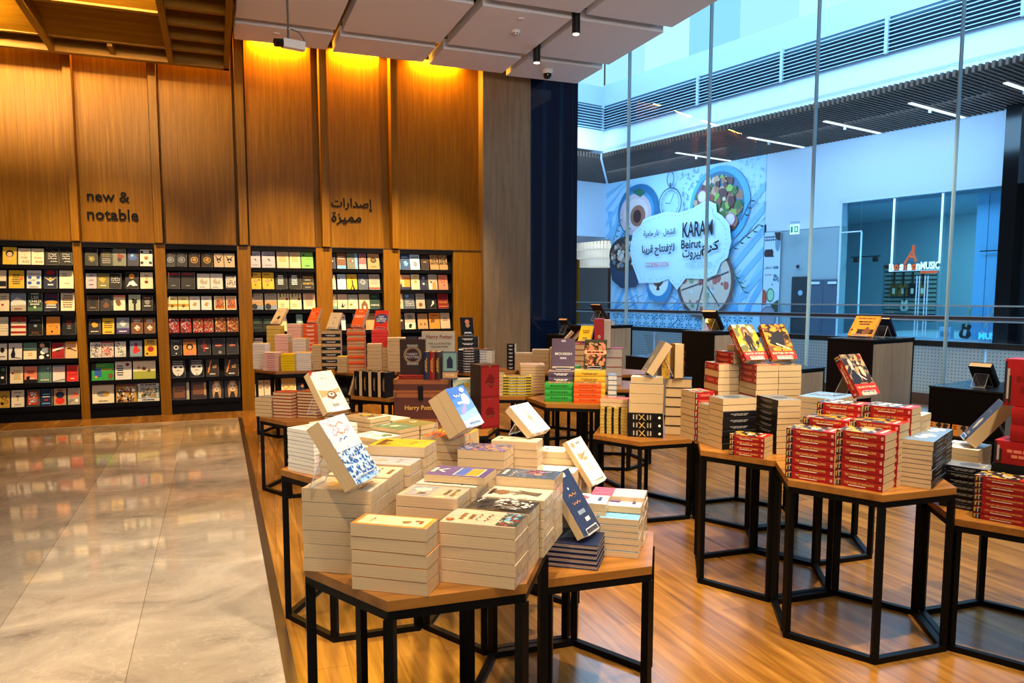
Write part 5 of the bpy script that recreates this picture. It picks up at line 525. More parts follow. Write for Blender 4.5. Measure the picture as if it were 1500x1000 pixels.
DISP=[
{'fz': 0.0307, 'id': 'd1', 'p': [0.3849, 2.0907, 0.9557], 'w': 0.15, 'h': 0.205, 't': 0.045, 'tilt': 34, 'yaw': 53.6363, 'what': 'x', 'cov': 'whitec', 'art': 'flowersblue', 'nb': 1, 'spc': 'whitec', 'stand': 1, 'label': 'white display book with blue flowers leaning on an acrylic easel', 'slabel': 'clear acrylic easel under the blue-flowered display book', 'flip': 1, 'hc': 0, 'group': None},
{'fz': 0.028, 'id': 'd2', 'p': [0.5455, 3.7343, 0.91], 'w': 0.15, 'h': 0.23, 't': 0.04, 'tilt': 35, 'yaw': 35.3203, 'what': 'x', 'cov': 'creamw', 'art': 'boat', 'nb': 1, 'spc': 'creamw', 'stand': 1, 'label': 'cream display book with small boat drawing, leaning on easel', 'slabel': 'clear acrylic easel under the cream boat display book', 'flip': 1, 'hc': 0, 'group': None},
{'fz': 0.061, 'id': 'd3', 'p': [0.9859, 2.9274, 0.905], 'w': 0.15, 'h': 0.185, 't': 0.05, 'tilt': 33, 'yaw': 42.9689, 'what': 'x', 'cov': 'bluegrad', 'art': 'bluegrad', 'nb': 2, 'spc': 'bluegrad', 'stand': 1, 'label': 'blue starry display book leaning over the orange-topped stack', 'slabel': 'clear acrylic easel under the blue starry display book', 'flip': 1, 'hc': 0, 'group': None},
{'fz': 0.0253, 'id': 'd4', 'p': [1.2899, 2.9381, 0.895], 'w': 0.15, 'h': 0.16, 't': 0.035, 'tilt': 47, 'yaw': 35.3707, 'what': 'x', 'cov': 'whiteb', 'art': 'pinkfig', 'nb': 1, 'spc': 'whiteb', 'stand': 1, 'label': 'white display book with pink figure beside the pale stack', 'slabel': 'clear acrylic easel under the pink-figure display book', 'flip': 1, 'hc': 0, 'group': None},
{'fz': 0.0198, 'id': 'd5', 'p': [1.5587, 2.9014, 0.66], 'w': 0.15, 'h': 0.225, 't': 0.025, 'tilt': 36, 'yaw': 38.4705, 'what': 'x', 'cov': 'creamw', 'art': 'pinklogo', 'nb': 1, 'spc': 'creamw', 'stand': 1, 'label': 'white display book with round pink logo leaning near the table edge', 'slabel': 'clear acrylic easel under the pink-logo display book', 'flip': 1, 'hc': 0, 'group': None},
{'fz': 0.0225, 'id': 'd6', 'p': [1.1916, 2.2684, 0.663], 'w': 0.15, 'h': 0.235, 't': 0.03, 'tilt': 33, 'yaw': 40.5124, 'what': 'x', 'cov': 'navyc', 'art': 'navytitle', 'nb': 1, 'spc': 'navyc', 'stand': 1, 'label': 'navy display book with orange lettering on the low side table', 'slabel': 'clear acrylic easel under the navy display book', 'flip': 1, 'hc': 0, 'group': None},
{'fz': 0.0253, 'id': 'd7', 'p': [2.8216, 2.6229, 1.02], 'w': 0.15, 'h': 0.215, 't': 0.035, 'tilt': 33, 'yaw': 8.1386, 'what': 'x', 'cov': 'witchercov', 'art': 'lady', 'nb': 1, 'spc': 'red', 'stand': 1, 'label': 'fantasy paperback with two pale figures leaning on the right tower', 'slabel': 'clear acrylic easel on the right red tower', 'flip': 0, 'hc': 0, 'group': None},
{'fz': 0.0246, 'id': 'd8', 'p': [2.698, 3.2621, 1.1391], 'w': 0.15, 'h': 0.225, 't': 0.035, 'tilt': 36, 'yaw': 3, 'what': 'x', 'cov': 'witchercov', 'art': 'witch1', 'nb': 1, 'spc': 'red', 'stand': 1, 'label': 'fantasy paperback with olive cover, first of the twin displays', 'slabel': 'clear acrylic easel under the olive fantasy paperback', 'flip': 0, 'hc': 0, 'group': None},
{'fz': 0.0246, 'id': 'd9', 'p': [2.8555, 3.2286, 1.1391], 'w': 0.15, 'h': 0.225, 't': 0.035, 'tilt': 36, 'yaw': -8, 'what': 'x', 'cov': 'witchercov', 'art': 'witch2', 'nb': 1, 'spc': 'red', 'stand': 1, 'label': 'fantasy paperback with fiery battle cover, second of the twin displays', 'slabel': 'clear acrylic easel under the fiery fantasy paperback', 'flip': 0, 'hc': 0, 'group': None},
{'fz': 0.0216, 'id': 'd10', 'p': [0.6067, 8.935, 1.1706], 'w': 0.15, 'h': 0.22, 't': 0.03, 'tilt': 36, 'yaw': -52, 'what': 'x', 'cov': 'creamw', 'art': 'ink', 'nb': 1, 'spc': 'creamw', 'stand': 1, 'label': 'cream display book with blue ink drawing above the mustard stack', 'slabel': 'clear acrylic easel above the mustard stack', 'flip': 0, 'hc': 0, 'group': None},
{'fz': 0.019, 'id': 'd11', 'p': [1.0057, 8.8918, 1.1856], 'w': 0.14, 'h': 0.19, 't': 0.03, 'tilt': 30, 'yaw': -52, 'what': 'x', 'cov': 'orange2', 'art': 'orangetitle', 'nb': 1, 'spc': 'orange2', 'stand': 1, 'label': 'orange display book with white lettering above the business table', 'slabel': 'clear acrylic easel under the small orange display book', 'flip': 0, 'hc': 0, 'group': None},
{'fz': 0.0157, 'id': 'd12', 'p': [1.157, 8.3566, 1.1306], 'w': 0.15, 'h': 0.2, 't': 0.025, 'tilt': 28, 'yaw': -48, 'what': 'x', 'cov': 'creamw', 'art': 'plainframe', 'nb': 1, 'spc': 'creamw', 'stand': 1, 'label': 'ivory display book with thin frame above the dark-banded stack', 'slabel': 'clear acrylic easel above the dark-banded stack', 'flip': 0, 'hc': 0, 'group': None},
{'fz': 0.024, 'id': 'd13', 'p': [1.3918, 8.1553, 1.1506], 'w': 0.15, 'h': 0.22, 't': 0.04, 'tilt': 30, 'yaw': -48, 'what': 'x', 'cov': 'orange2', 'art': 'great', 'nb': 1, 'spc': 'orange2', 'stand': 1, 'label': 'bright orange display book titled GREAT above the orange stack', 'slabel': 'clear acrylic easel under the bright orange display book', 'flip': 0, 'hc': 0, 'group': None},
{'fz': 0.0134, 'id': 'd14', 'p': [1.6286, 8.0312, 1.1406], 'w': 0.15, 'h': 0.21, 't': 0.025, 'tilt': 22, 'yaw': -30, 'what': 'x', 'cov': 'redb', 'art': 'bluecircle', 'nb': 1, 'spc': 'redb', 'stand': 1, 'label': 'red display book with blue oval above the red stack', 'slabel': 'clear acrylic easel under the red display book', 'flip': 0, 'hc': 0, 'group': None},
{'fz': 0.0108, 'id': 'd15', 'p': [2.4906, 5.262, 0.9256], 'w': 0.18, 'h': 0.25, 't': 0.02, 'tilt': 20, 'yaw': -28, 'what': 'x', 'cov': 'plum', 'art': 'moorish', 'nb': 1, 'spc': 'plum', 'stand': 1, 'label': 'purple cookbook with white lettering standing upright on display', 'slabel': 'clear acrylic easel behind the purple cookbook', 'flip': 0, 'hc': 1, 'group': None},
{'fz': 0.0095, 'id': 'd16', 'p': [2.6965, 5.13, 0.9356], 'w': 0.17, 'h': 0.23, 't': 0.02, 'tilt': 16, 'yaw': -36, 'what': 'x', 'cov': 'darkgreenish', 'art': 'roast', 'nb': 1, 'spc': 'darkgreenish', 'stand': 1, 'label': 'cookbook with roast food photo standing upright on display', 'slabel': 'clear acrylic easel behind the roast cookbook', 'flip': 0, 'hc': 1, 'group': None},
{'fz': 0.0212, 'id': 'd17', 'p': [3.1273, 6.1613, 1.0706], 'w': 0.12, 'h': 0.17, 't': 0.03, 'tilt': 35, 'yaw': -45, 'what': 'x', 'cov': 'yellowb', 'art': 'lines', 'nb': 1, 'spc': 'yellowb', 'stand': 1, 'label': 'yellow display book leaning behind the purple cookbook', 'slabel': 'clear acrylic easel under the yellow display book', 'flip': 0, 'hc': 0, 'group': None},
{'fz': 0.0113, 'id': 'd18', 'p': [2.5199, 7.7215, 1.0706], 'w': 0.14, 'h': 0.2, 't': 0.03, 'tilt': 14, 'yaw': 0, 'what': 'x', 'cov': 'black', 'art': 'portrait', 'nb': 1, 'spc': 'black', 'stand': 1, 'label': 'black display book with portrait by the wood column', 'slabel': 'clear acrylic easel under the portrait display book', 'flip': 0, 'hc': 0, 'group': None}]
SHELF=[
(1, 1, 1, -2.246, 0.1383, 0.2112, 'yellow portrait paperback', 'yellow', 'circ:black:.5:.62:.3+circ:peach:.5:.58:.2+circ:peach:.5:.34:.14'),
(1, 1, 2, -2.0972, 0.1247, 0.1986, 'cream paperback with red script', 'creamp', 'txt:SUCH:darkred:.5:.8:.6+txt:A:darkred:.5:.62:.12+txt:FUN:darkred:.5:.42:.5+txt:AGE:darkred:.6:.18:.6'),
(1, 1, 3, -1.962, 0.1261, 0.1998, 'cream paperback with red script', 'creamp', 'txt:SUCH:darkred:.5:.8:.6+txt:A:darkred:.5:.62:.12+txt:FUN:darkred:.5:.42:.5+txt:AGE:darkred:.6:.18:.6'),
(1, 1, 4, -1.8125, 0.1414, 0.215, 'black paperback, white hand lettering', 'black', 'scr:orange:.55:.78:.25:1+scr:white:.5:.5:.6:3+scr:white:.6:.2:.5:1'),
(1, 1, 5, -1.6682, 0.1312, 0.2163, 'black paperback, white hand lettering', 'black', 'scr:orange:.55:.78:.25:1+scr:white:.5:.5:.6:3+scr:white:.6:.2:.5:1'),
(1, 2, 1, -2.3376, 0.0791, 0.2179, 'cream and black paperback', 'creamp', 'rect:black:0:.1:1:.4'),
(1, 2, 2, -2.194, 0.1508, 0.2192, 'yellow paperback with green lettering', 'yellow', 'lines:darkgreen:.5:.5:.6:5+blot:orange2:.85:.55:.16'),
(1, 2, 3, -2.015, 0.1453, 0.2208, 'white and blue ornamental paperback', 'whitec', 'txt:AMERICAN:darkred:.5:.8:.85+circ:blue:.2:.6:.14+circ:blue:.8:.6:.14+circ:blue:.2:.3:.14+circ:blue:.8:.3:.14+txt:DIRT:black:.5:.45:.4+lines:grey:.5:.08:.8:1'),
(1, 2, 4, -1.8442, 0.1376, 0.2294, 'navy paperback with golden wings', 'navy', 'oval:red:.5:.85:.35:.12+poly:creamp:.05:.6:.5:.35:.95:.6:.6:.48:.4:.48+circ:mustard:.5:.5:.15+lines:white:.5:.2:.5:1'),
(1, 2, 5, -1.6779, 0.1475, 0.2239, 'plain cream paperback', 'creamp', 'lines:grey:.35:.75:.5:2+lines:grey:.55:.28:.5:1'),
(1, 3, 1, -2.3373, 0.1096, 0.2186, 'cream text paperback', 'creamp', 'lines:grey:.5:.75:.7:2+circ:red:.4:.35:.12'),
(1, 3, 2, -2.1895, 0.1513, 0.2268, 'pale sky paperback', 'greyblue', 'rect:greige:0:0:1:.4+poly:whitec:.0:.45:.4:.75:1:.5:1:.35:0:.3+lines:darkred:.5:.12:.6:1'),
(1, 3, 3, -2.0196, 0.1457, 0.2284, 'dark green paperback, silver lettering', 'darkgreen', 'lines:whitec:.5:.92:.8:1+txt:LEE:whitec:.5:.72:.5+txt:CHILD:whitec:.5:.52:.85+lines:whitec:.5:.36:.8:1+rect:green:0:0:1:.2+circ:creamp:.5:.2:.1'),
(1, 3, 4, -1.8503, 0.1458, 0.23, 'navy paperback with orange glow', 'navy', 'scr:red:.5:.8:.8:2+oval:orange:.5:.45:.45:.1+lines:whitec:.5:.25:.8:2'),
(1, 3, 5, -1.6777, 0.1439, 0.2316, 'cream lettered paperback', 'creamp', 'lines:brown:.5:.5:.8:6'),
(1, 4, 1, -2.358, 0.0984, 0.2259, 'cream leafy paperback', 'creamp', 'scr:green:.6:.5:.8:5'),
(1, 4, 2, -2.2042, 0.1515, 0.2274, 'red banded paperback', 'creamp', 'rect:red:0:.38:1:.52+rect:red:0:.1:1:.22+rect:red:0:.72:1:1+blot:brown:.55:.8:.2'),
(1, 4, 3, -2.0292, 0.1441, 0.229, 'black paperback, pale lettering', 'black', 'txt:COOPER:grey:.5:.78:.7+circ:greyblue:.5:.5:.12+txt:FIRE:brown:.5:.12:.5'),
(1, 4, 4, -1.8457, 0.1404, 0.2237, 'orange paperback with small figures', 'orange', 'scr:black:.5:.5:.7:1+blot:black:.4:.18:.1+circ:black:.75:.4:.05'),
(1, 4, 5, -1.6774, 0.1403, 0.2323, 'black paperback with red title', 'black', 'lines:darkred:.5:.65:.5:2+lines:grey:.5:.4:.4:2'),
(1, 5, 1, -2.3797, 0.0852, 0.1987, 'black and white paperback', 'whitec', 'blot:black:.5:.6:.35+lines:black:.5:.2:.7:1'),
(1, 5, 2, -2.2507, 0.1341, 0.1997, 'white paperback with black cat', 'whitec', 'poly:black:.2:.1:.45:.1:.5:.35:.42:.6:.45:.78:.36:.72:.28:.78:.28:.6:.15:.3+poly:black:.4:.1:.9:.06:.9:.1:.4:.16'),
(1, 5, 3, -2.1002, 0.132, 0.201, 'teal and cream paperback', 'creamp', 'rect:teal:0:.55:1:1+rect:darkgreen:0:.52:1:.6+lines:mustard:.5:.3:.4:2'),
(1, 5, 4, -1.9556, 0.1297, 0.2069, 'black paperback with bright faces', 'black', 'circ:peach:.35:.8:.2+circ:mustard:.7:.6:.14+circ:white:.4:.4:.2+blot:greyblue:.6:.5:.3+circ:white:.3:.1:.2+circ:white:.8:.2:.1'),
(1, 5, 5, -1.8072, 0.1313, 0.1939, 'red paperback, diagonal title', 'red', 'blot:black:.5:.62:.28+poly:whitec:.05:.45:.95:.65:.95:.78:.05:.58+lines:darkred:.5:.15:.4:1'),
(1, 5, 6, -1.6682, 0.1268, 0.2046, 'peach paperback with tiger', 'peach', 'poly:black:.1:.6:.4:.65:.7:.52:.95:.45:.9:.4:.7:.46:.4:.55:.15:.54+rect:orange:0:.85:1:1'),
(1, 6, 1, -2.3977, 0.0796, 0.213, 'dark green paperback', 'black', 'circ:green:.6:.8:.3+circ:white:.5:.35:.2'),
(1, 6, 2, -2.2541, 0.1307, 0.205, 'cream paperback with red seal', 'creamp', 'lines:mustard:.55:.5:.7:5+circ:red:.2:.6:.1'),
(1, 6, 3, -2.108, 0.1304, 0.2015, 'salmon landscape paperback', 'salmon', 'rect:black:0:0:1:.2+blot:black:.3:.3:.2+lines:whitec:.6:.28:.5:1+lines:darkred:.5:.65:.7:2'),
(1, 6, 4, -1.9621, 0.1339, 0.2027, 'grey-green paperback', 'teal', 'rect:darkgreen:.08:.06:.92:.94+rect:teal:.12:.08:.88:.92+circ:creamp:.75:.85:.07+lines:creamp:.5:.15:.7:1'),
(1, 6, 5, -1.8154, 0.1276, 0.2039, 'pale paperback with red lettering', 'whitec', 'txt:SILENT:salmon:.55:.8:.85+txt:PATIENT:salmon:.55:.62:.9+rect:greyblue:0:.9:1:1+poly:grey:0:.05:1:.2:1:.1:0:0'),
(1, 6, 6, -1.6699, 0.1231, 0.2004, 'bright red paperback', 'redb', 'txt:THE:darkred:.5:.68:.5+txt:CHAIN:darkred:.5:.42:.85+lines:whitec:.5:.18:.4:1'),
(1, 7, 1, -2.3938, 0.1028, 0.1997, 'mustard paperback with black curls', 'mustard', 'ring:black:.5:.6:.25+ring:black:.7:.35:.2+blot:black:.3:.25:.2'),
(1, 7, 2, -2.2565, 0.1291, 0.2056, 'cream paperback with small hammer', 'creamp', 'rect:olive:.36:.58:.64:.68+rect:brown:.47:.35:.53:.6+lines:grey:.5:.85:.6:1+lines:grey:.5:.15:.6:1'),
(1, 7, 3, -2.1002, 0.1289, 0.2022, 'dark paperback with bright blocks', 'darkolive', 'mosaic:redb:white:teal:mustard:.1:.1:.9:.9:17'),
(1, 7, 4, -1.9617, 0.1245, 0.2033, 'navy paperback, blue lettering', 'navy', 'lines:skyb:.5:.7:.7:1+lines:whitec:.5:.55:.7:1+lines:redb:.5:.35:.4:1+lines:skyb:.5:.15:.8:1'),
(1, 7, 5, -1.8175, 0.128, 0.2045, 'tan paperback with red cap', 'tan', 'oval:redb:.5:.28:.38:.22+oval:navy:.5:.62:.36:.2+lines:black:.5:.9:.6:1'),
(1, 7, 6, -1.6707, 0.1255, 0.2058, 'grey photo paperback', 'greige', 'poly:salmon:.1:.4:.6:.8:1:.6:.8:.45+circ:white:.75:.25:.13+poly:grey:0:0:.6:.3:.3:.35:0:.3'),
(2, 1, 1, -1.4009, 0.1342, 0.2138, 'black paperback with golden glow', 'black', 'blot:olive:.5:.4:.3+blot:mustard:.5:.4:.12'),
(2, 1, 2, -1.2363, 0.1257, 0.2057, 'black paperback with grey lettering', 'black', 'lines:olive:.5:.7:.8:3+lines:grey:.5:.3:.8:3'),
(2, 1, 3, -1.0944, 0.1417, 0.2165, 'grey-green paperback with red shape', 'greengrey', 'blot:darkred:.55:.55:.3+blot:black:.5:.35:.2'),
(2, 1, 4, -0.9437, 0.1224, 0.2226, 'deep blue paperback', 'navy', 'blot:blue:.5:.5:.42+blot:skyb:.4:.6:.15'),
(2, 1, 5, -0.7964, 0.1388, 0.2141, 'white paperback with black roses', 'whitec', 'blot:black:.15:.85:.16+blot:black:.85:.85:.16+blot:black:.15:.2:.16+blot:black:.85:.2:.16+circ:tan:.5:.5:.2+circ:darkred:.5:.48:.1'),
(2, 2, 1, -1.4141, 0.1141, 0.1905, 'grey-lilac paperback', 'lilacg', 'txt:AND:black:.5:.55:.5+lines:black:.5:.25:.5:1+lines:black:.5:.85:.3:1'),
(2, 2, 2, -1.2852, 0.1276, 0.1915, 'olive paperback', 'olive', 'blot:mustard:.4:.6:.3+lines:creamp:.5:.2:.6:1'),
(2, 2, 3, -1.1508, 0.1249, 0.1925, 'black paperback with white scrawl', 'black', 'scr:white:.5:.55:.75:3'),
(2, 2, 4, -0.9707, 0.1436, 0.2133, 'black paperback with orange moon', 'black', 'circ:orange:.5:.75:.22+poly:white:.3:.4:.6:.5:.95:.2:.6:.15:.4:.25:.1:.1'),
(2, 2, 5, -0.8041, 0.1391, 0.2098, 'cream paperback with red figure', 'creamp', 'blot:darkred:.5:.4:.18+circ:mustard:.5:.62:.1+lines:brown:.5:.8:.5:1'),
(2, 3, 1, -1.409, 0.1308, 0.1864, 'dark photo paperback', 'darkbrown', 'blot:black:.5:.5:.4+lines:grey:.5:.2:.6:1'),
(2, 3, 2, -1.2641, 0.1303, 0.1874, 'dark grey paperback', 'charcoal', 'blot:brown:.5:.35:.3+oval:grey:.5:.75:.3:.06'),
(2, 3, 3, -1.1197, 0.1298, 0.1934, 'cream and brown photo paperback', 'creamp', 'blot:brown:.4:.5:.3+circ:whitec:.8:.15:.1+rect:salmon:0:.85:1:1'),
(2, 3, 4, -0.9514, 0.1315, 0.1995, 'pale green paperback with black tree', 'palegreen', 'blot:black:.5:.6:.32+rect:black:.42:.0:.6:.5+circ:creamp:.55:.75:.08'),
(2, 3, 5, -0.8066, 0.1245, 0.186, 'grey paperback with red title', 'charcoal', 'lines:salmon:.5:.85:.8:1+blot:grey:.5:.55:.3+lines:whitec:.5:.3:.8:1'),
(2, 4, 1, -1.4038, 0.1231, 0.187, 'dark gold paperback', 'charcoal', 'blot:mustard:.5:.6:.3+lines:creamp:.5:.18:.7:1'),
(2, 4, 2, -1.2544, 0.1267, 0.1977, 'yellow lettered paperback', 'yellow', 'lines:darkolive:.5:.6:.8:4+lines:black:.5:.12:.7:1'),
(2, 4, 3, -1.0926, 0.1388, 0.2038, 'blue-grey paperback with purple base', 'greyblue', 'blot:whitec:.5:.65:.28+rect:purple:0:0:1:.35+lines:white:.5:.15:.7:1'),
(2, 4, 4, -0.9351, 0.13, 0.1953, 'brown paperback with patchwork dog', 'brown', 'blot:whitec:.5:.35:.25+blot:mustard:.6:.3:.12+lines:whitec:.5:.8:.8:2'),
(2, 4, 5, -0.7929, 0.125, 0.1964, 'brown paperback with patchwork dog', 'brown', 'blot:whitec:.5:.35:.25+blot:mustard:.6:.3:.12+lines:whitec:.5:.8:.8:2'),
(2, 5, 1, -1.4049, 0.1193, 0.1923, 'black and white comic', 'greyblue', 'mosaic:whitec:black:grey:lilacg:0:0:1:1:31'),
(2, 5, 2, -1.2736, 0.1268, 0.1981, 'red and white comic', 'redd', 'mosaic:whitec:redb:black:salmon:0:0:1:.9:32'),
(2, 5, 3, -1.1348, 0.122, 0.1944, 'green, black and white comic', 'black', 'mosaic:whitec:black:palegreen:white:0:0:1:1:33'),
(2, 5, 4, -0.9603, 0.1344, 0.2006, 'blue paperback with red figure', 'greyblue', 'blot:redb:.5:.42:.34+blot:redd:.5:.75:.2'),
(2, 5, 5, -0.7942, 0.1384, 0.2167, 'yellow paperback with red ball', 'yellow', 'circ:redd:.5:.42:.26+txt:FIRE:brown:.55:.78:.6+lines:darkolive:.5:.9:.7:1+circ:darkolive:.2:.15:.1'),
(2, 6, 1, -1.3434, 0.2404, 0.2127, 'green and blue picture book', 'greenb', 'rect:blue:.12:.2:.45:.7+blot:brown:.85:.25:.16+txt:MOON:yellow:.68:.62:.5+txt:GOODNIGHT:mustard:.35:.85:.6+circ:mustard:.2:.2:.07+rect:darkbrown:0:.6:.2:1'),
(2, 6, 2, -1.1137, 0.1817, 0.239, 'white picture book with red dot', 'whitec', 'circ:darkred:.75:.82:.12+lines:black:.3:.5:.45:5'),
(2, 6, 3, -0.8771, 0.2539, 0.2413, 'pale meadow picture book', 'creamp', 'rect:grassy:0:0:1:.42+blot:brown:.5:.55:.12+circ:tan:.25:.62:.08+blot:olive:.7:.45:.1'),
(2, 7, 1, -1.3505, 0.2369, 0.2617, 'cream picture book with beetle', 'creamp', 'oval:grey:.5:.5:.3:.16+oval:mustard:.64:.5:.15:.14+lines:olive:.5:.12:.6:1'),
(2, 7, 2, -1.0925, 0.2291, 0.2448, 'brown collage picture book', 'brown', 'mosaic:mustard:whitec:darkred:black:0:0:1:.85:41+circ:white:.85:.65:.09'),
(2, 7, 3, -0.8431, 0.2489, 0.2275, 'green picture book with white bands', 'tealgrey', 'rect:whitec:0:0:1:.16+rect:whitec:0:.84:1:1+lines:black:.5:.92:.8:1+mosaic:whitec:mustard:darkgreen:grey:.05:.2:.95:.8:42+lines:black:.5:.07:.8:1'),
(3, 1, 1, -0.5207, 0.1158, 0.1771, 'dark paperback with blue ring', 'charcoal', 'ring:greyblue:.5:.5:.34+blot:grey:.5:.5:.2+lines:grey:.5:.9:.6:1'),
(3, 1, 2, -0.3916, 0.1213, 0.178, 'dark paperback with blue ring', 'charcoal', 'ring:greyblue:.5:.5:.34+blot:grey:.5:.5:.2+lines:grey:.5:.9:.6:1'),
(3, 1, 3, -0.2445, 0.1294, 0.179, 'brown paperback with gold ring', 'darkbrown', 'ring:tan:.5:.5:.34+blot:mustard:.5:.5:.2+lines:grey:.5:.9:.6:1'),
(3, 1, 4, -0.0946, 0.131, 0.18, 'brown paperback with gold ring', 'darkbrown', 'ring:tan:.5:.5:.34+blot:mustard:.5:.5:.2+lines:grey:.5:.9:.6:1'),
(3, 1, 5, 0.0455, 0.1142, 0.181, 'cream paperback with horned skull', 'tanp', 'blot:black:.5:.5:.25+poly:black:.05:.95:.3:.6:.45:.6:.1:.9+poly:black:.95:.95:.7:.6:.55:.6:.9:.9+blot:whitec:.5:.45:.12'),
(3, 1, 6, 0.1735, 0.1246, 0.1818, 'cream paperback with horned skull', 'tanp', 'blot:black:.5:.5:.25+poly:black:.05:.95:.3:.6:.45:.6:.1:.9+poly:black:.95:.95:.7:.6:.55:.6:.9:.9+blot:whitec:.5:.45:.12'),
(3, 2, 1, -0.4982, 0.1491, 0.2123, 'black book with red top band', 'charcoal', 'rect:redd:.1:.85:.9:.95+lines:grey:.5:.2:.4:1'),
(3, 2, 2, -0.3298, 0.1578, 0.2137, 'black book with red top band', 'charcoal', 'rect:redd:.1:.85:.9:.95+lines:grey:.5:.2:.4:1'),
(3, 2, 3, -0.1457, 0.1488, 0.2002, 'white marbled book', 'whitec', 'blot:greige:.5:.5:.35+blot:whitec:.6:.6:.16+lines:grey:.4:.12:.6:1'),
(3, 2, 4, 0.0103, 0.1461, 0.2014, 'white marbled book', 'whitec', 'blot:greige:.5:.5:.35+blot:whitec:.6:.6:.16+lines:grey:.4:.12:.6:1'),
(3, 2, 5, 0.1808, 0.1227, 0.1875, 'black and white book', 'black', 'mosaic:whitec:black:white:tan:0:.1:1:.9:51'),
(3, 3, 1, -0.5218, 0.1164, 0.1781, 'pale yellow landscape book', 'creamy', 'rect:mustard:0:.25:1:.45+blot:brown:.5:.3:.2+lines:brown:.5:.8:.6:1'),
(3, 3, 2, -0.3919, 0.1221, 0.179, 'pale yellow landscape book', 'creamy', 'rect:mustard:0:.25:1:.45+blot:brown:.5:.3:.2+lines:brown:.5:.8:.6:1'),
(3, 3, 3, -0.2597, 0.1211, 0.1799, 'white sketch book', 'whitec', 'blot:tan:.5:.4:.25+lines:grey:.5:.8:.5:1'),
(3, 3, 4, -0.1204, 0.1225, 0.1809, 'white sketch book', 'whitec', 'blot:tan:.5:.4:.25+lines:grey:.5:.8:.5:1'),
(3, 3, 5, 0.0364, 0.1286, 0.182, 'bright comic with orange panel', 'creamp', 'mosaic:orange:brown:redb:greyblue:.08:.08:.92:.75:52+lines:orange:.5:.88:.8:1'),
(3, 3, 6, 0.1777, 0.123, 0.1829, 'bright comic with orange panel', 'creamp', 'mosaic:orange:brown:redb:greyblue:.08:.08:.92:.75:52+lines:orange:.5:.88:.8:1'),
(3, 4, 1, -0.5179, 0.1256, 0.1836, 'red and grey comic', 'grey', 'mosaic:redd:whitec:charcoal:lilacg:0:0:1:1:53'),
(3, 4, 2, -0.3754, 0.1248, 0.1847, 'red and grey comic', 'grey', 'mosaic:redd:whitec:charcoal:lilacg:0:0:1:1:53'),
(3, 4, 3, -0.2303, 0.1218, 0.1857, 'green comic', 'greenb', 'mosaic:redd:whitec:green:tan:0:0:1:1:54'),
(3, 4, 4, -0.1028, 0.1117, 0.1866, 'green comic', 'greenb', 'mosaic:redd:whitec:green:tan:0:0:1:1:54'),
(3, 4, 5, 0.0375, 0.129, 0.1927, 'orange comic', 'orange', 'mosaic:brown:peach:redd:orange:0:0:1:1:55'),
(3, 4, 6, 0.1874, 0.1397, 0.1937, 'orange comic', 'orange', 'mosaic:brown:peach:redd:orange:0:0:1:1:55'),
(3, 5, 1, -0.4997, 0.1284, 0.2042, 'dark book with white badge', 'charcoal', 'circ:whitec:.5:.5:.22+circ:black:.5:.5:.13+lines:grey:.5:.9:.8:1+circ:whitec:.5:.12:.07'),
(3, 5, 2, -0.3409, 0.1501, 0.2105, 'orange portrait book', 'orange', 'rect:brown:0:.8:1:1+circ:darkbrown:.5:.52:.28+circ:peach:.5:.48:.16+poly:salmon:.15:.0:.85:.0:.65:.28:.35:.28'),
(3, 5, 3, -0.17, 0.1522, 0.2119, 'dark book with red emblem', 'charcoal', 'ring:redd:.5:.55:.22+rect:redd:.45:.2:.55:.9+lines:whitec:.7:.4:.3:1'),
(3, 5, 4, 0.0043, 0.152, 0.2133, 'dark book with thin red title', 'charcoal', 'ring:redd:.5:.55:.15+lines:salmon:.5:.55:.7:1+blot:grey:.6:.12:.15'),
(3, 5, 5, 0.1715, 0.1423, 0.2147, 'dark book with thin red title', 'charcoal', 'ring:redd:.5:.55:.15+lines:salmon:.5:.55:.7:1'),
(3, 6, 1, -0.4879, 0.1621, 0.2299, 'black book with white mask', 'black', 'oval:whitec:.5:.5:.42:.42+rect:black:0:.7:1:1+lines:grey:.5:.85:.9:2+oval:black:.3:.58:.12:.05+oval:black:.7:.58:.12:.05+poly:black:.25:.36:.5:.42:.75:.36:.5:.38+poly:black:.46:.06:.54:.06:.5:.28'),
(3, 6, 2, -0.2701, 0.1672, 0.2319, 'black book with white mask', 'black', 'oval:whitec:.5:.5:.42:.42+rect:black:0:.7:1:1+lines:grey:.5:.85:.9:2+oval:black:.3:.58:.12:.05+oval:black:.7:.58:.12:.05+poly:black:.25:.36:.5:.42:.75:.36:.5:.38+poly:black:.46:.06:.54:.06:.5:.28'),
(3, 6, 3, -0.0807, 0.1491, 0.2336, 'brown book with glowing blade', 'darkbrown', 'poly:orange:.1:.2:.35:.9:.45:.9:.2:.2+blot:tan:.7:.55:.2+lines:whitec:.5:.14:.6:1'),
(3, 6, 4, 0.1522, 0.1705, 0.2356, 'brown book with glowing blade', 'darkbrown', 'poly:orange:.1:.2:.35:.9:.45:.9:.2:.2+blot:tan:.7:.55:.2+lines:whitec:.5:.14:.6:1'),
(3, 7, 1, -0.4705, 0.2029, 0.281, 'dark brown book with pale corners', 'darkbrown', 'rect:brown:.1:.1:.75:.75+rect:greige:.85:.0:1:.95+lines:black:.4:.45:.5:1'),
(3, 7, 2, -0.2563, 0.1815, 0.2833, 'dark brown book with wooden panel', 'darkbrown', 'rect:brown:.12:.25:.85:.8+rect:tan:.85:.2:1:.9'),
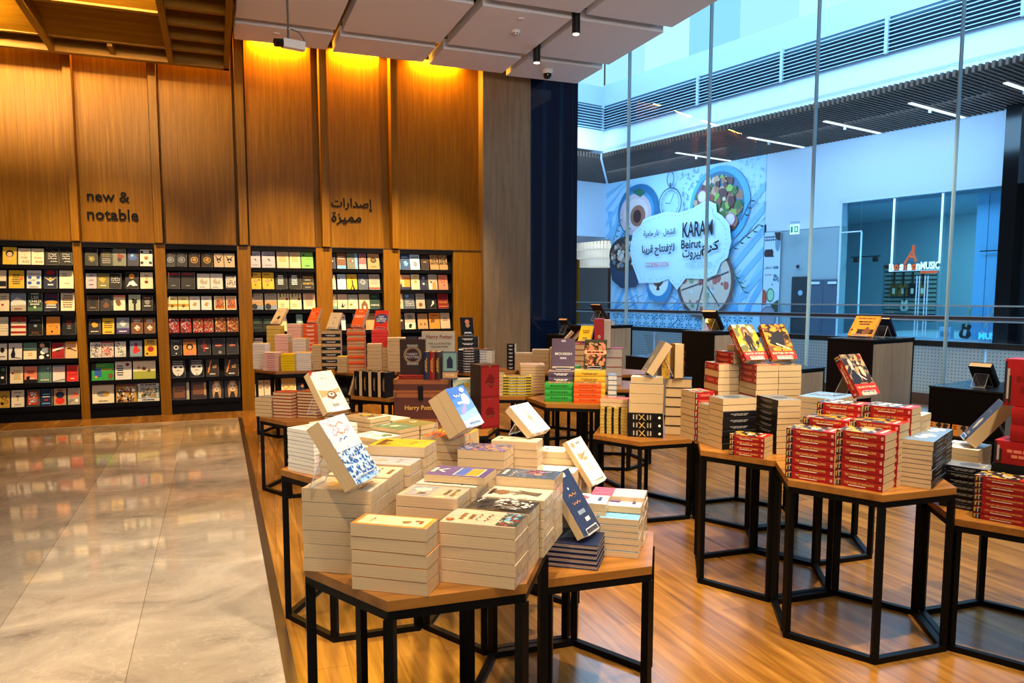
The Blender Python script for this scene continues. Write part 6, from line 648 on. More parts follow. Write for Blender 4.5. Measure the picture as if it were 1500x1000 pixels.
(3, 7, 3, -0.0432, 0.1684, 0.3009, 'book with pale haired face', 'charcoal', 'poly:tan:.25:.0:.2:.7:.4:.95:.7:.95:.85:.6:.8:.0+oval:creamp:.52:.6:.2:.25+circ:black:.42:.66:.05+circ:black:.64:.66:.05+oval:redd:.53:.46:.08:.03+poly:darkbrown:.3:.0:.7:.0:.6:.35:.42:.35'),
(3, 7, 4, 0.1514, 0.1896, 0.3031, 'book with pale haired face', 'charcoal', 'poly:tan:.25:.0:.2:.7:.4:.95:.7:.95:.85:.6:.8:.0+oval:creamp:.52:.6:.2:.25+circ:black:.42:.66:.05+circ:black:.64:.66:.05+oval:redd:.53:.46:.08:.03+poly:darkbrown:.3:.0:.7:.0:.6:.35:.42:.35'),
(4, 1, 1, 0.4874, 0.1323, 0.2351, 'lilac-grey book', 'lilac', 'txt:CEO:charcoal:.55:.78:.7+poly:charcoal:.35:.55:.6:.5:.65:.35:.55:.42+lines:grey:.5:.15:.6:1'),
(4, 1, 2, 0.6554, 0.1626, 0.2366, 'lilac-grey book', 'lilac', 'txt:CEO:charcoal:.55:.78:.7+poly:charcoal:.35:.55:.6:.5:.65:.35:.55:.42+lines:grey:.5:.15:.6:1'),
(4, 1, 3, 0.8374, 0.1503, 0.2278, 'tan lettered book', 'tanp', 'lines:mustard:.5:.6:.7:4'),
(4, 1, 4, 0.9938, 0.1399, 0.2291, 'tan lettered book', 'tanp', 'lines:mustard:.5:.6:.7:4'),
(4, 1, 5, 1.1509, 0.1515, 0.2409, 'bright green book', 'greenl', 'circ:darkgreen:.2:.78:.1+scr:darkgreen:.6:.55:.6:1+lines:darkgreen:.5:.15:.5:1'),
(4, 2, 1, 0.4899, 0.1327, 0.2256, 'yellow book with balloon', 'yellow', 'blot:tan:.45:.5:.25+circ:brown:.45:.25:.08+circ:black:.8:.55:.08+lines:brown:.4:.88:.6:1'),
(4, 2, 2, 0.644, 0.1438, 0.2268, 'yellow book with balloon', 'yellow', 'blot:tan:.45:.5:.25+circ:brown:.45:.25:.08+circ:black:.8:.55:.08+lines:brown:.4:.88:.6:1'),
(4, 2, 3, 0.8096, 0.1505, 0.2282, 'black book with white lettering', 'black', 'lines:white:.45:.55:.5:5'),
(4, 2, 4, 0.987, 0.1574, 0.2297, 'black book with white lettering', 'black', 'lines:white:.45:.55:.5:5'),
(4, 2, 5, 1.1518, 0.1445, 0.2311, 'black book with gold lettering', 'black', 'txt:HIGH:mustard:.5:.72:.85+lines:grey:.5:.55:.7:1+txt:HABITS:mustard:.5:.34:.9+lines:grey:.5:.12:.7:1'),
(4, 3, 1, 0.4983, 0.1451, 0.2366, 'grey landscape book', 'greyblue', 'rect:greige:0:.5:1:1+rect:tan:0:.25:1:.5+blot:charcoal:.3:.15:.3+lines:grey:.5:.85:.7:1'),
(4, 3, 2, 0.6698, 0.1518, 0.2381, 'grey landscape book', 'greyblue', 'rect:greige:0:.5:1:1+rect:tan:0:.25:1:.5+blot:charcoal:.3:.15:.3+lines:grey:.5:.85:.7:1'),
(4, 3, 3, 0.8313, 0.1439, 0.2343, 'cream book with black bottles', 'creamy', 'rect:black:.18:.72:.28:.95+rect:black:.5:.76:.56:.95+rect:black:.75:.72:.82:.95+circ:redd:.8:.6:.12+lines:grey:.4:.25:.5:2'),
(4, 3, 4, 0.9874, 0.1456, 0.2356, 'cream book with black bottles', 'creamy', 'rect:black:.18:.72:.28:.95+rect:black:.5:.76:.56:.95+rect:black:.75:.72:.82:.95+circ:redd:.8:.6:.12+lines:grey:.4:.25:.5:2'),
(4, 3, 5, 1.1651, 0.1525, 0.2319, 'cream book with pink lines', 'peachp', 'lines:salmon:.5:.55:.7:6'),
(4, 4, 1, 0.4901, 0.1193, 0.196, 'black book with green band', 'black', 'lines:green:.5:.7:.8:3+rect:darkgreen:0:.2:1:.3'),
(4, 4, 2, 0.6296, 0.1374, 0.197, 'black book with green band', 'black', 'lines:green:.5:.7:.8:3+rect:darkgreen:0:.2:1:.3'),
(4, 4, 3, 0.7875, 0.1511, 0.2242, 'cream book behind the ink display', 'creamy', 'blot:black:.3:.6:.1'),
(4, 4, 4, 1.0308, 0.0824, 0.2262, 'teal book behind the orange display', 'tealgrey', 'lines:whitec:.5:.6:.7:2'),
(4, 5, 1, 0.495, 0.115, 0.2069, 'white book with red lettering', 'whitec', 'lines:black:.5:.85:.9:1+txt:BOO:redd:.5:.35:.85'),
(4, 7, 1, 0.4403, 0.0294, 0.2129, 'cream book edge', 'creamp', 'lines:grey:.5:.5:.6:3'),
(4, 7, 2, 0.5061, 0.0798, 0.2134, 'cream book with red title', 'creamp', 'lines:redd:.5:.5:.7:1+lines:tan:.5:.8:.6:1'),
(4, 7, 3, 0.5926, 0.0756, 0.2141, 'cream book with red title', 'creamp', 'lines:redd:.5:.5:.7:1+lines:tan:.5:.8:.6:1'),
(4, 7, 4, 0.7027, 0.0543, 0.215, 'pale book', 'creamp', 'rect:charcoal:.4:0:.7:1'),
(4, 7, 5, 0.8669, 0.1879, 0.2269, 'pale yellow outline book', 'creamy', 'ring:orange:.3:.5:.2+ring:mustard:.7:.5:.2'),
(4, 7, 6, 1.0337, 0.1131, 0.2282, 'navy book', 'navy', 'blot:tan:.6:.5:.2'),
(5, 1, 1, 1.4904, 0.0592, 0.2068, 'blue book', 'navy', 'blot:whitec:.4:.5:.2'),
(5, 1, 2, 1.6022, 0.1158, 0.2235, 'brown and white book', 'brown', 'scr:white:.5:.7:.7:2+rect:skyb:0:0:1:.2'),
(5, 1, 3, 1.7509, 0.1428, 0.2247, 'grey book with teal edge', 'greengrey', 'rect:skyb:.75:0:1:1+blot:redd:.4:.5:.14+circ:white:.5:.5:.07'),
(5, 1, 4, 1.8893, 0.1001, 0.2258, 'mauve book', 'mauve', 'circ:salmon:.5:.65:.15+rect:lilacg:0:0:1:.3'),
(5, 1, 5, 2.0411, 0.159, 0.2379, 'tan book with dark ring', 'tan', 'circ:darkbrown:.5:.55:.26+circ:brown:.5:.55:.14+lines:brown:.5:.15:.6:1'),
(5, 2, 1, 1.4873, 0.0619, 0.202, 'cream book', 'creamp', 'blot:darkred:.5:.2:.15'),
(5, 2, 2, 1.6019, 0.1136, 0.2135, 'pale blue book', 'skyp', 'circ:redd:.2:.7:.1+blot:whitec:.5:.3:.35'),
(5, 2, 3, 1.7407, 0.1354, 0.2146, 'yellow book with walking silhouettes', 'yellow', 'poly:black:.3:.0:.5:.3:.45:.6:.6:.6:.62:.3:.8:.0:.62:.0:.52:.22:.42:.0+circ:black:.5:.72:.08'),
(5, 2, 4, 1.8912, 0.1317, 0.2157, 'slate blue book', 'slate', 'blot:greyblue:.5:.5:.35+blot:olive:.45:.5:.15'),
(5, 2, 5, 2.0487, 0.149, 0.2169, 'greige book with red base band', 'greige', 'lines:grey:.5:.6:.8:5+rect:redb:0:.04:1:.13'),
(5, 3, 1, 1.4943, 0.0749, 0.208, 'pink-grey book', 'tanp', 'rect:tealgrey:0:0:1:.2+lines:grey:.5:.6:.6:3'),
(5, 3, 2, 1.6081, 0.1294, 0.2088, 'cream book with black leaf', 'peachp', 'poly:black:.3:.1:.5:.5:.55:.2:.9:.45:.6:.12'),
(5, 3, 3, 1.7486, 0.1333, 0.2045, 'grey book with four ovals', 'palegreen', 'oval:whitec:.3:.68:.16:.1+oval:whitec:.7:.68:.16:.1+oval:mustard:.3:.3:.16:.1+oval:whitec:.7:.3:.16:.1+circ:black:.3:.3:.06+circ:black:.7:.66:.06'),
(5, 3, 4, 1.9049, 0.1453, 0.2111, 'taupe book with palace', 'tanp', 'poly:brown:.2:.0:.2:.3:.5:.6:.8:.3:.8:.0+poly:creamp:.4:.0:.4:.2:.6:.2:.6:.0'),
(5, 3, 5, 2.0484, 0.1283, 0.2176, 'dark green book', 'darkgreen', 'txt:SCIENCE:whitec:.5:.25:.9+lines:green:.5:.8:.6:1'),
(5, 4, 1, 1.6129, 0.0552, 0.2202, 'white book behind the orange slab', 'whitec', 'lines:black:.5:.8:.8:1'),
(5, 4, 2, 1.7799, 0.0637, 0.227, 'grey book beside the orange slab', 'greyblue', 'lines:whitec:.5:.3:.6:1'),
(5, 4, 3, 2.0179, 0.1999, 0.2507, 'tan book behind the red display', 'tan', 'lines:brown:.5:.9:.5:1'),
(6, 1, 1, 2.403, 0.0284, 0.2135, 'blue book edge', 'skyb', 'blot:whitec:.5:.5:.3'),
(6, 1, 2, 2.4857, 0.1181, 0.2251, 'blue book', 'blued', 'blot:skyb:.6:.4:.3+lines:skyp:.5:.8:.7:1'),
(6, 1, 3, 2.6261, 0.1384, 0.2262, 'ice blue book', 'skyp', 'blot:greyblue:.5:.35:.3+lines:blued:.5:.8:.7:1'),
(6, 1, 4, 2.7691, 0.1122, 0.2273, 'dark brown book', 'darkbrown', 'lines:tan:.5:.5:.4:1'),
(6, 1, 5, 2.9053, 0.1244, 0.2284, 'brown photo book', 'brown', 'mosaic:tan:darkbrown:olive:brown:.05:.3:1:.95:61+rect:tan:0:0:1:.3'),
(6, 1, 6, 3.0385, 0.1228, 0.2294, 'brown photo book', 'brown', 'mosaic:tan:darkbrown:olive:brown:.05:.3:1:.95:61+rect:tan:0:0:1:.3'),
(6, 2, 1, 2.4691, 0.1699, 0.2146, 'peach and navy book', 'peach', 'rect:navy:0:0:1:.18+poly:charcoal:.05:.1:.25:.5:.35:.1+rect:orange:.5:.2:1:.8'),
(6, 2, 2, 2.6316, 0.1196, 0.2214, 'cream book', 'creamy', 'blot:tan:.5:.5:.25+lines:mustard:.5:.85:.6:1'),
(6, 2, 3, 2.7516, 0.1013, 0.2112, 'navy book with white fox', 'navy', 'blot:whitec:.5:.4:.18+circ:lilacg:.5:.8:.18'),
(6, 2, 4, 2.8852, 0.1302, 0.2233, 'taupe book with cats', 'greige', 'poly:whitec:.1:.0:.1:.45:.3:.5:.35:.0+poly:orange:.5:.0:.5:.45:.75:.5:.85:.0+blot:black:.3:.5:.12'),
(6, 2, 5, 3.037, 0.1373, 0.2189, 'salmon book', 'salmon', 'blot:green:.6:.3:.12+ring:redd:.45:.6:.2'),
(6, 3, 1, 2.4155, 0.0666, 0.2204, 'taupe book', 'tanp', 'blot:grey:.5:.4:.2'),
(6, 3, 2, 2.5356, 0.1548, 0.2268, 'blue and white swirl book', 'slate', 'scr:whitec:.55:.4:.8:4+blot:skyb:.3:.8:.2'),
(6, 3, 3, 2.7008, 0.1289, 0.2226, 'grey book with figure', 'greige', 'blot:brown:.5:.25:.25+lines:grey:.5:.8:.6:1'),
(6, 3, 4, 2.8539, 0.1415, 0.2181, 'black book with white lily', 'black', 'poly:creamp:.4:.1:.75:.5:.85:.35:.6:.2+blot:whitec:.7:.45:.12'),
(6, 3, 5, 3.0327, 0.1518, 0.2307, 'dark red book with gold title', 'darkred', 'txt:GOLD:mustard:.5:.4:.75+rect:mustard:.1:.12:.9:.16'),
(6, 4, 1, 2.4177, 0.0641, 0.21, 'dark book', 'charcoal', 'poly:whitec:.3:.5:.9:.6:.5:.7'),
(6, 4, 2, 2.5478, 0.1499, 0.2331, 'grey and cream book', 'greige', 'rect:creamp:0:0:1:.4+blot:charcoal:.5:.2:.22+lines:charcoal:.5:.75:.6:2'),
(6, 4, 3, 2.7317, 0.1435, 0.2235, 'tan book', 'tan', 'blot:brown:.3:.3:.12+blot:brown:.7:.3:.12'),
(6, 4, 4, 2.9053, 0.1565, 0.2304, 'orange book', 'orange', 'blot:brown:.3:.5:.25+lines:redd:.5:.85:.6:1'),
(6, 4, 5, 3.0653, 0.1384, 0.2317, 'pale tan book', 'tanp', 'lines:brown:.5:.6:.6:2'),
(6, 5, 1, 2.4268, 0.0917, 0.183, 'blue book with white circle', 'blued', 'circ:whitec:.5:.4:.25'),
(6, 5, 2, 2.5752, 0.1424, 0.1839, 'slate book with white circle', 'slate', 'circ:whitec:.5:.4:.25'),
(6, 5, 3, 2.7097, 0.0796, 0.1792, 'pink book', 'pinkw', 'lines:redd:.5:.6:.5:2')]
HANGCAM=(.66,7.0,4.03)
# ================================================================= CAMERA
cam=bpy.data.cameras.new('camera'); co=bpy.data.objects.new('camera',cam); COL.objects.link(co); SC.camera=co
cam.sensor_width=36; cam.lens=36*1099/1500; cam.shift_y=41/1500
yaw=math.atan(433/1104); pit=math.atan(107/1099)
co.location=(0,0,1.5); co.rotation_euler=(math.pi/2-pit,0,-yaw); cam.clip_start=.05; cam.clip_end=200
SC.view_settings.view_transform='Standard'; SC.view_settings.look='None'; SC.view_settings.gamma=1; SC.view_settings.exposure=EXPOSURE
# ================================================================= SHOP SHELL
WY=10.40
m=MB(); m.b2((.245,-3.5,-.06),(6.9,10.6,0),FLOOR); m.b2((-5.5,9.80,-.06),(.245,10.6,0),FLOOR); struct(m.build('floor'))
m=MB(); m.b2((-5.5,-3.5,-.06),(.2,9.79,.001),MARBLE); struct(m.build('floor_marble'))
m=MB(); m.b2((.2,-3.5,-.06),(.245,9.8,.002),mat('dark_stone_strip','3a2f28',.25)); m.b2((-5.5,9.79,-.06),(.2,9.80,.003),mat('pale_metal_strip','b9a27c',.3)); struct(m.build('trim_1'))
BAYS=[(-3.25,-1.587),(-1.494,-.700),(-.5763,.2704),(.4332,1.2617),(1.4698,2.1693),(2.3992,3.1782)]
BAYS[0]=(-2.62,-1.587)
PW=[(-1.587,-1.494),(-.700,-.5763),(.2704,.4332),(1.2617,1.4698),(2.1693,2.3992)]
HEAD=2.15
# panelled wall above the bookcases (each bay slightly recessed) and the returns around the shelves
m=MB()
m.b2((-5.5,10.62,0),(5.2,10.8,4.9),WOODV)
edges=[-4.2]+[v for p in PW for v in p]+[3.60]
for i in range(0,len(edges),2):
    m.b2((edges[i],10.50,HEAD),(edges[i+1],10.62,4.8),WOODV)
m.b2((-4.2,10.4,0),(BAYS[0][0],10.62,HEAD),WOODV)
m.b2((3.1782,10.42,0),(3.60,10.62,HEAD),WOODV)
m.b2((-4.2,10.40,HEAD),(3.60,10.50,HEAD+.012),mat('shadow_groove','3a2410',.8))
struct(m.build('wall_back'))
PX=[(-1.587,-1.494),(-.690,-.590),(.300,.410),(1.345,1.450),(2.285,2.385)]   # fins above the head line
for i,((a,b),(c,d)) in enumerate(zip(PW,PX)):
    m=MB(); m.b2((a,10.40,0),(b,10.62,HEAD-.006),WOODV); m.b2((c+.005,10.34,HEAD+.012),(d-.005,10.52,4.8),WOODV)
    struct(m.build('trim_%d'%(i+2)))
# columns to the right of the bookcases
m=MB(); m.b2((3.60,10.30,0),(4.33,10.8,4.8),WOODG); struct(m.build('wall_right_column'))
m=MB(); m.b2((4.33,10.32,0),(5.10,10.85,4.8),NAVY); m.b2((5.005,10.315,0),(5.012,10.32,4.8),mat('panel_joint','000000',.6)); struct(m.build('wall_navy_column'))
# ceiling void and hung panels
m=MB(); m.b2((-5.5,-3.5,4.86),(4.9,10.8,5.0),DARKC); struct(m.build('ceiling'))
colx=[(.30,1.36),(1.44,2.58),(2.68,3.70),(3.79,4.86)]; rowy=[(9.12,[9.68,9.73,9.80,9.88]),(7.66,[8.94]*4),(6.2,[7.48]*4),(4.74,[6.02]*4),(3.28,[4.56]*4)]
for y0,y1s in rowy:
    for (x0,x1),y1 in zip(colx,y1s):
        m=MB(); m.b2((x0,y0,4.5),(x1,y1,4.62),PAINT); struct(m.build('ceiling_panel'))
m=MB(); 
for y in (7.57,9.03,6.11,4.65): m.b2((.28,y-.1,4.63),(4.86,y+.1,4.66),mat('grey_channel','5d5a58',.8))
struct(m.build('ceiling_channel'))
# timber coffers at the upper left
m=MB(); z0=4.16
m.b2((-5.0,9.70,z0),(.235,9.79,z0+.42),WOODH); m.b2((.175,3.0,z0),(.235,9.79,z0+.45),WOODY); m.b2((-.42,3.0,z0),(-.36,9.70,z0+.40),WOODY)
for y in (9.35,8.95,8.52,8.05,7.55,7.0,6.4): m.b2((-.36,y-.035,z0+.05),(.175,y+.035,z0+.2),WOODH)
m.b2((-.36,3.0,z0+.2),(.175,9.7,z0+.23),WOODY)
m.b2((-1.60,3.0,z0),(-1.54,9.70,z0+.40),WOODY); m.b2((-5,9.33,z0+.05),(-.42,9.38,z0+.33),WOODH); m.b2((-1.0,9.38,z0+.02),(-.95,9.7,z0+.3),WOODH)
m.b2((-1.54,8.15,z0+.02),(-.42,8.22,z0+.40),WOODH); m.b2((-5.0,7.9,z0+.02),(-1.6,7.97,z0+.40),WOODH)
m.b2((-5.0,3.0,z0+.33),(-.42,9.7,z0+.38),WOODY)
m.add([(-1.54,8.22,z0+.30),(-.42,8.22,z0+.30),(-.42,9.33,z0+.06),(-1.54,9.33,z0+.06)],[(3,2,1,0)],WOODH)
m.add([(-1.54,8.15,z0+.04),(-.42,8.15,z0+.04),(-.42,6.6,z0+.30),(-1.54,6.6,z0+.30)],[(0,1,2,3)],WOODH)
m.add([(-5,9.33,z0+.06),(-1.6,9.33,z0+.06),(-1.6,7.97,z0+.30),(-5,7.97,z0+.30)],[(0,1,2,3)],WOODH)
struct(m.build('ceiling_coffer'))
# ================================================================= BOOKCASES AND FACE-OUT BOOKS
ROWZ=[1.868,1.589,1.321,1.033,.745,.461,.176]
BAYN=['first','second','third','fourth','fifth','sixth']; ROWN=['top','second','third','fourth','fifth','sixth','bottom']
for i,(a,b) in enumerate(BAYS):
    t=thing('bookcase','black built-in bookcase of face-out shelves, %s from the marble end of the wall'%BAYN[i],'bookcase',((a+b)/2,10.45,0),group=None)
    m=MB(); w=(b-a)/2
    def L(lo,hi,mt,mm): mm.b2(lo,hi,mt)
    m.b2((-w,.02,0),(-w+.018,.17,HEAD),BLKM); m.b2((w-.018,.02,0),(w,.17,HEAD),BLKM); m.b2((-w,.15,0),(w,.17,HEAD),BLKM); m.b2((-w,-.04,HEAD-.06),(w,.17,HEAD),BLKM); m.build('carcass',t)
    m=MB(); m.b2((-w,-.035,0),(w,.15,.135),BLKM); m.build('plinth',t)
    for z in ROWZ:
        m=MB(); m.add([(-w+.018,-.05,z-.035),(w-.018,-.05,z-.035),(w-.018,.15,z-.035),(-w+.018,.15,z-.035),(-w+.018,-.05,z),(w-.018,-.05,z),(w-.018,.15,z-.004),(-w+.018,.15,z-.004)],[(0,3,2,1),(4,5,6,7),(0,1,5,4),(2,3,7,6),(0,4,7,3),(1,2,6,5)],BLKM)
        m.b2((-w+.018,-.055,z-.045),(w-.018,-.048,z+.006),BLKM); m.build('shelf',t)
        m=MB(); c=.27; m.add([(-w+.018,.02,z),(w-.018,.02,z),(w-.018,.085,z+.22),(-w+.018,.085,z+.22),(-w+.018,.03,z),(w-.018,.03,z),(w-.018,.095,z+.22),(-w+.018,.095,z+.22)],[(0,1,2,3),(7,6,5,4),(3,2,6,7),(0,4,5,1),(0,3,7,4),(1,5,6,2)],BLKM); m.build('back_rest',t)
for (bi,r,k,x,w,h,desc,bg,a) in SHELF:
    t=.022; ti=15; z=ROWZ[r-1]; h=min(h,.232)
    ms=book_meshes(w,h,t,bg,bg,'pw',0,a,None,seed=r,one=0)
    F=frame_M((x,10.45-.022,z+.007),0,ti)
    ordn=['first','second','third','fourth','fifth','sixth'][k-1]
    book(ms,'face_out_book','%s, %s from left on %s shelf of the %s bookcase'%(desc,ordn,ROWN[r-1],BAYN[bi-1]),'book',F@Matrix.Translation((0,h/2,-t)),group='face-out books on the %s bookcase'%BAYN[bi-1])
# raised wall lettering
SIGN=mat('sign_black','040303',.6,spec=.15)
def wall_text(name,lines,label):
    t=None; parts=[]
    for tx,cx,cz,wd in lines:
        vs,fs,w,h=glyphs(tx,.008,.0); vs,fs,w,h=glyphs(tx,.008,.06*5); sc=wd/w
        dz=max(v[2] for v in vs); m=MB(); m.add([(cx+x*sc,10.485+(-z/dz)*.011,cz+y*sc) for x,y,z in vs],fs,SIGN); parts.append(m)
    t=thing(name,label,'sign',(parts[0].v[0][0],10.49,lines[0][2])); 
    for p in parts: o=p.build('lettering'); o.parent=t; o.matrix_parent_inverse=t.matrix_world.inverted() if False else Matrix.Translation(-Vector(t.location))
wall_text('wall_sign',[('new &',-1.185,2.715,.46),('notable',-1.145,2.50,.56)],'raised black English lettering on the oak wall above the second bookcase')
wall_text('wall_sign',[('\uFE95\uFE8D\uFEAD\uFE8D\uFEAA\uFEBB\uFE87',1.765,2.745,.55),('\uFE93\uFEB0\uFEF4\uFEE4\uFEE3',1.69,2.555,.40)],'raised black Arabic lettering on the oak wall above the fifth bookcase')
# ================================================================= HEXAGONAL TABLES
HX=.3835
def hexpts(s,rot): return [(s*math.cos(R(rot+60*k)),s*math.sin(R(rot+60*k))) for k in range(6)]
def table(label,x,y,h,rot=-3):
    t=thing('hexagonal_table',label,'table',(x,y,0),(0,0,R(rot)),'hexagonal display tables')
    m=MB(); m.prism(hexpts(HX,0),h-.028,h,WOODT); m.build('tabletop',t)
    b=.013; ri=HX-.016
    for nm,z in (('upper_frame',h-.028-b*2),('lower_frame',0)):
        m=MB(); o=hexpts(HX-.002,0); i_=hexpts(HX-.034,0)
        for k in range(6):
            q=[o[k],o[(k+1)%6],i_[(k+1)%6],i_[k]]; m.prism(q,z+.0002,z+2*b,BLK)
        m.build(nm,t)
    for k in range(6):
        m=MB(); c=hexpts(ri,0)[k]; m.box((c[0],c[1],(h-.054+.026)/2),(.028,.028,h-.054-.026),BLK,None,rz=R(60*k)); m.build('leg',t)
    return t
LO,HI=.575,.71
for a in [
 ('tall oak hexagonal table on black frame at the very front, under shrink-wrapped stacks',.595,2.195,HI),
 ('low oak hexagonal table beside the frontmost table, holding the navy display',1.19,2.50,LO),
 ('low oak hexagonal table in the middle, under the orange-topped stack',1.20,3.17,LO),
 ('tall oak hexagonal table near the marble floor, under cream book piles',.63,3.52,HI),
 ('tall oak hexagonal table under the red tower paperbacks with the bluish stack',2.66,2.51,HI),
 ('tall oak hexagonal table under the black-spined and criss-cross piles',2.685,3.18,HI),
 ('low oak hexagonal table at the photo edge under red boxed sets',3.226,2.157,LO),
 ('tall oak hexagonal table behind the tall twin-display pile',3.28,3.48,HI),
 ('low black-framed hexagonal table tucked behind the criss-cross pile',3.33,4.145,.55),
 ('low oak hexagonal table under the gold-ornamented black books',2.77,4.52,.55,-5),
 ('oak hexagonal table under the green and orange cookbooks',2.575,5.20,HI,-31.6),
 ('oak hexagonal table under the yellow cookbooks beside the red chest',2.20,5.84,HI,-22),
 ('low oak hexagonal table near the bookcases under red-topped stacks',.66,6.02,LO),
 ('oak hexagonal table under the row of upright black-banded books',1.35,6.09,.71,11),
 ('low oak hexagonal table carrying the brown trunk boxes',1.575,5.27,.55),
 ('oak hexagonal table with yellow and pink business books, closest to the bookcases',.745,8.56,HI,0),
 ('oak hexagonal table under the orange slab display books',1.52,8.02,HI,0),
 ('oak hexagonal table under black and white magazines by the wood column',2.66,7.55,HI,0),
 ('oak hexagonal table under pale stacks before the navy column',3.35,7.40,HI,0),
 ('oak hexagonal table under the pale stacks next to the grey-edged red stack',3.88,6.95,HI,0),
 ('oak hexagonal table under the grey-edged red reference books',3.27,5.93,HI,-31.6)]:
    table(*a)
for s in STACKS: build_stack(s)
if PILE.v: tag(PILE.build('paperback_filling'),'the deeper and half hidden paperbacks filling the piles on all the tables','books',kind='stuff')
for d in DISP: build_display(d)
# ================================================================= ODD BOOKS AND BOXES ON THE BACK TABLES
def standing(x,y,z,w,h,t,yaw,cov,spc,label,a=None,group=None,lean=0,face=0,hc=1,sart=None,pg='p',name='standing_book'):
    """upright book: spine or fore-edge towards the reader; face=1 shows the cover"""
    ms=book_meshes(w,h,t,cov,spc,pg,hc,a,sart)
    M=Matrix.Translation((x,y,z))@Matrix.Rotation(R(yaw),4,'Z')@Matrix.Rotation(R(lean),4,'Y')
    if face==1: M=M@Matrix(((1,0,0,0),(0,0,-1,0),(0,1,0,h/2),(0,0,0,1)))               # cover towards -y
    elif face==2: M=M@Matrix(((0,0,1,-t/2),(-1,0,0,0),(0,1,0,h/2),(0,0,0,1)))          # fore-edge towards -y
    else: M=M@Matrix(((0,0,1,-t/2),(1,0,0,0),(0,1,0,h/2),(0,0,0,1)))                    # spine towards -y
    return book(ms,name,label,'book',M,group)
b0=Vector((1.012,6.08)); e=Vector((.653,-.757))
for i in range(7):
    p=b0+e*(.07+.046*i)
    standing(p.x,p.y,.7102,.13,.2,.034,-46,'black','black','black-banded upright paperback, %s from the slanted one in the row'%['first','second','third','fourth','fifth','sixth','seventh'][i],group='row of upright black-banded books',face=2 if i%2 else 0,sart=None if i%2 else ('','tan'))
p=b0+e*-.005; standing(p.x,p.y,.7102,.13,.2,.02,-46,'tan','tan','tan paperback slanting against the row of upright black-banded books',face=2,lean=20)
def trunk(x,y,z,w,d,h,yaw,label):
    t=thing('trunk_box',label,'box',(x,y,z),(0,0,R(yaw))); c=mat('trunk_brown','4f2012',.45); s=mat('trunk_strap','8f4f24',.45); br=mat('trunk_brass','8d6a35',.35,.8)
    m=MB(); m.b2((-w/2,-d/2,0),(w/2,d/2,h*.70),c); m.b2((-w/2-.003,-d/2-.003,h*.06),(w/2+.003,d/2+.003,h*.12),s); m.b2((-w/2-.003,-d/2-.003,h*.60),(w/2+.003,d/2+.003,h*.70),s); m.build('body',t)
    m=MB(); m.b2((-w/2,-d/2,h*.705),(w/2,d/2,h),c); m.b2((-w/2-.003,-d/2-.003,h*.90),(w/2+.003,d/2+.003,h+.002),s); m.b2((-w/2-.003,-d/2-.003,h*.71),(w/2+.003,d/2+.003,h*.76),s); m.build('lid',t)
    m=MB(); m.b2((-.018,-d/2-.014,h*.55),(.018,-d/2-.001,h*.86),mat('clasp_black','15100c',.4,.6)); m.build('clasp',t)
    m=MB()
    for sx in (-1,1):
        for zz in (h*.03,h*.64,h*.95): m.box((sx*(w/2-.012),-d/2-.004,zz+.006),(.022,.006,.02),br)
    m.build('corner_brass',t)
    m=MB(); put_text(m,'Harry Potter',lambda u,v:(u,-d/2-.0016,h*.36+v),w*.6,mat('gilt_lettering','d0a050',.45,.1),bold=.02); m.build('lettering',t)
    return t
trunk(1.44,5.525,.5502,.40,.27,.335,-22,'brown trunk-shaped gift box with gilt lettering and black clasp')
trunk(1.56,5.41,.5502,.26,.15,.12,-22,'small brown trunk box in front of the large trunk box') if 0 else None
def slab(label,name,x,y,z,w,d,h,yaw,cf,cs,cat,fa=None,text=None,ct='creamp'):
    t=thing(name,label,cat,(x,y,z),(0,0,R(yaw))); m=MB(); m.b2((-w/2,-d/2,0),(w/2,d/2,h),cm(cs)); 
    m.add([(-w/2,-d/2-.0004,0),(w/2,-d/2-.0004,0),(w/2,-d/2-.0004,h),(-w/2,-d/2-.0004,h)],[(0,1,2,3)],cm(cf))
    if fa: art(m,fa,lambda u,v,q:(u-w/2,-d/2-.0006-q,v),w,h,cm)
    m.build('box_panel',t); return t
Tz=.5502+.335+.003
standing(1.36,5.495,Tz+.032,.19,.262,.028,-24,'darkbrown','darkbrown','dark brown book with ringed title standing on the trunk box',a='ring:brownish:.5:.55:.36+txt:HARRY:lilacg:.5:.58:.42+txt:POTTER:lilacg:.5:.49:.5+lines:grey:.5:.82:.5:1+lines:grey:.5:.3:.5:1',face=1)
for i in range(2):
    ms=book_meshes(.16,.205,.015,'darkred','darkred','p',1); book(ms,'hardback_book','thin red-bound book, %s of the pair under the standing dark brown book'%['lower','upper'][i],'book',Matrix.Translation((1.365,5.505,Tz+.0155*i))@Matrix.Rotation(R(66),4,'Z'),'pair on the trunk box')
for i,(c,l) in enumerate((('navy','blue'),('darkred','crimson'),('darkbrown','brown'))):
    p=Vector((1.455,5.44))+Vector((math.cos(R(-24)),math.sin(R(-24))))*.043*i
    standing(p.x,p.y,Tz,.14,.205,.04,-24,c,c,'%s hardback with gold foot band upright on the trunk box'%l,sart=('','mustard'),face=0,name='hardback_book')
p=Vector((1.455,5.44))+Vector((math.cos(R(-24)),math.sin(R(-24))))*.165
standing(p.x,p.y-.02,Tz,.11,.205,.03,-24,'slate','slate','teal hardback facing out at the end of the trunk box row',a='rect:tealgrey:.06:.3:.94:.95+poly:navy:.3:.4:.3:.7:.5:.85:.7:.7:.7:.4+rect:tan:.0:.05:1:.25+txt:POTTER:creamp:.5:.15:.6',face=1,name='hardback_book')
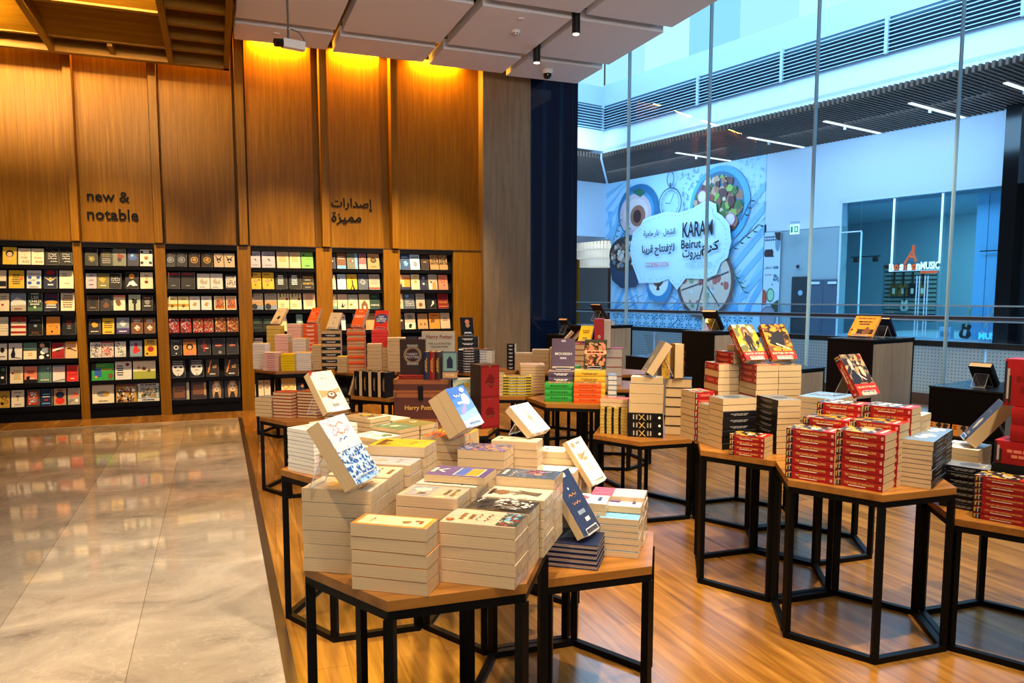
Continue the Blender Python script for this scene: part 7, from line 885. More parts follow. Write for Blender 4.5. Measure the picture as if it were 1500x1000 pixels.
slab('large pale boxed collection with red title, standing behind the trunk box','boxed_set',1.575,5.555,Tz,.25,.07,.345,-22,'greige','tan','boxed set','rect:charcoal:.0:.0:1:.42+mosaic:charcoal:slate:grey:brownish:.0:.0:1:.42:71+txt:Harry Potter:darkred:.55:.88:.8+txt:THE ILLUSTRATED:charcoal:.55:.74:.7+txt:COLLECTION:charcoal:.55:.67:.5')
slab('pale green boxed set with white lettering beside the trunk box','boxed_set',1.71,5.365,.5502+.205,.15,.12,.13,-20,'palegreen','greige','boxed set','blot:teal:.4:.5:.3+blot:mustard:.7:.7:.15+txt:Potter:white:.45:.3:.8')
slab('dark grey box carrying the pale green boxed set','boxed_set',1.71,5.365,.5502,.13,.13,.203,-20,'charcoal','darkbrown','boxed set','blot:brownish:.5:.6:.3')
slab('tall crimson boxed set tower with dark side panel','boxed_set',1.80,5.135,.5502,.15,.17,.46,8,'6a1214','3a2c2a','boxed set','rect:7d1a1a:.04:.52:.96:.96+rect:7d1a1a:.04:.04:.96:.48+blot:5a0d10:.5:.75:.3+blot:5a0d10:.5:.25:.3+scr:brown:.5:.7:.5:1+scr:brown:.5:.2:.5:1+blot:brown:.5:.98:.08+scr:brown:.5:.46:.3:1')
slab('small dark boxed set standing in front of the trunk box','boxed_set',1.565,5.185,.5502,.08,.1,.19,-20,'charcoal','darkbrown','boxed set','blot:brownish:.5:.6:.35')
# red reference book standing on the grey-edged red stack
standing(3.24,5.94,1.0408,.18,.255,.075,-28,'red','red','thick red reference book standing on the grey-edged red stack',hc=1,sart=None,pg='pg',face=2,name='hardback_book')
slab('red spine-out volume standing against the thick red reference book','boxed_set',3.17,5.95,1.0408,.085,.17,.262,-28,'red','red','boxed set','oval:tanp:.5:.4:.14:.06+circ:redd:.5:.4:.07')
# books standing / leaning on the middle low table
M3=[s for s in STACKS if s['id']=='M3'][0]; M2c=[s for s in STACKS if s['id']=='M2c'][0]
x,y=M3['c']; z=M3['z']+M3['h']+.0006
standing(x-.02,y+.0,z,.15,.235,.06,-22,'mustard','brown','thick fantasy book with yellow and black cover standing on the tall stack',a='mosaic:mustard:charcoal:brown:orange:.0:.0:1:1:77',face=2,name='hardback_book')
slab('golden-yellow decorated boxed book beside the standing fantasy book','boxed_set',x-.10,y+.04,z,.055,.15,.235,-22,'mustard','darkbrown','boxed set','mosaic:mustard:charcoal:brown:orange:.0:.0:1:1:78')
build_display(dict(id='m1',p=[M2c['c'][0]-.03,M2c['c'][1]+.0,M2c['z']+M2c['h']+.001],w=.15,h=.24,t=.055,tilt=32,yaw=-108,cov='greycov',art='pale',nb=1,spc='greycov',stand=1,fz=.035,label='big cream-paged book leaning backwards on the cream pile of black-spined books',slabel='clear acrylic easel on the cream pile of black-spined books',flip=0,hc=0),'leaning_book')
V7=[s for s in STACKS if s['id']=='V7'][0]
build_display(dict(id='v1',p=[V7['c'][0]-.02,V7['c'][1]-.0,V7['z']+V7['h']+.001],w=.15,h=.23,t=.055,tilt=38,yaw=-136,cov='charcoal',art='pale',nb=1,spc='charcoal',stand=1,fz=.034,label='thick paperback leaning with its back to us beside the red boxed sets',slabel='clear acrylic easel beside the red boxed sets',flip=0,hc=0),'leaning_book')
# opened paperbacks tilted on the pale stacks
NB3=[s for s in STACKS if s['id']=='NB3'][0]
for i,(dx,l) in enumerate(((-.16,'first'),(-.08,'second'),(.0,'third'))):
    build_display(dict(id='nb%d'%i,p=[NB3['c'][0]+dx,NB3['c'][1]-.02-dx*.3,NB3['z']+NB3['h']+.004],w=.13,h=.2,t=.032,tilt=42,yaw=-112,cov=('whitec','darkred','creamw')[i],art='pale',nb=1,spc='creamw',stand=0,fz=.022,label='tilted paperback on the pale stacks, %s of three from the wood column'%l,slabel='',flip=0,hc=0,group='tilted paperbacks'),'leaning_book')
# ================================================================= PEDESTALS ALONG THE GLASS
DM=Vector((-.2215,.9752)); NN=Vector((.9752,.2215)); MROT=math.atan2(NN.y,NN.x)-math.pi/2   # local x = right along the glass, y = out towards the mall
FM=Matrix.Rotation(MROT,4,'Z')
def mw(x,d,z=0): return FM@Vector((x,d,z))
def pedestal(label,x0,x1,d0,d1,h):
    c=((x0+x1)/2,(d0+d1)/2); t=thing('display_pedestal',label,'pedestal',M=Matrix.Translation(mw(*c))@FM,group='black display pedestals along the glass')
    w,d=(x1-x0)/2,(d1-d0)/2
    m=MB(); m.b2((-w,-d,0),(w,d,h),BLKM); m.build('body',t)
    m=MB(); m.b2((-w-.004,-d-.004,h),(w+.004,d+.004,h+.014),mat('pedestal_top','14161c',.25)); m.build('top',t)
    m=MB(); m.b2((w,-d+.035,.05),(w+.004,d-.035,h-.03),WOODP); m.build('side_panel',t); 
    return t
PED=[('low black pedestal behind the tilted paperbacks, next to the navy column',-8.66,-8.24,6.5,7.12,.95),('black pedestal with grey oak side behind the red reference books',-8.06,-7.58,6.45,7.15,1.1),('black pedestal with grey oak side behind the olive fantasy display',-6.02,-5.57,6.45,7.15,1.1),
 ('black pedestal with grey oak side carrying the orange display book',-4.16,-3.73,6.42,7.15,1.1),('low black pedestal carrying the black display book, by the photo edge',-3.17,-2.60,6.35,7.1,.75),
 ('low black pedestal between the two tall ones, behind the fiery display',-5.05,-4.62,6.45,7.1,.75),('low black pedestal behind the standing fantasy book',-6.95,-6.5,6.45,7.1,.75)]
for a in PED: pedestal(*a)
def ped_display(x,d,z,w,h,t,tilt,face,cov,a,label,slab_,nb=1,hc=1,pg='p'):
    """face=+1 towards the mall, -1 towards the shop, 0 sideways"""
    p=mw(x,d,z); yaw=math.degrees(MROT)+{1:180,-1:0,2:110,3:-60}[face]
    build_display(dict(id='ped',p=[p.x,p.y,p.z],w=w,h=h,t=t,tilt=tilt,yaw=yaw,cov=cov,art=a,nb=nb,spc=cov,stand=1,fz=.006+.5*t,label=label,slabel=slab_,flip=0,hc=hc),'display_book')
ped_display(-8.45,6.8,.965,.18,.26,.04,40,1,'charcoal',None,'black display book leaning towards the mall next to the navy column','clear easel next to the navy column')
ped_display(-7.80,6.83,1.115+.052,.2,.26,.025,35,1,'darkbrown','pale','brown book leaning towards the mall on the pedestal behind the red reference books','clear easel on the pedestal behind the red reference books')
for i in range(3):
    ms=book_meshes(.17,.24,.016,'greycov','greycov','pw',1); book(ms,'hardback_book','thin grey hardback lying on the farthest pedestal, %s of three'%['lowest','middle','upper'][i],'book',Matrix.Translation(mw(-7.80,6.83,1.1145+.017*i))@FM@Matrix.Rotation(R(90),4,'Z'),'grey hardbacks on the farthest pedestal')
ped_display(-5.80,6.80,1.115,.2,.25,.04,34,1,'black',None,'black-backed book leaning towards the mall behind the olive fantasy display','clear easel on the pedestal behind the olive fantasy display')
ped_display(-3.97,6.62,1.115,.24,.23,.025,38,-1,'orange','rect:darkbrown:.03:.1:.97:.34+blot:mustard:.2:.2:.15+blot:brown:.7:.25:.2+lines:darkbrown:.5:.65:.6:2+lines:brown:.5:.88:.8:1','orange landscape-cover book facing the shop on the tall pedestal','clear easel under the orange landscape-cover book')
ped_display(-3.92,7.0,1.115,.2,.21,.025,36,1,'navy','pale','navy book leaning back to back with the orange landscape-cover book','clear easel behind the orange landscape-cover book')
ped_display(-2.88,6.72,.765,.17,.22,.05,40,1,'black','blot:brownish:.6:.4:.2','thick black book leaning towards the mall on the low pedestal','clear easel on the low pedestal by the photo edge')
ped_display(-4.84,6.75,.765,.17,.25,.03,36,1,'charcoal',None,'dark book leaning towards the mall on the low pedestal behind the fiery display','clear easel on the low pedestal behind the fiery display')
t=thing('acrylic_sign_holder','empty clear acrylic holder leaning on the low pedestal behind the fantasy book','holder',M=Matrix.Translation(mw(-6.72,6.75,.765))@FM); m=MB(); m.add([(-.12,0,0),(.12,0,0),(.02,-.02,.26),(-.22,-.02,.26),(-.12,.004,0),(.12,.004,0),(.02,-.016,.26),(-.22,-.016,.26)],[(0,1,2,3),(7,6,5,4),(3,2,6,7),(0,4,5,1),(0,3,7,4),(1,5,6,2)],ACRYL); m.build('panel',t); m=MB(); m.b2((-.14,-.05,0),(.14,.06,.006),ACRYL); m.build('foot',t)
# two small books on the front ledge of the low pedestal
lp=[o for o in bpy.data.objects if o.get('label','').startswith('low black pedestal carrying')][0]
mm=MB(); mm.b2((-.285,-.375-.09,.36),(.285,-.375,.372),BLKM); mm.build('front_ledge',lp)
for i,l in enumerate(('first','second')):
    ms=book_meshes(.17,.15,.014,'tan','tan','p',0,'rect:orange:.0:.0:.28:1+blot:darkbrown:.5:.45:.14+blot:darkbrown:.8:.45:.14+lines:darkred:.13:.5:.2:3')
    book(ms,'gift_book','small tan cat-picture book on the low pedestal ledge, %s from the bluish stack'%l,'book',Matrix.Translation(mw(-3.075+.19*i,6.345,.374))@FM@Matrix.Rotation(R(78),4,'X')@Matrix.Translation((0,.075,0)),'cat-picture books on the ledge')
# ================================================================= CEILING FITTINGS
def spot(x,y,label):
    t=thing('ceiling_spotlight',label,'spotlight',(x,y,4.5),group='black ceiling spotlights'); m=MB(); m.cyl((0,0,.13),(0,0,-.16),.045,mat('lamp_black','0a0a0b',.4),n=18); m.build('housing',t)
    m=MB(); m.cyl((0,0,-.158),(0,0,-.164),.036,emis('spot_glow','ffe2b8',9) if 'spot_glow' not in MATS else MATS['spot_glow'],n=18); m.build('lens',t)
spot(3.745,7.64,'black cylinder spotlight hanging at the ceiling gap crossing closer to the glass'); spot(3.745,8.72,'black cylinder spotlight above the navy column, farther along the same gap')
t=thing('smoke_detector','white round smoke detector on the ceiling panel between the gaps','smoke detector',(3.27,8.22,4.5)); m=MB(); m.lathe([(0,0),(.055,0),(.055,-.02),(.04,-.04),(.0,-.042)],WHT); m.build('housing',t)
m=MB(); [m.box((.045*math.cos(a*.785),.045*math.sin(a*.785),-.03),(.016,.003,.018),mat('vent_dark','3b3b3d',.6),rz=a*.785+1.57) for a in range(8)]; m.build('vent',t)
t=thing('sprinkler_cover','flat white sprinkler cover beside the smoke detector','sprinkler',(3.18,7.85,4.5)); m=MB(); m.lathe([(0,0),(.04,0),(.04,-.008),(0,-.01)],WHT); m.build('plate',t)
t=thing('sprinkler_cover','flat white sprinkler cover above the leftmost lit oak bay','sprinkler',(.75,9.3,4.5)); m=MB(); m.lathe([(0,0),(.04,0),(.04,-.008),(0,-.01)],WHT); m.build('plate',t)
t=thing('dome_camera','white dome security camera on the ceiling by the navy column','camera',(4.20,9.42,4.5)); m=MB(); m.lathe([(0,0),(.075,0),(.075,-.03),(.06,-.06)],WHT); m.build('base',t); m=MB(); m.lathe([(.055,-.055),(.055,-.085),(.04,-.115),(.0,-.125)],mat('dome_black','0a0a0d',.1)); m.build('dome',t)
t=thing('hanging_camera','white box security camera hanging on a thin grey rod from the ceiling','camera',HANGCAM); g=mat('rod_grey','56524e',.5); m=MB(); m.cyl((0,0,.50),(0,0,-.30),.009,g); m.build('rod',t)
m=MB(); m.box((.04,-.02,-.36),(.19,.075,.07),WHT,rz=R(14)); m.build('body',t); m=MB(); m.cyl((-.055,-.045,-.36),(-.12,-.06,-.37),.036,mat('lens_black','0a0a0c',.2)); m.build('lens',t)
m=MB(); m.tube([(.02,0,-.22),(.09,0,-.24),(.13,0,-.29),(.14,0,-.34)],.006,g); m.build('cable',t)
# ================================================================= GLASS FRONT AND MALL
def MBM(): return MB()
def mbuild(m,name,parent=None):
    if parent: return m.build(name,parent)
    o=m.build(name); o.matrix_world=FM; return o
def mthing(name,label,cat,x,d,z=0,group=None): return thing(name,label,cat,M=FM@Matrix.Translation((x,d,z)),group=group)
GX=[-9.3,-7.818,-6.400,-4.947,-3.497,-2.05,-.6,.85,2.3]
for i,(a,b) in enumerate(zip(GX,GX[1:])):
    m=MB(); m.b2((a+.004,7.245,.05),(b-.004,7.257,6.6),GLASS); o=mbuild(m,'window_%d'%(i+1)); struct(o)
m=MB()
for x in GX[1:-1]: m.b2((x-.006,7.225,.05),(x+.006,7.277,6.6),mat('glass_joint','8fb1c4',.3))
m.b2((-9.3,7.2,0),(2.3,7.3,.05),STEEL); struct(mbuild(m,'trim_8'))
MW=mat('mall_white','d2d8e4',.75); MG=mat('mall_grey_wall','a4b2c0',.75); MD=mat('mall_dark_slat','584236',.6); MF=mat('mall_floor','c3ccd0',.18)
m=MB(); m.b2((-32,7.3,-.06),(4,11.0,.0),MF); m.b2((-32,17.5,-.06),(4,34,.0),MF); m.b2((-32,11,-.30),(4,17.5,-.2),MF); struct(mbuild(m,'floor_mall'))
# balustrade
t=mthing('balustrade','mall balustrade with wooden handrail, glass and pale perforated base seen through the shop glass','balustrade',0,10.6)
m=MB(); m.b2((-14,-.03,.0),(3,.03,.16),mat('brown_skirting','6b4a40',.5)); m.build('skirting',t)
PERF=None
def perf():
    mm,nt,b,N,L=nodes('perforated_panel'); tc=N('TexCoord'); mp=N('Mapping'); mp.inputs['Scale'].default_value=(22,22,22); mp.inputs['Rotation'].default_value=(R(90),0,0)
    v=N('TexVoronoi'); v.inputs['Randomness'].default_value=0; v.inputs['Scale'].default_value=1; v.voronoi_dimensions='2D'
    r=N('ValToRGB'); ramp(r,[(.16,'6f8796'),(.22,'c9d8e2'),(1,'c9d8e2')]); L(tc.outputs['Object'],mp.inputs['Vector']); L(mp.outputs['Vector'],v.inputs['Vector']); L(v.outputs['Distance'],r.inputs['Fac']); L(r.outputs['Color'],b.inputs['Base Color']); b.inputs['Roughness'].default_value=.4
    return mm
PERF=perf()
for i in range(11):
    x=-13.6+1.5*i; m=MB(); m.b2((x+.02,-.02,.16),(x+1.48,.02,.82),PERF); m.build('perforated_panel',t)
    m=MB(); m.b2((x+.01,-.008,.90),(x+1.49,.008,1.37),BGLASS); m.build('glass_panel',t)
m=MB(); m.b2((-14,-.06,.82),(3,.06,.895),mat('dark_ledge','1c1516',.4)); m.build('ledge',t)
m=MB(); m.cyl((-14,-.09,1.215),(3,-.09,1.215),.028,mat('handrail_wood','4f3230',.4)); m.build('handrail',t)
m=MB(); m.b2((-14,-.012,1.365),(3,.012,1.385),STEEL); m.b2((-14,-.07,1.165),(3,-.05,1.185),STEEL); m.build('top_rail',t)
m=MB()
# far wall
D2=22.3
m.b2((-17.0,D2+.02,3.74),(-14.14,D2+.3,6.5),MW); m.b2((-17.0,D2+.05,0),(-14.14,D2+.3,3.74),mat('mall_recess_shade','98aab2',.7)); m.b2((-14.14,D2+.02,4.46),(4,D2+.3,6.5),MW); m.b2((-30,D2+.02,4.0),(-17,D2+.3,6.6),MW); m.b2((-9.2,D2+.02,0),(4,D2+.3,4.46),mat('far_dark_shop','10141a',.4))  # lower wall greyed: shade of a recess put into its colour
struct(mbuild(m,'wall_mall'))
m=MB(); m.b2((-26.0,18.1,6.56),(4,D2+.3,6.75),MW); m.b2((-20.85,18.1,6.65),(4,18.3,7.35),MW); m.b2((-20.85,18.1,8.2),(4,18.3,8.92),MG); m.b2((-20.85,18.12,7.35),(4,18.3,8.2),mat('louvre_back','3e5566',.7)); m.b2((-26,11.2,9.9),(4,11.3,11.5),MW)
struct(mbuild(m,'ceiling_mall'))
m=MB(); m.b2((-32,20.7,6.56),(-20.8,40,6.75),MW)
# end wall (perpendicular)
m.b2((-25.6,D2-14,6.65),(-25.4,D2+8,7.35),MW); m.b2((-25.75,D2-14,0),(-25.45,14.2,4.2),MG)
struct(mbuild(m,'ceiling_mall_end'))
for lo,hi,mt_ in (((-25.8,12,4.1),(-25.42,D2+.02,6.6),MW),((-25.8,12,6.6),(-20.8,12.2,9),MW),((-20.9,12,6.65),(-20.8,18.1,7.35),MW),((-20.9,12,7.35),(-20.85,18.1,8.2),mat('louvre_back','3e5566',.7)),((-20.9,12,8.2),(-20.8,18.1,8.85),MG),((-34,27.2,0),(-25.8,27.4,6),MG)):
    m=MB(); m.b2(lo,hi,mt_); struct(mbuild(m,'wall_mall_end'))
# louvre band
t=mthing('louvre_band','long grey louvre grille above the white mall fascia','louvre',0,18.08)
for i in range(9):
    z=7.38+.092*i; m=MB(); m.add([(-20.8,0,z),(4,0,z),(4,-.07,z-.035),(-20.8,-.07,z-.035),(-20.8,0,z+.012),(4,0,z+.012),(4,-.07,z-.023),(-20.8,-.07,z-.023)],[(0,1,2,3),(7,6,5,4),(3,2,6,7),(0,4,5,1)],mat('louvre_grey','a9bcc6',.5)); m.build('blade',t)
for x in (-20.8,-16.4,-13.4,-10.45,-7.5): m=MB(); m.b2((x-.04,-.09,7.33),(x+.04,0,8.22),MG); m.build('mullion',t)
m=MB()
for i in range(9): z=7.38+.092*i; m.b2((-20.80,-6.1,z),(-20.73,-.02,z+.02),mat('louvre_grey','a9bcc6',.5))
m.build('return_blade',t)
# slatted canopy
t=mthing('slatted_canopy','dark timber slat canopy running above the far shopfronts','canopy',0,18.0)
m=MB(); n=int((4+25.3)/.135)
for i in range(n):
    x=-25.3+.135*i; y0=-.05 if x>-20.8 else (-20.8-x)/4.6*4.33
    if y0<4.2: m.b2((x,y0,6.40),(x+.06,4.28,6.55),MD)
m.build('slat',t)
m=MB()
for k in range(75):
    y=-5.8+.135*k; x1=-20.85 if y<0 else -20.85-4.6*y/4.33
    if x1>-25.3: m.b2((-25.35,y,6.40),(x1,y+.06,6.55),MD)
m.build('return_slat',t)
m=MB(); m.b2((-20.86,0,6.39),(-20.80,.02,6.56),MW); m.add([(-20.85,-.02,6.385),(-20.75,-.02,6.385),(-25.3,4.3,6.385),(-25.42,4.3,6.385)],[(3,2,1,0)],MW); m.build('corner_trim',t)
for k,x in enumerate((-18.6,-15.6,-13.0,-10.6,-8.4)):
    m=MB(); m.b2((x,1.4,6.375),(x+.10,4.2,6.40),emis('track_strip','e6f6ff',1.6) if 'track_strip' not in MATS else MATS['track_strip']); m.build('light_track',t)
    m=MB(); m.cyl((x+.05,2.4,6.37),(x+.05,2.4,6.28),.04,WHT); m.build('track_lamp',t)
# skylight: daylight panes above the atrium
m=MB(); sk=[emis('skylight_daylight_%s'%k,c,SKYS*f_) for k,c,f_ in (('a','b4f0fb',1.0),('b','9fe8f8',.92),('c','c4f4fc',1.06))]
for i in range(13):
    x=-20.8+1.95*i; m.b2((x+.02,18.12,8.92),(x+1.93,18.2,11.6),sk[(i*2)%3]); m.b2((x+.02,11.0,11.6),(x+1.93,18.1,11.64),sk[i%3])
for i in range(4):
    y=18.1-1.7*(i+1); m.b2((-20.9,y+.02,8.85),(-20.82,y+1.68,11.6),sk[i%3])
struct(mbuild(m,'window_skylight'))
# ---- mural hoarding
def CMm(c): return mat('print_'+str(c),c,.55)
t=mthing('mural_hoarding','pale blue hoarding printed with bowls of food, a pocket watch and a white plaque','hoarding',-25.42,D2)
W,Hh=8.35,6.52
m=MB(); m.add([(.36,0,0),(W,0,0),(W,0,Hh),(0,0,Hh),(0,0,4.0),(.36,0,4.0),(.36,.02,0),(W,.02,0),(W,.02,Hh),(0,.02,Hh),(0,.02,4.0),(.36,.02,4.0)],[(0,1,2,3,4,5),(11,10,9,8,7,6),(1,7,8,2),(2,8,9,3),(0,6,7,1)],CMm('b9dcf3'))
Z=[0]
def mp_(pts,c,st=.0012):
    Z[0]+=st; a=sum(p[0]*q[1]-q[0]*p[1] for p,q in zip(pts,pts[1:]+pts[:1])); pts=pts if a>0 else pts[::-1]
    m.add([(x,-Z[0],z) for x,z in pts],[tuple(range(len(pts)))],CMm(c))
def mell(cx,cz,rx,rz,c,n=32): mp_([(cx+rx*math.cos(6.2832*k/n),cz+rz*math.sin(6.2832*k/n)) for k in range(n)],c)
def mring(cx,cz,rx,rz,t_,c,n=32):
    Z[0]+=.0012; m.add([(cx+(rx-q*t_)*math.cos(6.2832*k/n),-Z[0],cz+(rz-q*t_)*math.sin(6.2832*k/n)) for q in (0,1) for k in range(n)],[(k,(k+1)%n,n+(k+1)%n,n+k) for k in range(n)],CMm(c))
def stroke(pts,w_,c):
    for (x0,z0),(x1,z1) in zip(pts,pts[1:]):
        l=math.hypot(x1-x0,z1-z0) or 1; dx,dz=-(z1-z0)/l*w_/2,(x1-x0)/l*w_/2; mp_([(x0+dx,z0+dz),(x1+dx,z1+dz),(x1-dx,z1-dz),(x0-dx,z0-dz)],c,.0004)
rr=random.Random(11)
def clip(p): return [(min(max(x,.37 if z<4 else 0),W),min(max(z,0),Hh)) for x,z in p]
# chevrons
for k in range(3): x=.1+k*.62; mp_(clip([(x,5.2),(x+.3,5.2),(x-.9+.6,3.6),(x-1.2+.6,3.6)]),'7fb9e6')
for k in range(4): mp_(clip([(.0,6.0-.62*k),(.0,5.75-.62*k),(1.6,7.2-.62*k),(1.6,7.45-.62*k)]),'8dc3ea')
for k in range(5):
    x=.6+k*1.75; mp_(clip([(x,1.0),(x+.75,2.2),(x+1.5,1.0),(x+1.5,.62),(x+.75,1.8),(x,.62)]),'76b6ec'); mp_(clip([(x,1.7),(x+.75,2.9),(x+1.5,1.7),(x+1.5,1.32),(x+.75,2.5),(x,1.32)]),'9ccdf2')
for k in range(5): mp_(clip([(6.3,.2+.75*k),(6.3,.5+.75*k),(8.35,2.5+.75*k),(8.35,2.2+.75*k)]),'86c0ee')
for k in range(70): x,z=rr.uniform(6.9,8.3),rr.uniform(4.6,6.4); mp_([(x,z),(x+.07,z+.05),(x+.02,z+.11)],rr.choice(('a9cfe8','8fb8d8')),.0002)
for k in range(60): x,z=rr.uniform(4.3,5.6),rr.uniform(4.6,6.3); mp_([(x,z),(x+.1,z+.03),(x+.05,z+.12)],rr.choice(('9fb9cc','7d9db4')),.0002)
# eye bowl, salad bowl, pot, small bowl, pizza
mell(2.05,5.05,1.22,1.1,'2b6f9b'); mell(1.98,4.98,1.02,.92,'4d94bb'); mell(1.9,4.92,.95,.86,'d9b9bd'); mell(1.95,4.92,.72,.66,'e6ccca'); mell(2.05,4.85,.45,.44,'a0644f'); mell(2.02,4.83,.24,.27,'43211c')
mp_([(1.7,5.85),(2.1,6.0),(2.5,5.75),(2.2,5.6)],'2d6a55')
mell(6.35,4.85,1.42,1.45,'58a9d6'); mell(6.3,4.85,1.22,1.25,'3d7295')
for k in range(230):
    a=rr.uniform(0,6.28); q=math.sqrt(rr.random())*1.05; x,z=6.3+q*math.cos(a),4.85+q*math.sin(a); s_=rr.uniform(.10,.24)
    mp_([(x+s_*rr.uniform(.6,1.1)*math.cos(j*1.05),z+s_*rr.uniform(.6,1.1)*math.sin(j*1.05)) for j in range(6)],rr.choice(('6d3d33','a86f55','c99b78','4b6b35','8fae4a','8d4b3a','e0c3a4','5a2f2c')),.0003)
for x,z in ((5.6,5.25),(6.95,4.3),(5.75,4.7)): mell(x,z,.24,.24,'e6cddd'); mring(x,z,.24,.24,.04,'c66f9a')
mp_([(.5,3.4),(.42,2.9),(.6,2.2),(1.2,1.85),(2.1,1.9),(2.4,2.4),(2.4,3.4)],'32445c'); mell(1.45,3.3,1.05,.75,'3d3733')
for k in range(55):
    a=rr.uniform(0,6.28); q=math.sqrt(rr.random())*.85; x,z=1.45+q*math.cos(a)*1.05,3.3+q*math.sin(a)*.68; s_=rr.uniform(.08,.17)
    mp_(clip([(x+s_*rr.uniform(.6,1.1)*math.cos(j*1.05),z+s_*rr.uniform(.6,1.1)*math.sin(j*1.05)) for j in range(6)]),rr.choice(('b98f80','d9b9a8','7d5a50','e3cfc0','6b7f94')),.0003)
mell(3.45,2.0,.72,.78,'3f88bb'); mell(3.42,2.1,.55,.58,'d8e3ea'); mell(3.4,2.2,.3,.32,'6b4a3f'); mell(3.38,2.22,.16,.2,'33221f'); mp_([(3.3,1.75),(3.5,1.75),(3.42,2.1)],'2a2222')
mell(5.85,2.05,1.4,1.42,'6d4f4a'); mell(5.85,2.05,1.25,1.27,'d9c2b2')
for k in range(46):
    a=rr.uniform(0,6.28); q=math.sqrt(rr.random())*1.08; x,z=5.85+q*math.cos(a),2.05+q*math.sin(a); s_=rr.uniform(.08,.2)
    mp_([(x+s_*rr.uniform(.6,1.1)*math.cos(j*1.05),z+s_*rr.uniform(.6,1.1)*math.sin(j*1.05)) for j in range(6)],rr.choice(('b7655a','e3b2a0','93a9b5','cfd3d0','8a9b72')),.0003)
for a in (.3,1.3,2.35,3.4,4.4,5.4): stroke([(5.85,2.05),(5.85+1.2*math.cos(a),2.05+1.2*math.sin(a))],.05,'4a4a55')
mell(5.75,2.85,.34,.28,'4d7d4a')
# pocket watch, twigs, rolling pin, spoons
for r_,w_ in ((.62,.05),(.50,.02)): mring(4.0,5.15,r_,r_*1.02,w_,'39566f')
mring(4.0,6.1,.2,.3,.04,'39566f'); stroke([(4.0,5.75),(4.0,5.95)],.1,'39566f'); stroke([(4.0,5.15),(4.2,5.5)],.03,'39566f'); stroke([(4.0,5.15),(3.75,5.2)],.03,'39566f')
for a in range(12): stroke([(4+.4*math.cos(a*.5236),5.15+.41*math.sin(a*.5236)),(4+.46*math.cos(a*.5236),5.15+.47*math.sin(a*.5236))],.02,'39566f')
def twig(x,z,dx,dz,n,c):
    stroke([(x,z),(x+dx,z+dz)],.04,c)
    for i in range(n):
        f_=(i+1)/n; px_,pz_=x+dx*f_,z+dz*f_
        for sgn in (-1,1): mp_([(px_,pz_),(px_+.12*dx/abs(dx or 1)+.05*sgn,pz_+.14*sgn+.05),(px_+.26*dx/abs(dx or 1),pz_+.16*sgn+.08)],c,.0003)
twig(6.9,3.1,1.4,.9,5,'2c4a44'); twig(7.2,2.4,.5,-.7,4,'2f6a55'); twig(7.5,4.2,.4,.7,3,'23384a'); twig(.75,3.9,.3,.9,4,'3d7a90'); twig(1.1,3.9,.5,.5,4,'2d5f6e')
for p in ([(.9,1.0),(2.2,1.55),(2.35,1.3),(1.05,.75),(.9,1.0)],[(.9,.95),(.55,.85)],[(2.3,1.45),(2.55,1.55)],[(3.1,.5),(4.2,1.5),(4.55,1.35),(4.35,1.15),(3.2,.45)]): stroke(p,.03,'3f6f98')
mring(4.75,.8,.25,.3,.03,'3f6f98'); stroke([(4.6,.6),(4.1,.2)],.05,'3f6f98')
# plaque
pl=[(2.15,2.45),(2.35,2.05),(3.5,2.05),(4.0,2.2),(4.5,1.75),(4.95,2.2),(5.9,2.15),(6.45,2.3),(6.65,2.75),(6.95,2.9),(7.1,3.5),(7.0,4.1),(6.65,4.45),(6.4,4.6),(6.35,4.9),(5.9,5.1),(5.2,4.85),(4.5,4.75),(3.9,4.85),(3.0,4.75),(2.55,4.65),(2.3,4.3),(1.95,4.15),(1.78,3.5),(1.95,2.8)]
mp_(pl,'cfe6f8'); cx,cz=4.4,3.45
for (a,b),(c,d) in zip(pl,pl[1:]+pl[:1]):
    for f_ in (.15,.5,.85): x=cx+(a+(c-a)*f_-cx)*.93; z=cz+(b+(d-b)*f_-cz)*.90; mell(x,z,.025,.025,'8fa9bd',6)
Z[0]+=.002
def mt(tx,x,z,w_,c,h_=None,bold=.015,rot=0): Z[0]+=.0005; q=Z[0]; put_text(m,tx,lambda u,v:(x+u,-q,z+v),w_,CMm(c),height=h_,bold=bold,rot=rot)
mt('KARAM',5.55,4.05,1.5,'14171d',.58,.02); mt('Beirut',5.25,3.5,1.0,'14171d',.34,.02); mt('\uFEE1\uFEAE\uFEDB',6.2,3.3,.85,'14171d',.55,.03); mt('\uFE95\uFEED\uFEAE\uFEF4\uFE91',5.3,3.08,.95,'14171d',.4,.02); mt('STREET KITCHEN',5.65,2.72,1.3,'9db4c6',.14)
mt('\uFE94\uFEF4\uFEE3\uFE8E\uFEA3 \uFEAD\uFE8E\uFEE7 \uFEC9 \uFEDE\uFED0\uFEB8\uFE8E\uFEDF\uFE8D' if False else '\uFE94\uFEF4\uFEE3\uFE8E\uFEA3 \uFEAD\uFE8E\uFEE7 \uFEC9 \uFEDE\uFED0\uFEB8\uFEDF\uFE8D',3.55,4.0,1.75,'20242c',.36,.02)
mt('\uFE8E\uFE92\uFEF3\uFEAE\uFED7 \uFEA1\uFE8E\uFE98\uFE98\uFED3\uFEF9\uFEDF' if False else '\uFE8E\uFE92\uFEF3\uFEAE\uFED7 \uFEA1\uFE8E\uFE98\uFE98\uFED3\uFEF9\uFEDF',3.5,3.35,1.8,'20242c',.46,.03)
mt('COOKING SOON',3.45,2.78,1.3,'d76a72',.2)
m.build('printed_face',t)
m=MB(); Z[0]=0
m.add([(.36,-.03,0),(W,-.03,0),(W,-.03,.95),(.36,-.03,.95)],[(0,1,2,3)],CMm('bfe0f2'))
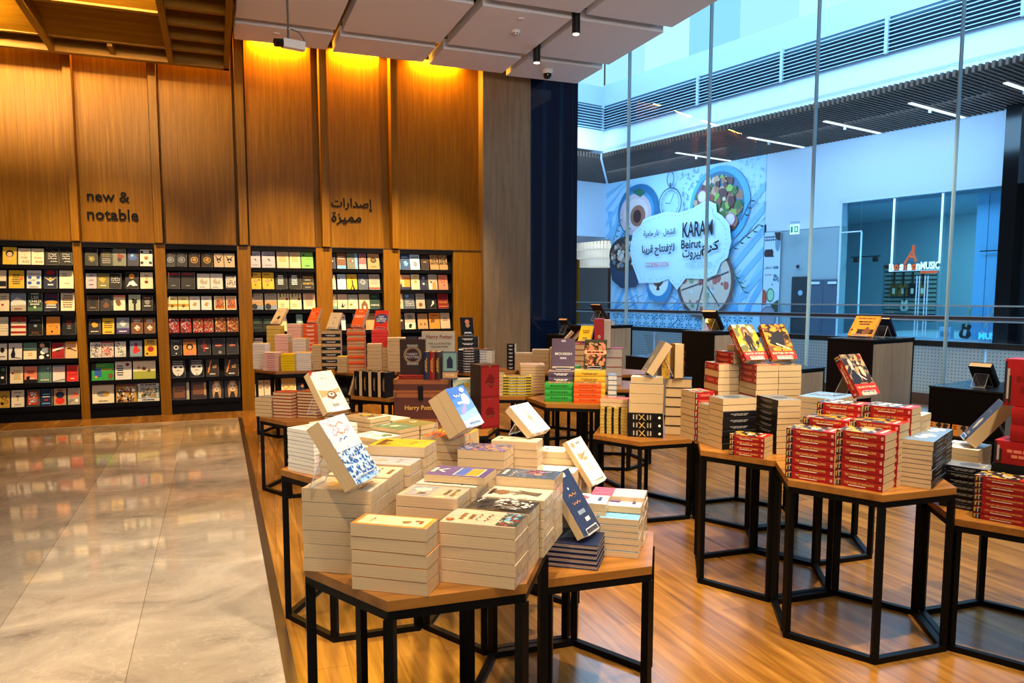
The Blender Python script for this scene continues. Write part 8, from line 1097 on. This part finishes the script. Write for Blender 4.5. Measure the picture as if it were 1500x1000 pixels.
for i in range(16):
    x=.75+.47*i
    for z in (.28,.72):
        Z[0]=.03
        for a in range(8): mp_([(x,z),(x+.19*math.cos(a*.785-.2),z+.19*math.sin(a*.785-.2)),(x+.21*math.cos(a*.785+.2),z+.21*math.sin(a*.785+.2))],'2f7aa5',.0003)
        mring(x,z,.06,.06,.02,'cfe8f4',10)
m.build('tiled_base',t)
# poster return beside the hoarding
t=mthing('food_poster','narrow poster with dates, cucumber and bread beside the big hoarding','poster',-17.02,D2-.03); m=MB(); W2=.66; m.b2((0,0,0),(W2,.02,3.72),CMm('c4d6e8')); Z[0]=.001
for k in range(8): [mp_([(.02+.08*k,3.45+.1*j),(.06+.08*k,3.5+.1*j),(.1+.08*k,3.45+.1*j),(.06+.08*k,3.4+.1*j)],'34465c',.0002) for j in range(2)]
mell(.55,3.35,.1,.3,'7d93a6'); mp_([(.4,3.7),(.66,3.7),(.66,3.4),(.5,3.45)],'3a2c2a'); 
for x in (.1,.2,.3): mell(x,3.0,.09,.14,'3b2b30',12)
mp_([(.02,2.9),(.4,2.86),(.42,2.9),(.02,2.96)],'3b2b30'); mt('\uFEDE\uFED0\uFEB8',.2,2.5,.3,'2a3140',.1); mt('KARAM',.5,2.5,.2,'2a3140',.1); mt('SOON',.2,2.25,.3,'b06a78',.05)
mp_([(.0,1.2),(.0,1.75),(.13,1.7),(.2,1.45),(.12,1.2)],'c94b40'); mell(.32,1.55,.16,.24,'3f8a62'); mell(.33,1.55,.12,.19,'9fcfae'); mp_([(.35,1.2),(.66,1.4),(.66,.9),(.5,.95)],'3c4a34'); mell(.25,.75,.34,.42,'a39aa8'); mring(.25,.75,.34,.42,.05,'877e8c')
for k in range(14): x,z=rr.uniform(.35,.62),rr.uniform(1.85,2.2); mp_([(x,z),(x+.06,z+.04),(x+.02,z+.1)],'4a6a70',.0002)
m.build('printed_face',t)
# doors in the recess, whose shade is painted grey
m=MB(); m.b2((-15.87,D2-.02,0),(-15.27,D2+.04,2.16),mat('door_dark','2c3238',.5)); m.cyl((-15.52,D2-.025,1.62),(-15.52,D2-.03,1.62),.09,mat('door_badge','8fb3cc',.4)); struct(mbuild(m,'door_1'))
m=MB(); m.b2((-15.22,D2-.02,0),(-14.15,D2+.04,2.05),mat('door_grey','4b5a6c',.5)); m.b2((-15.1,D2-.06,1.9),(-14.8,D2-.02,1.98),STEEL); m.b2((-14.5,D2-.06,1.9),(-14.2,D2-.02,1.98),STEEL); m.b2((-14.69,D2-.025,0),(-14.68,D2-.02,2.05),mat('door_line','2c3846',.5)); struct(mbuild(m,'door_2'))
t=mthing('exit_sign','small green and white exit sign hanging before the far wall','exit sign',-15.57,D2-.4,3.55); m=MB(); m.b2((-.17,0,0),(.17,.03,.32),mat('sign_white','e8f6f2',.4,emit='d5fff0',es=.6)); m.b2((-.14,-.002,.06),(-.06,0,.26),mat('exit_green','18a06a',.5)); m.b2((.0,-.002,.06),(.14,0,.26),mat('exit_green','18a06a',.5)); m.b2((.04,-.003,.1),(.1,-.002,.22),mat('sign_white','e8f6f2',.4)); m.build('face',t); m=MB(); m.b2((-.16,0,.36),(.16,.03,.42),MG); m.build('bracket',t)
t=mthing('wall_speaker','small dark round fitting on the wall above the dark door','fitting',-15.65,D2-.02,2.5); m=MB(); m.cyl((0,0,0),(0,-.03,0),.06,mat('door_dark','2c3238',.5)); m.build('body',t)
# music shop : recessed glass box
SHOPW=mat('shop_wall_teal','7fa6b8',.8); 
for lo,hi,mt_ in (((-17.9,D2+6,0),(-9.3,D2+6.2,4.6),SHOPW),((-18,D2+.35,0),(-17.9,D2+6.2,4.46),SHOPW),((-18,D2+.33,0),(-14.16,D2+.4,4.46),SHOPW),((-9.3,D2+.05,0),(-9.2,D2+6.2,4.46),SHOPW),((-18,D2+.35,4.36),(-9.2,D2+6.2,4.5),SHOPW),((-14.2,D2,0),(-9.2,D2+6.0,.3),mat('shop_plinth','9fb7c4',.4))):
    m=MB(); m.b2(lo,hi,mt_); struct(mbuild(m,'wall_music_shop'))
SHG=glassmat('music_shop_glass',(.82,.93,.97),.02)
for i,(a,b) in enumerate(((-14.14,-13.46),(-13.46,-12.45),(-12.45,-10.99),(-10.99,-9.3))):
    m=MB(); m.b2((a+.02,D2-.03,.3),(b-.02,D2-.015,4.46),SHG); struct(mbuild(m,'window_%d'%(20+i)))
m=MB(); m.b2((-14.16,D2-.05,4.44),(-9.3,D2,4.5),STEEL); m.b2((-14.16,D2-.05,0),(-14.11,D2,4.5),STEEL); m.b2((-13.44,D2-.05,.3),(-13.41,D2,3.5),mat('edge_light','c9f2ff',.3)); m.b2((-14.1,D2-.05,3.50),(-13.42,D2-.02,3.54),STEEL); struct(mbuild(m,'trim_9'))
for i,x in enumerate((-10.385,-10.08)):
    pass
m=MB(); m.b2((-10.45,D2+.75,.3),(-9.82,D2+1.2,4.36),mat('shop_pillar_blue','8fcff2',.6)); m.b2((-10.14,D2+.74,.3),(-10.13,D2+.75,4.36),mat('panel_line','3d6a88',.6)); struct(mbuild(m,'trim_10'))
t=mthing('shop_sign','white and orange hanging music shop sign with a small guitar figure','sign',-11.72,D2-.08,2.25); WL=mat('sign_letter_white','e6fbff',.4,emit='c8f6ff',es=.9); OL=mat('sign_letter_orange','e4581e',.4,emit='e4581e',es=.35)
m=MB()
for ch,x,w_ in (('B',-.66,.16),('s',-.36,.13),('a',-.12,.14),('n',.13,.12)): put_text(m,ch,lambda u,v:(x+u,-.02,.11+v),w_,WL,height=.19 if ch!='B' else .23,bold=.05)
put_text(m,'MUSIC',lambda u,v:(.47+u,-.02,.14+v),.54,WL,height=.22,bold=.04); m.build('white_lettering',t)
m=MB()
for ch,x,w_ in (('o',-.51,.14),('t',-.24,.08),('o',.01,.13)): put_text(m,ch,lambda u,v:(x+u,-.024,.11+v),w_,OL,height=.19,bold=.05)
[m.b2((.20+.055*k,-.022,-.085),(.245+.055*k,-.012,-.02),OL) for k in range(9)]
for a,b in (((-.28,.2),(-.02,.62)),((-.05,.62),(.06,.25)),((-.13,.42),(.0,.40))): m.tube([(a[0],-.02,a[1]),(b[0],-.02,b[1])],.03,OL,n=6)
m.cyl((-.03,-.02,.62),(-.03,-.02,.74),.04,OL); m.build('orange_lettering',t)
m=MB(); m.cyl((-.68,0,.2),(-.68,0,2.15),.03,WL,n=8); m.cyl((.72,0,.2),(.72,0,2.15),.03,WL,n=8); m.build('hanging_rod',t)
m=MB(); m.b2((-.74,0,-.01),(.74,.02,.02),STEEL); m.build('bar',t)
def gshape(sc=1): return [(0,.0),(.13,.02),(.18,.12),(.16,.22),(.11,.30),(.14,.38),(.13,.47),(.07,.50),(.03,.46)]
def guitar(label,x,d,z,h,cb,lean=0,cn='3b2a1c',group='guitars in the music shop',inside=0):
    t=thing('guitar',label,'guitar',M=FM@Matrix.Translation((x,d,z))@Matrix.Rotation(R(lean),4,'Y'),group=group); k=h/1.05
    o=[(a*k,b*k) for a,b in gshape()]; poly=o+[(-a,b) for a,b in o[::-1]]
    m=MB(); n=len(poly); m.add([(a,-.03*k,b) for a,b in poly]+[(a,.03*k,b) for a,b in poly],[tuple(range(n)),tuple(range(n,2*n))[::-1]]+[(i,n+i,n+(i+1)%n,(i+1)%n) for i in range(n)],mat('guitar_'+cb,cb,.3)); m.b2((-.05*k,-.036*k,.1*k),(.05*k,-.03*k,.3*k),mat('pick_'+cn,'ece8de' if cb!='e6e8e4' else '6a4a3a',.4)); m.build('body',t)
    m=MB(); m.b2((-.028*k,-.04*k,.40*k),(.028*k,0,.95*k),mat('neck_'+cn,cn,.5)); m.build('neck',t)
    m=MB(); m.b2((-.045*k,-.035*k,.95*k),(.045*k,0,1.08*k),mat('neck_'+cn,cn,.5)); m.build('headstock',t)
for i,(x,c) in enumerate(((-15.35,'7a5a28'),(-15.0,'8a6a38'),(-14.65,'20242c'),(-14.28,'8d6a34'))):
    guitar('acoustic guitar hanging on the far slat wall, %s from the door side'%['first','second','third','fourth'][i],x-.2,D2+5.84,1.5,1.05,c)
guitar('white electric guitar hanging below the acoustic guitars',-15.1,D2+5.78,.95,.85,'e6e8e4',cn='22282c')
guitar('dark guitar in the shop window, first of three leaning',-10.42,D2+.35,.305,.9,'1f3330',lean=8,cn='d8c89a'); guitar('blue electric guitar in the shop window leaning between two others',-10.02,D2+.35,.305,.9,'79c3ea',lean=22,cn='cfd8c8'); guitar('white electric guitar in the shop window nearest the word on the glass',-9.68,D2+.35,.305,.9,'cfe9f6',lean=24,cn='dfe6c8')
t=mthing('slat_wall','horizontal slat wall of hanging guitars inside the music shop','slat wall',-15.05,D2+5.94,.6); m=MB(); m.b2((-.95,.02,0),(1.0,.05,2.0),mat('slat_dark','2b3c40',.6)); [m.b2((-.95,0,.1+.16*i),(1.0,.02,.2+.16*i),mat('slat_grey','8aa2a0',.6)) for i in range(12)]; m.b2((-.98,-.02,2.0),(1.03,.05,2.1),mat('slat_trim','6a4038',.6)); m.build('slats',t)
t=mthing('guitar_amp','small pale guitar amplifier standing in the shop window','amplifier',-10.86,D2+.25,.301); m=MB(); m.b2((-.16,-.1,0),(.16,.1,.32),mat('amp_pale','bfe3f0',.5)); m.build('body',t); m=MB(); m.b2((-.12,-.105,.04),(.12,-.1,.2),mat('amp_grille','7fa6b8',.6)); m.build('grille',t); m=MB(); m.b2((-.06,-.01,.32),(.06,.01,.35),mat('amp_handle','30444e',.5)); m.build('handle',t)
t=mthing('window_lettering','glowing blue music lettering at the foot of the shop window','sign',-9.55,D2-.06,.32); m=MB(); put_text(m,'MUSIC',lambda u,v:(u,0,.1+v),.62,mat('neon_blue','43b7f2',.4,emit='43b7f2',es=1.2),height=.19,bold=.05); m.build('lettering',t)
t=mthing('door_handle_set','four slim vertical steel bars of the glass shop door','door handle',-11.45,D2-.07,.35)
for x in (-.17,-.09,.07,.15): m=MB(); m.cyl((x,0,0),(x,0,1.75),.016,STEEL,n=8); m.build('bar',t)
for i,x in enumerate((-14.05,-10.15)):
    t=mthing('track_light','black ceiling track with lamp heads %s the music shop'%('at the door side of' if i==0 else 'at the pillar side of'),'track light',x+.4,D2+.6,2.75); m=MB(); m.b2((-.5,0,0),(.5,.03,.03),mat('lamp_black','0a0a0b',.4)); m.build('track',t)
    for q in (-.3,.35) if i==0 else (.05,): m=MB(); m.b2((q-.07,-.05,-.16),(q+.07,.05,-.01),mat('lamp_black','0a0a0b',.4)); m.build('lamp_head',t)
m=MB(); m.b2((-9.32,D2-.5,0),(-8.95,D2-.02,6.5),mat('black_column','050608',.15)); struct(mbuild(m,'trim_11'))
# cafe at the far end, under the return canopy
t=mthing('drum_lamp','large round lamp shade of white vertical strips at the far cafe','lamp',-28.9,25.0,2.95); m=MB(); n=48
for k in range(n):
    a=6.2832*k/n
    for j in range(3): m.box((1.25*math.cos(a)*(1-.05*j),1.25*math.sin(a)*(1-.05*j),1.05-.42*j),(.03,.14,.38),mat('lamp_strip','e9f0ee',.6,emit='fff8ea',es=.25),rz=a)
m.build('shade',t); m=MB(); m.lathe([(1.3,1.26),(1.3,1.40),(1.1,1.44)],mat('lamp_rim','4a3230',.6),n=32); m.build('rim',t); m=MB(); m.cyl((0,0,1.44),(0,0,2.6),.03,STEEL); m.build('rod',t)
t=mthing('wooden_kiosk','oak lattice screen of the far cafe beside the navy column','screen',-28.55,23.1); m=MB(); m.b2((-1.3,-.1,0),(.35,0,.5),WOODV); m.b2((-1.3,-.1,2.85),(.35,0,3.25),WOODV); m.b2((-.25,-.1,.5),(.35,0,2.85),WOODV)
for i in range(8): m.b2((-1.3+.14*i,-.08,.5),(-1.25+.14*i,-.02,2.85),WOODV)
for z in (1.2,2.0): m.b2((-1.3,-.09,z),(-.25,-.01,z+.1),WOODV)
m.build('lattice',t)
t=mthing('picture_wall','dark brown cafe wall with a scatter of pale framed pictures','wall panel',-26.9,25.2); m=MB(); m.b2((-1.5,-.12,0),(1.7,-.02,2.9),mat('cafe_brown','4a3028',.6)); m.build('board',t)
for x,z in ((-.75,2.05),(.35,2.05),(-.2,1.45),(-.75,.85),(.6,.75)): m=MB(); m.b2((x,-.15,z),(x+.5,-.12,z+.5),mat('frame_pale','9fb0bd',.5)); m.build('picture',t)
# ================================================================= LIGHT
w=bpy.data.worlds.new('world'); SC.world=w; w.use_nodes=True; bg=w.node_tree.nodes['Background']; bg.inputs[0].default_value=lin('dfe6f2'); bg.inputs[1].default_value=WORLD
def area(name,loc,tgt,size,power,col,sy=None,spread=180):
    l=bpy.data.lights.new(name,'AREA'); l.energy=power; l.color=lin(col)[:3]; l.size=size; l.spread=R(spread)
    if sy: l.shape='RECTANGLE'; l.size_y=sy
    o=bpy.data.objects.new(name,l); COL.objects.link(o); o.location=loc; d=Vector(tgt)-Vector(loc); o.rotation_euler=d.to_track_quat('-Z','Y').to_euler(); return o
def spotl(name,loc,tgt,power,col,ang=50,blend=.6,r=.05):
    l=bpy.data.lights.new(name,'SPOT'); l.energy=power; l.color=lin(col)[:3]; l.spot_size=R(ang); l.spot_blend=blend; l.shadow_soft_size=r
    o=bpy.data.objects.new(name,l); COL.objects.link(o); o.location=loc; d=Vector(tgt)-Vector(loc); o.rotation_euler=d.to_track_quat('-Z','Y').to_euler(); return o
for L_ in LIGHTS_SPOT: spotl('ceiling_downlight',*L_)
for L_ in LIGHTS_AREA: area(*L_)
for L_ in LIGHTS_MALL:
    nm,(x,d,z),(x2,d2,z2),sz,pw,col,sy=L_; area(nm,mw(x,d,z),mw(x2,d2,z2),sz,pw,col,sy)
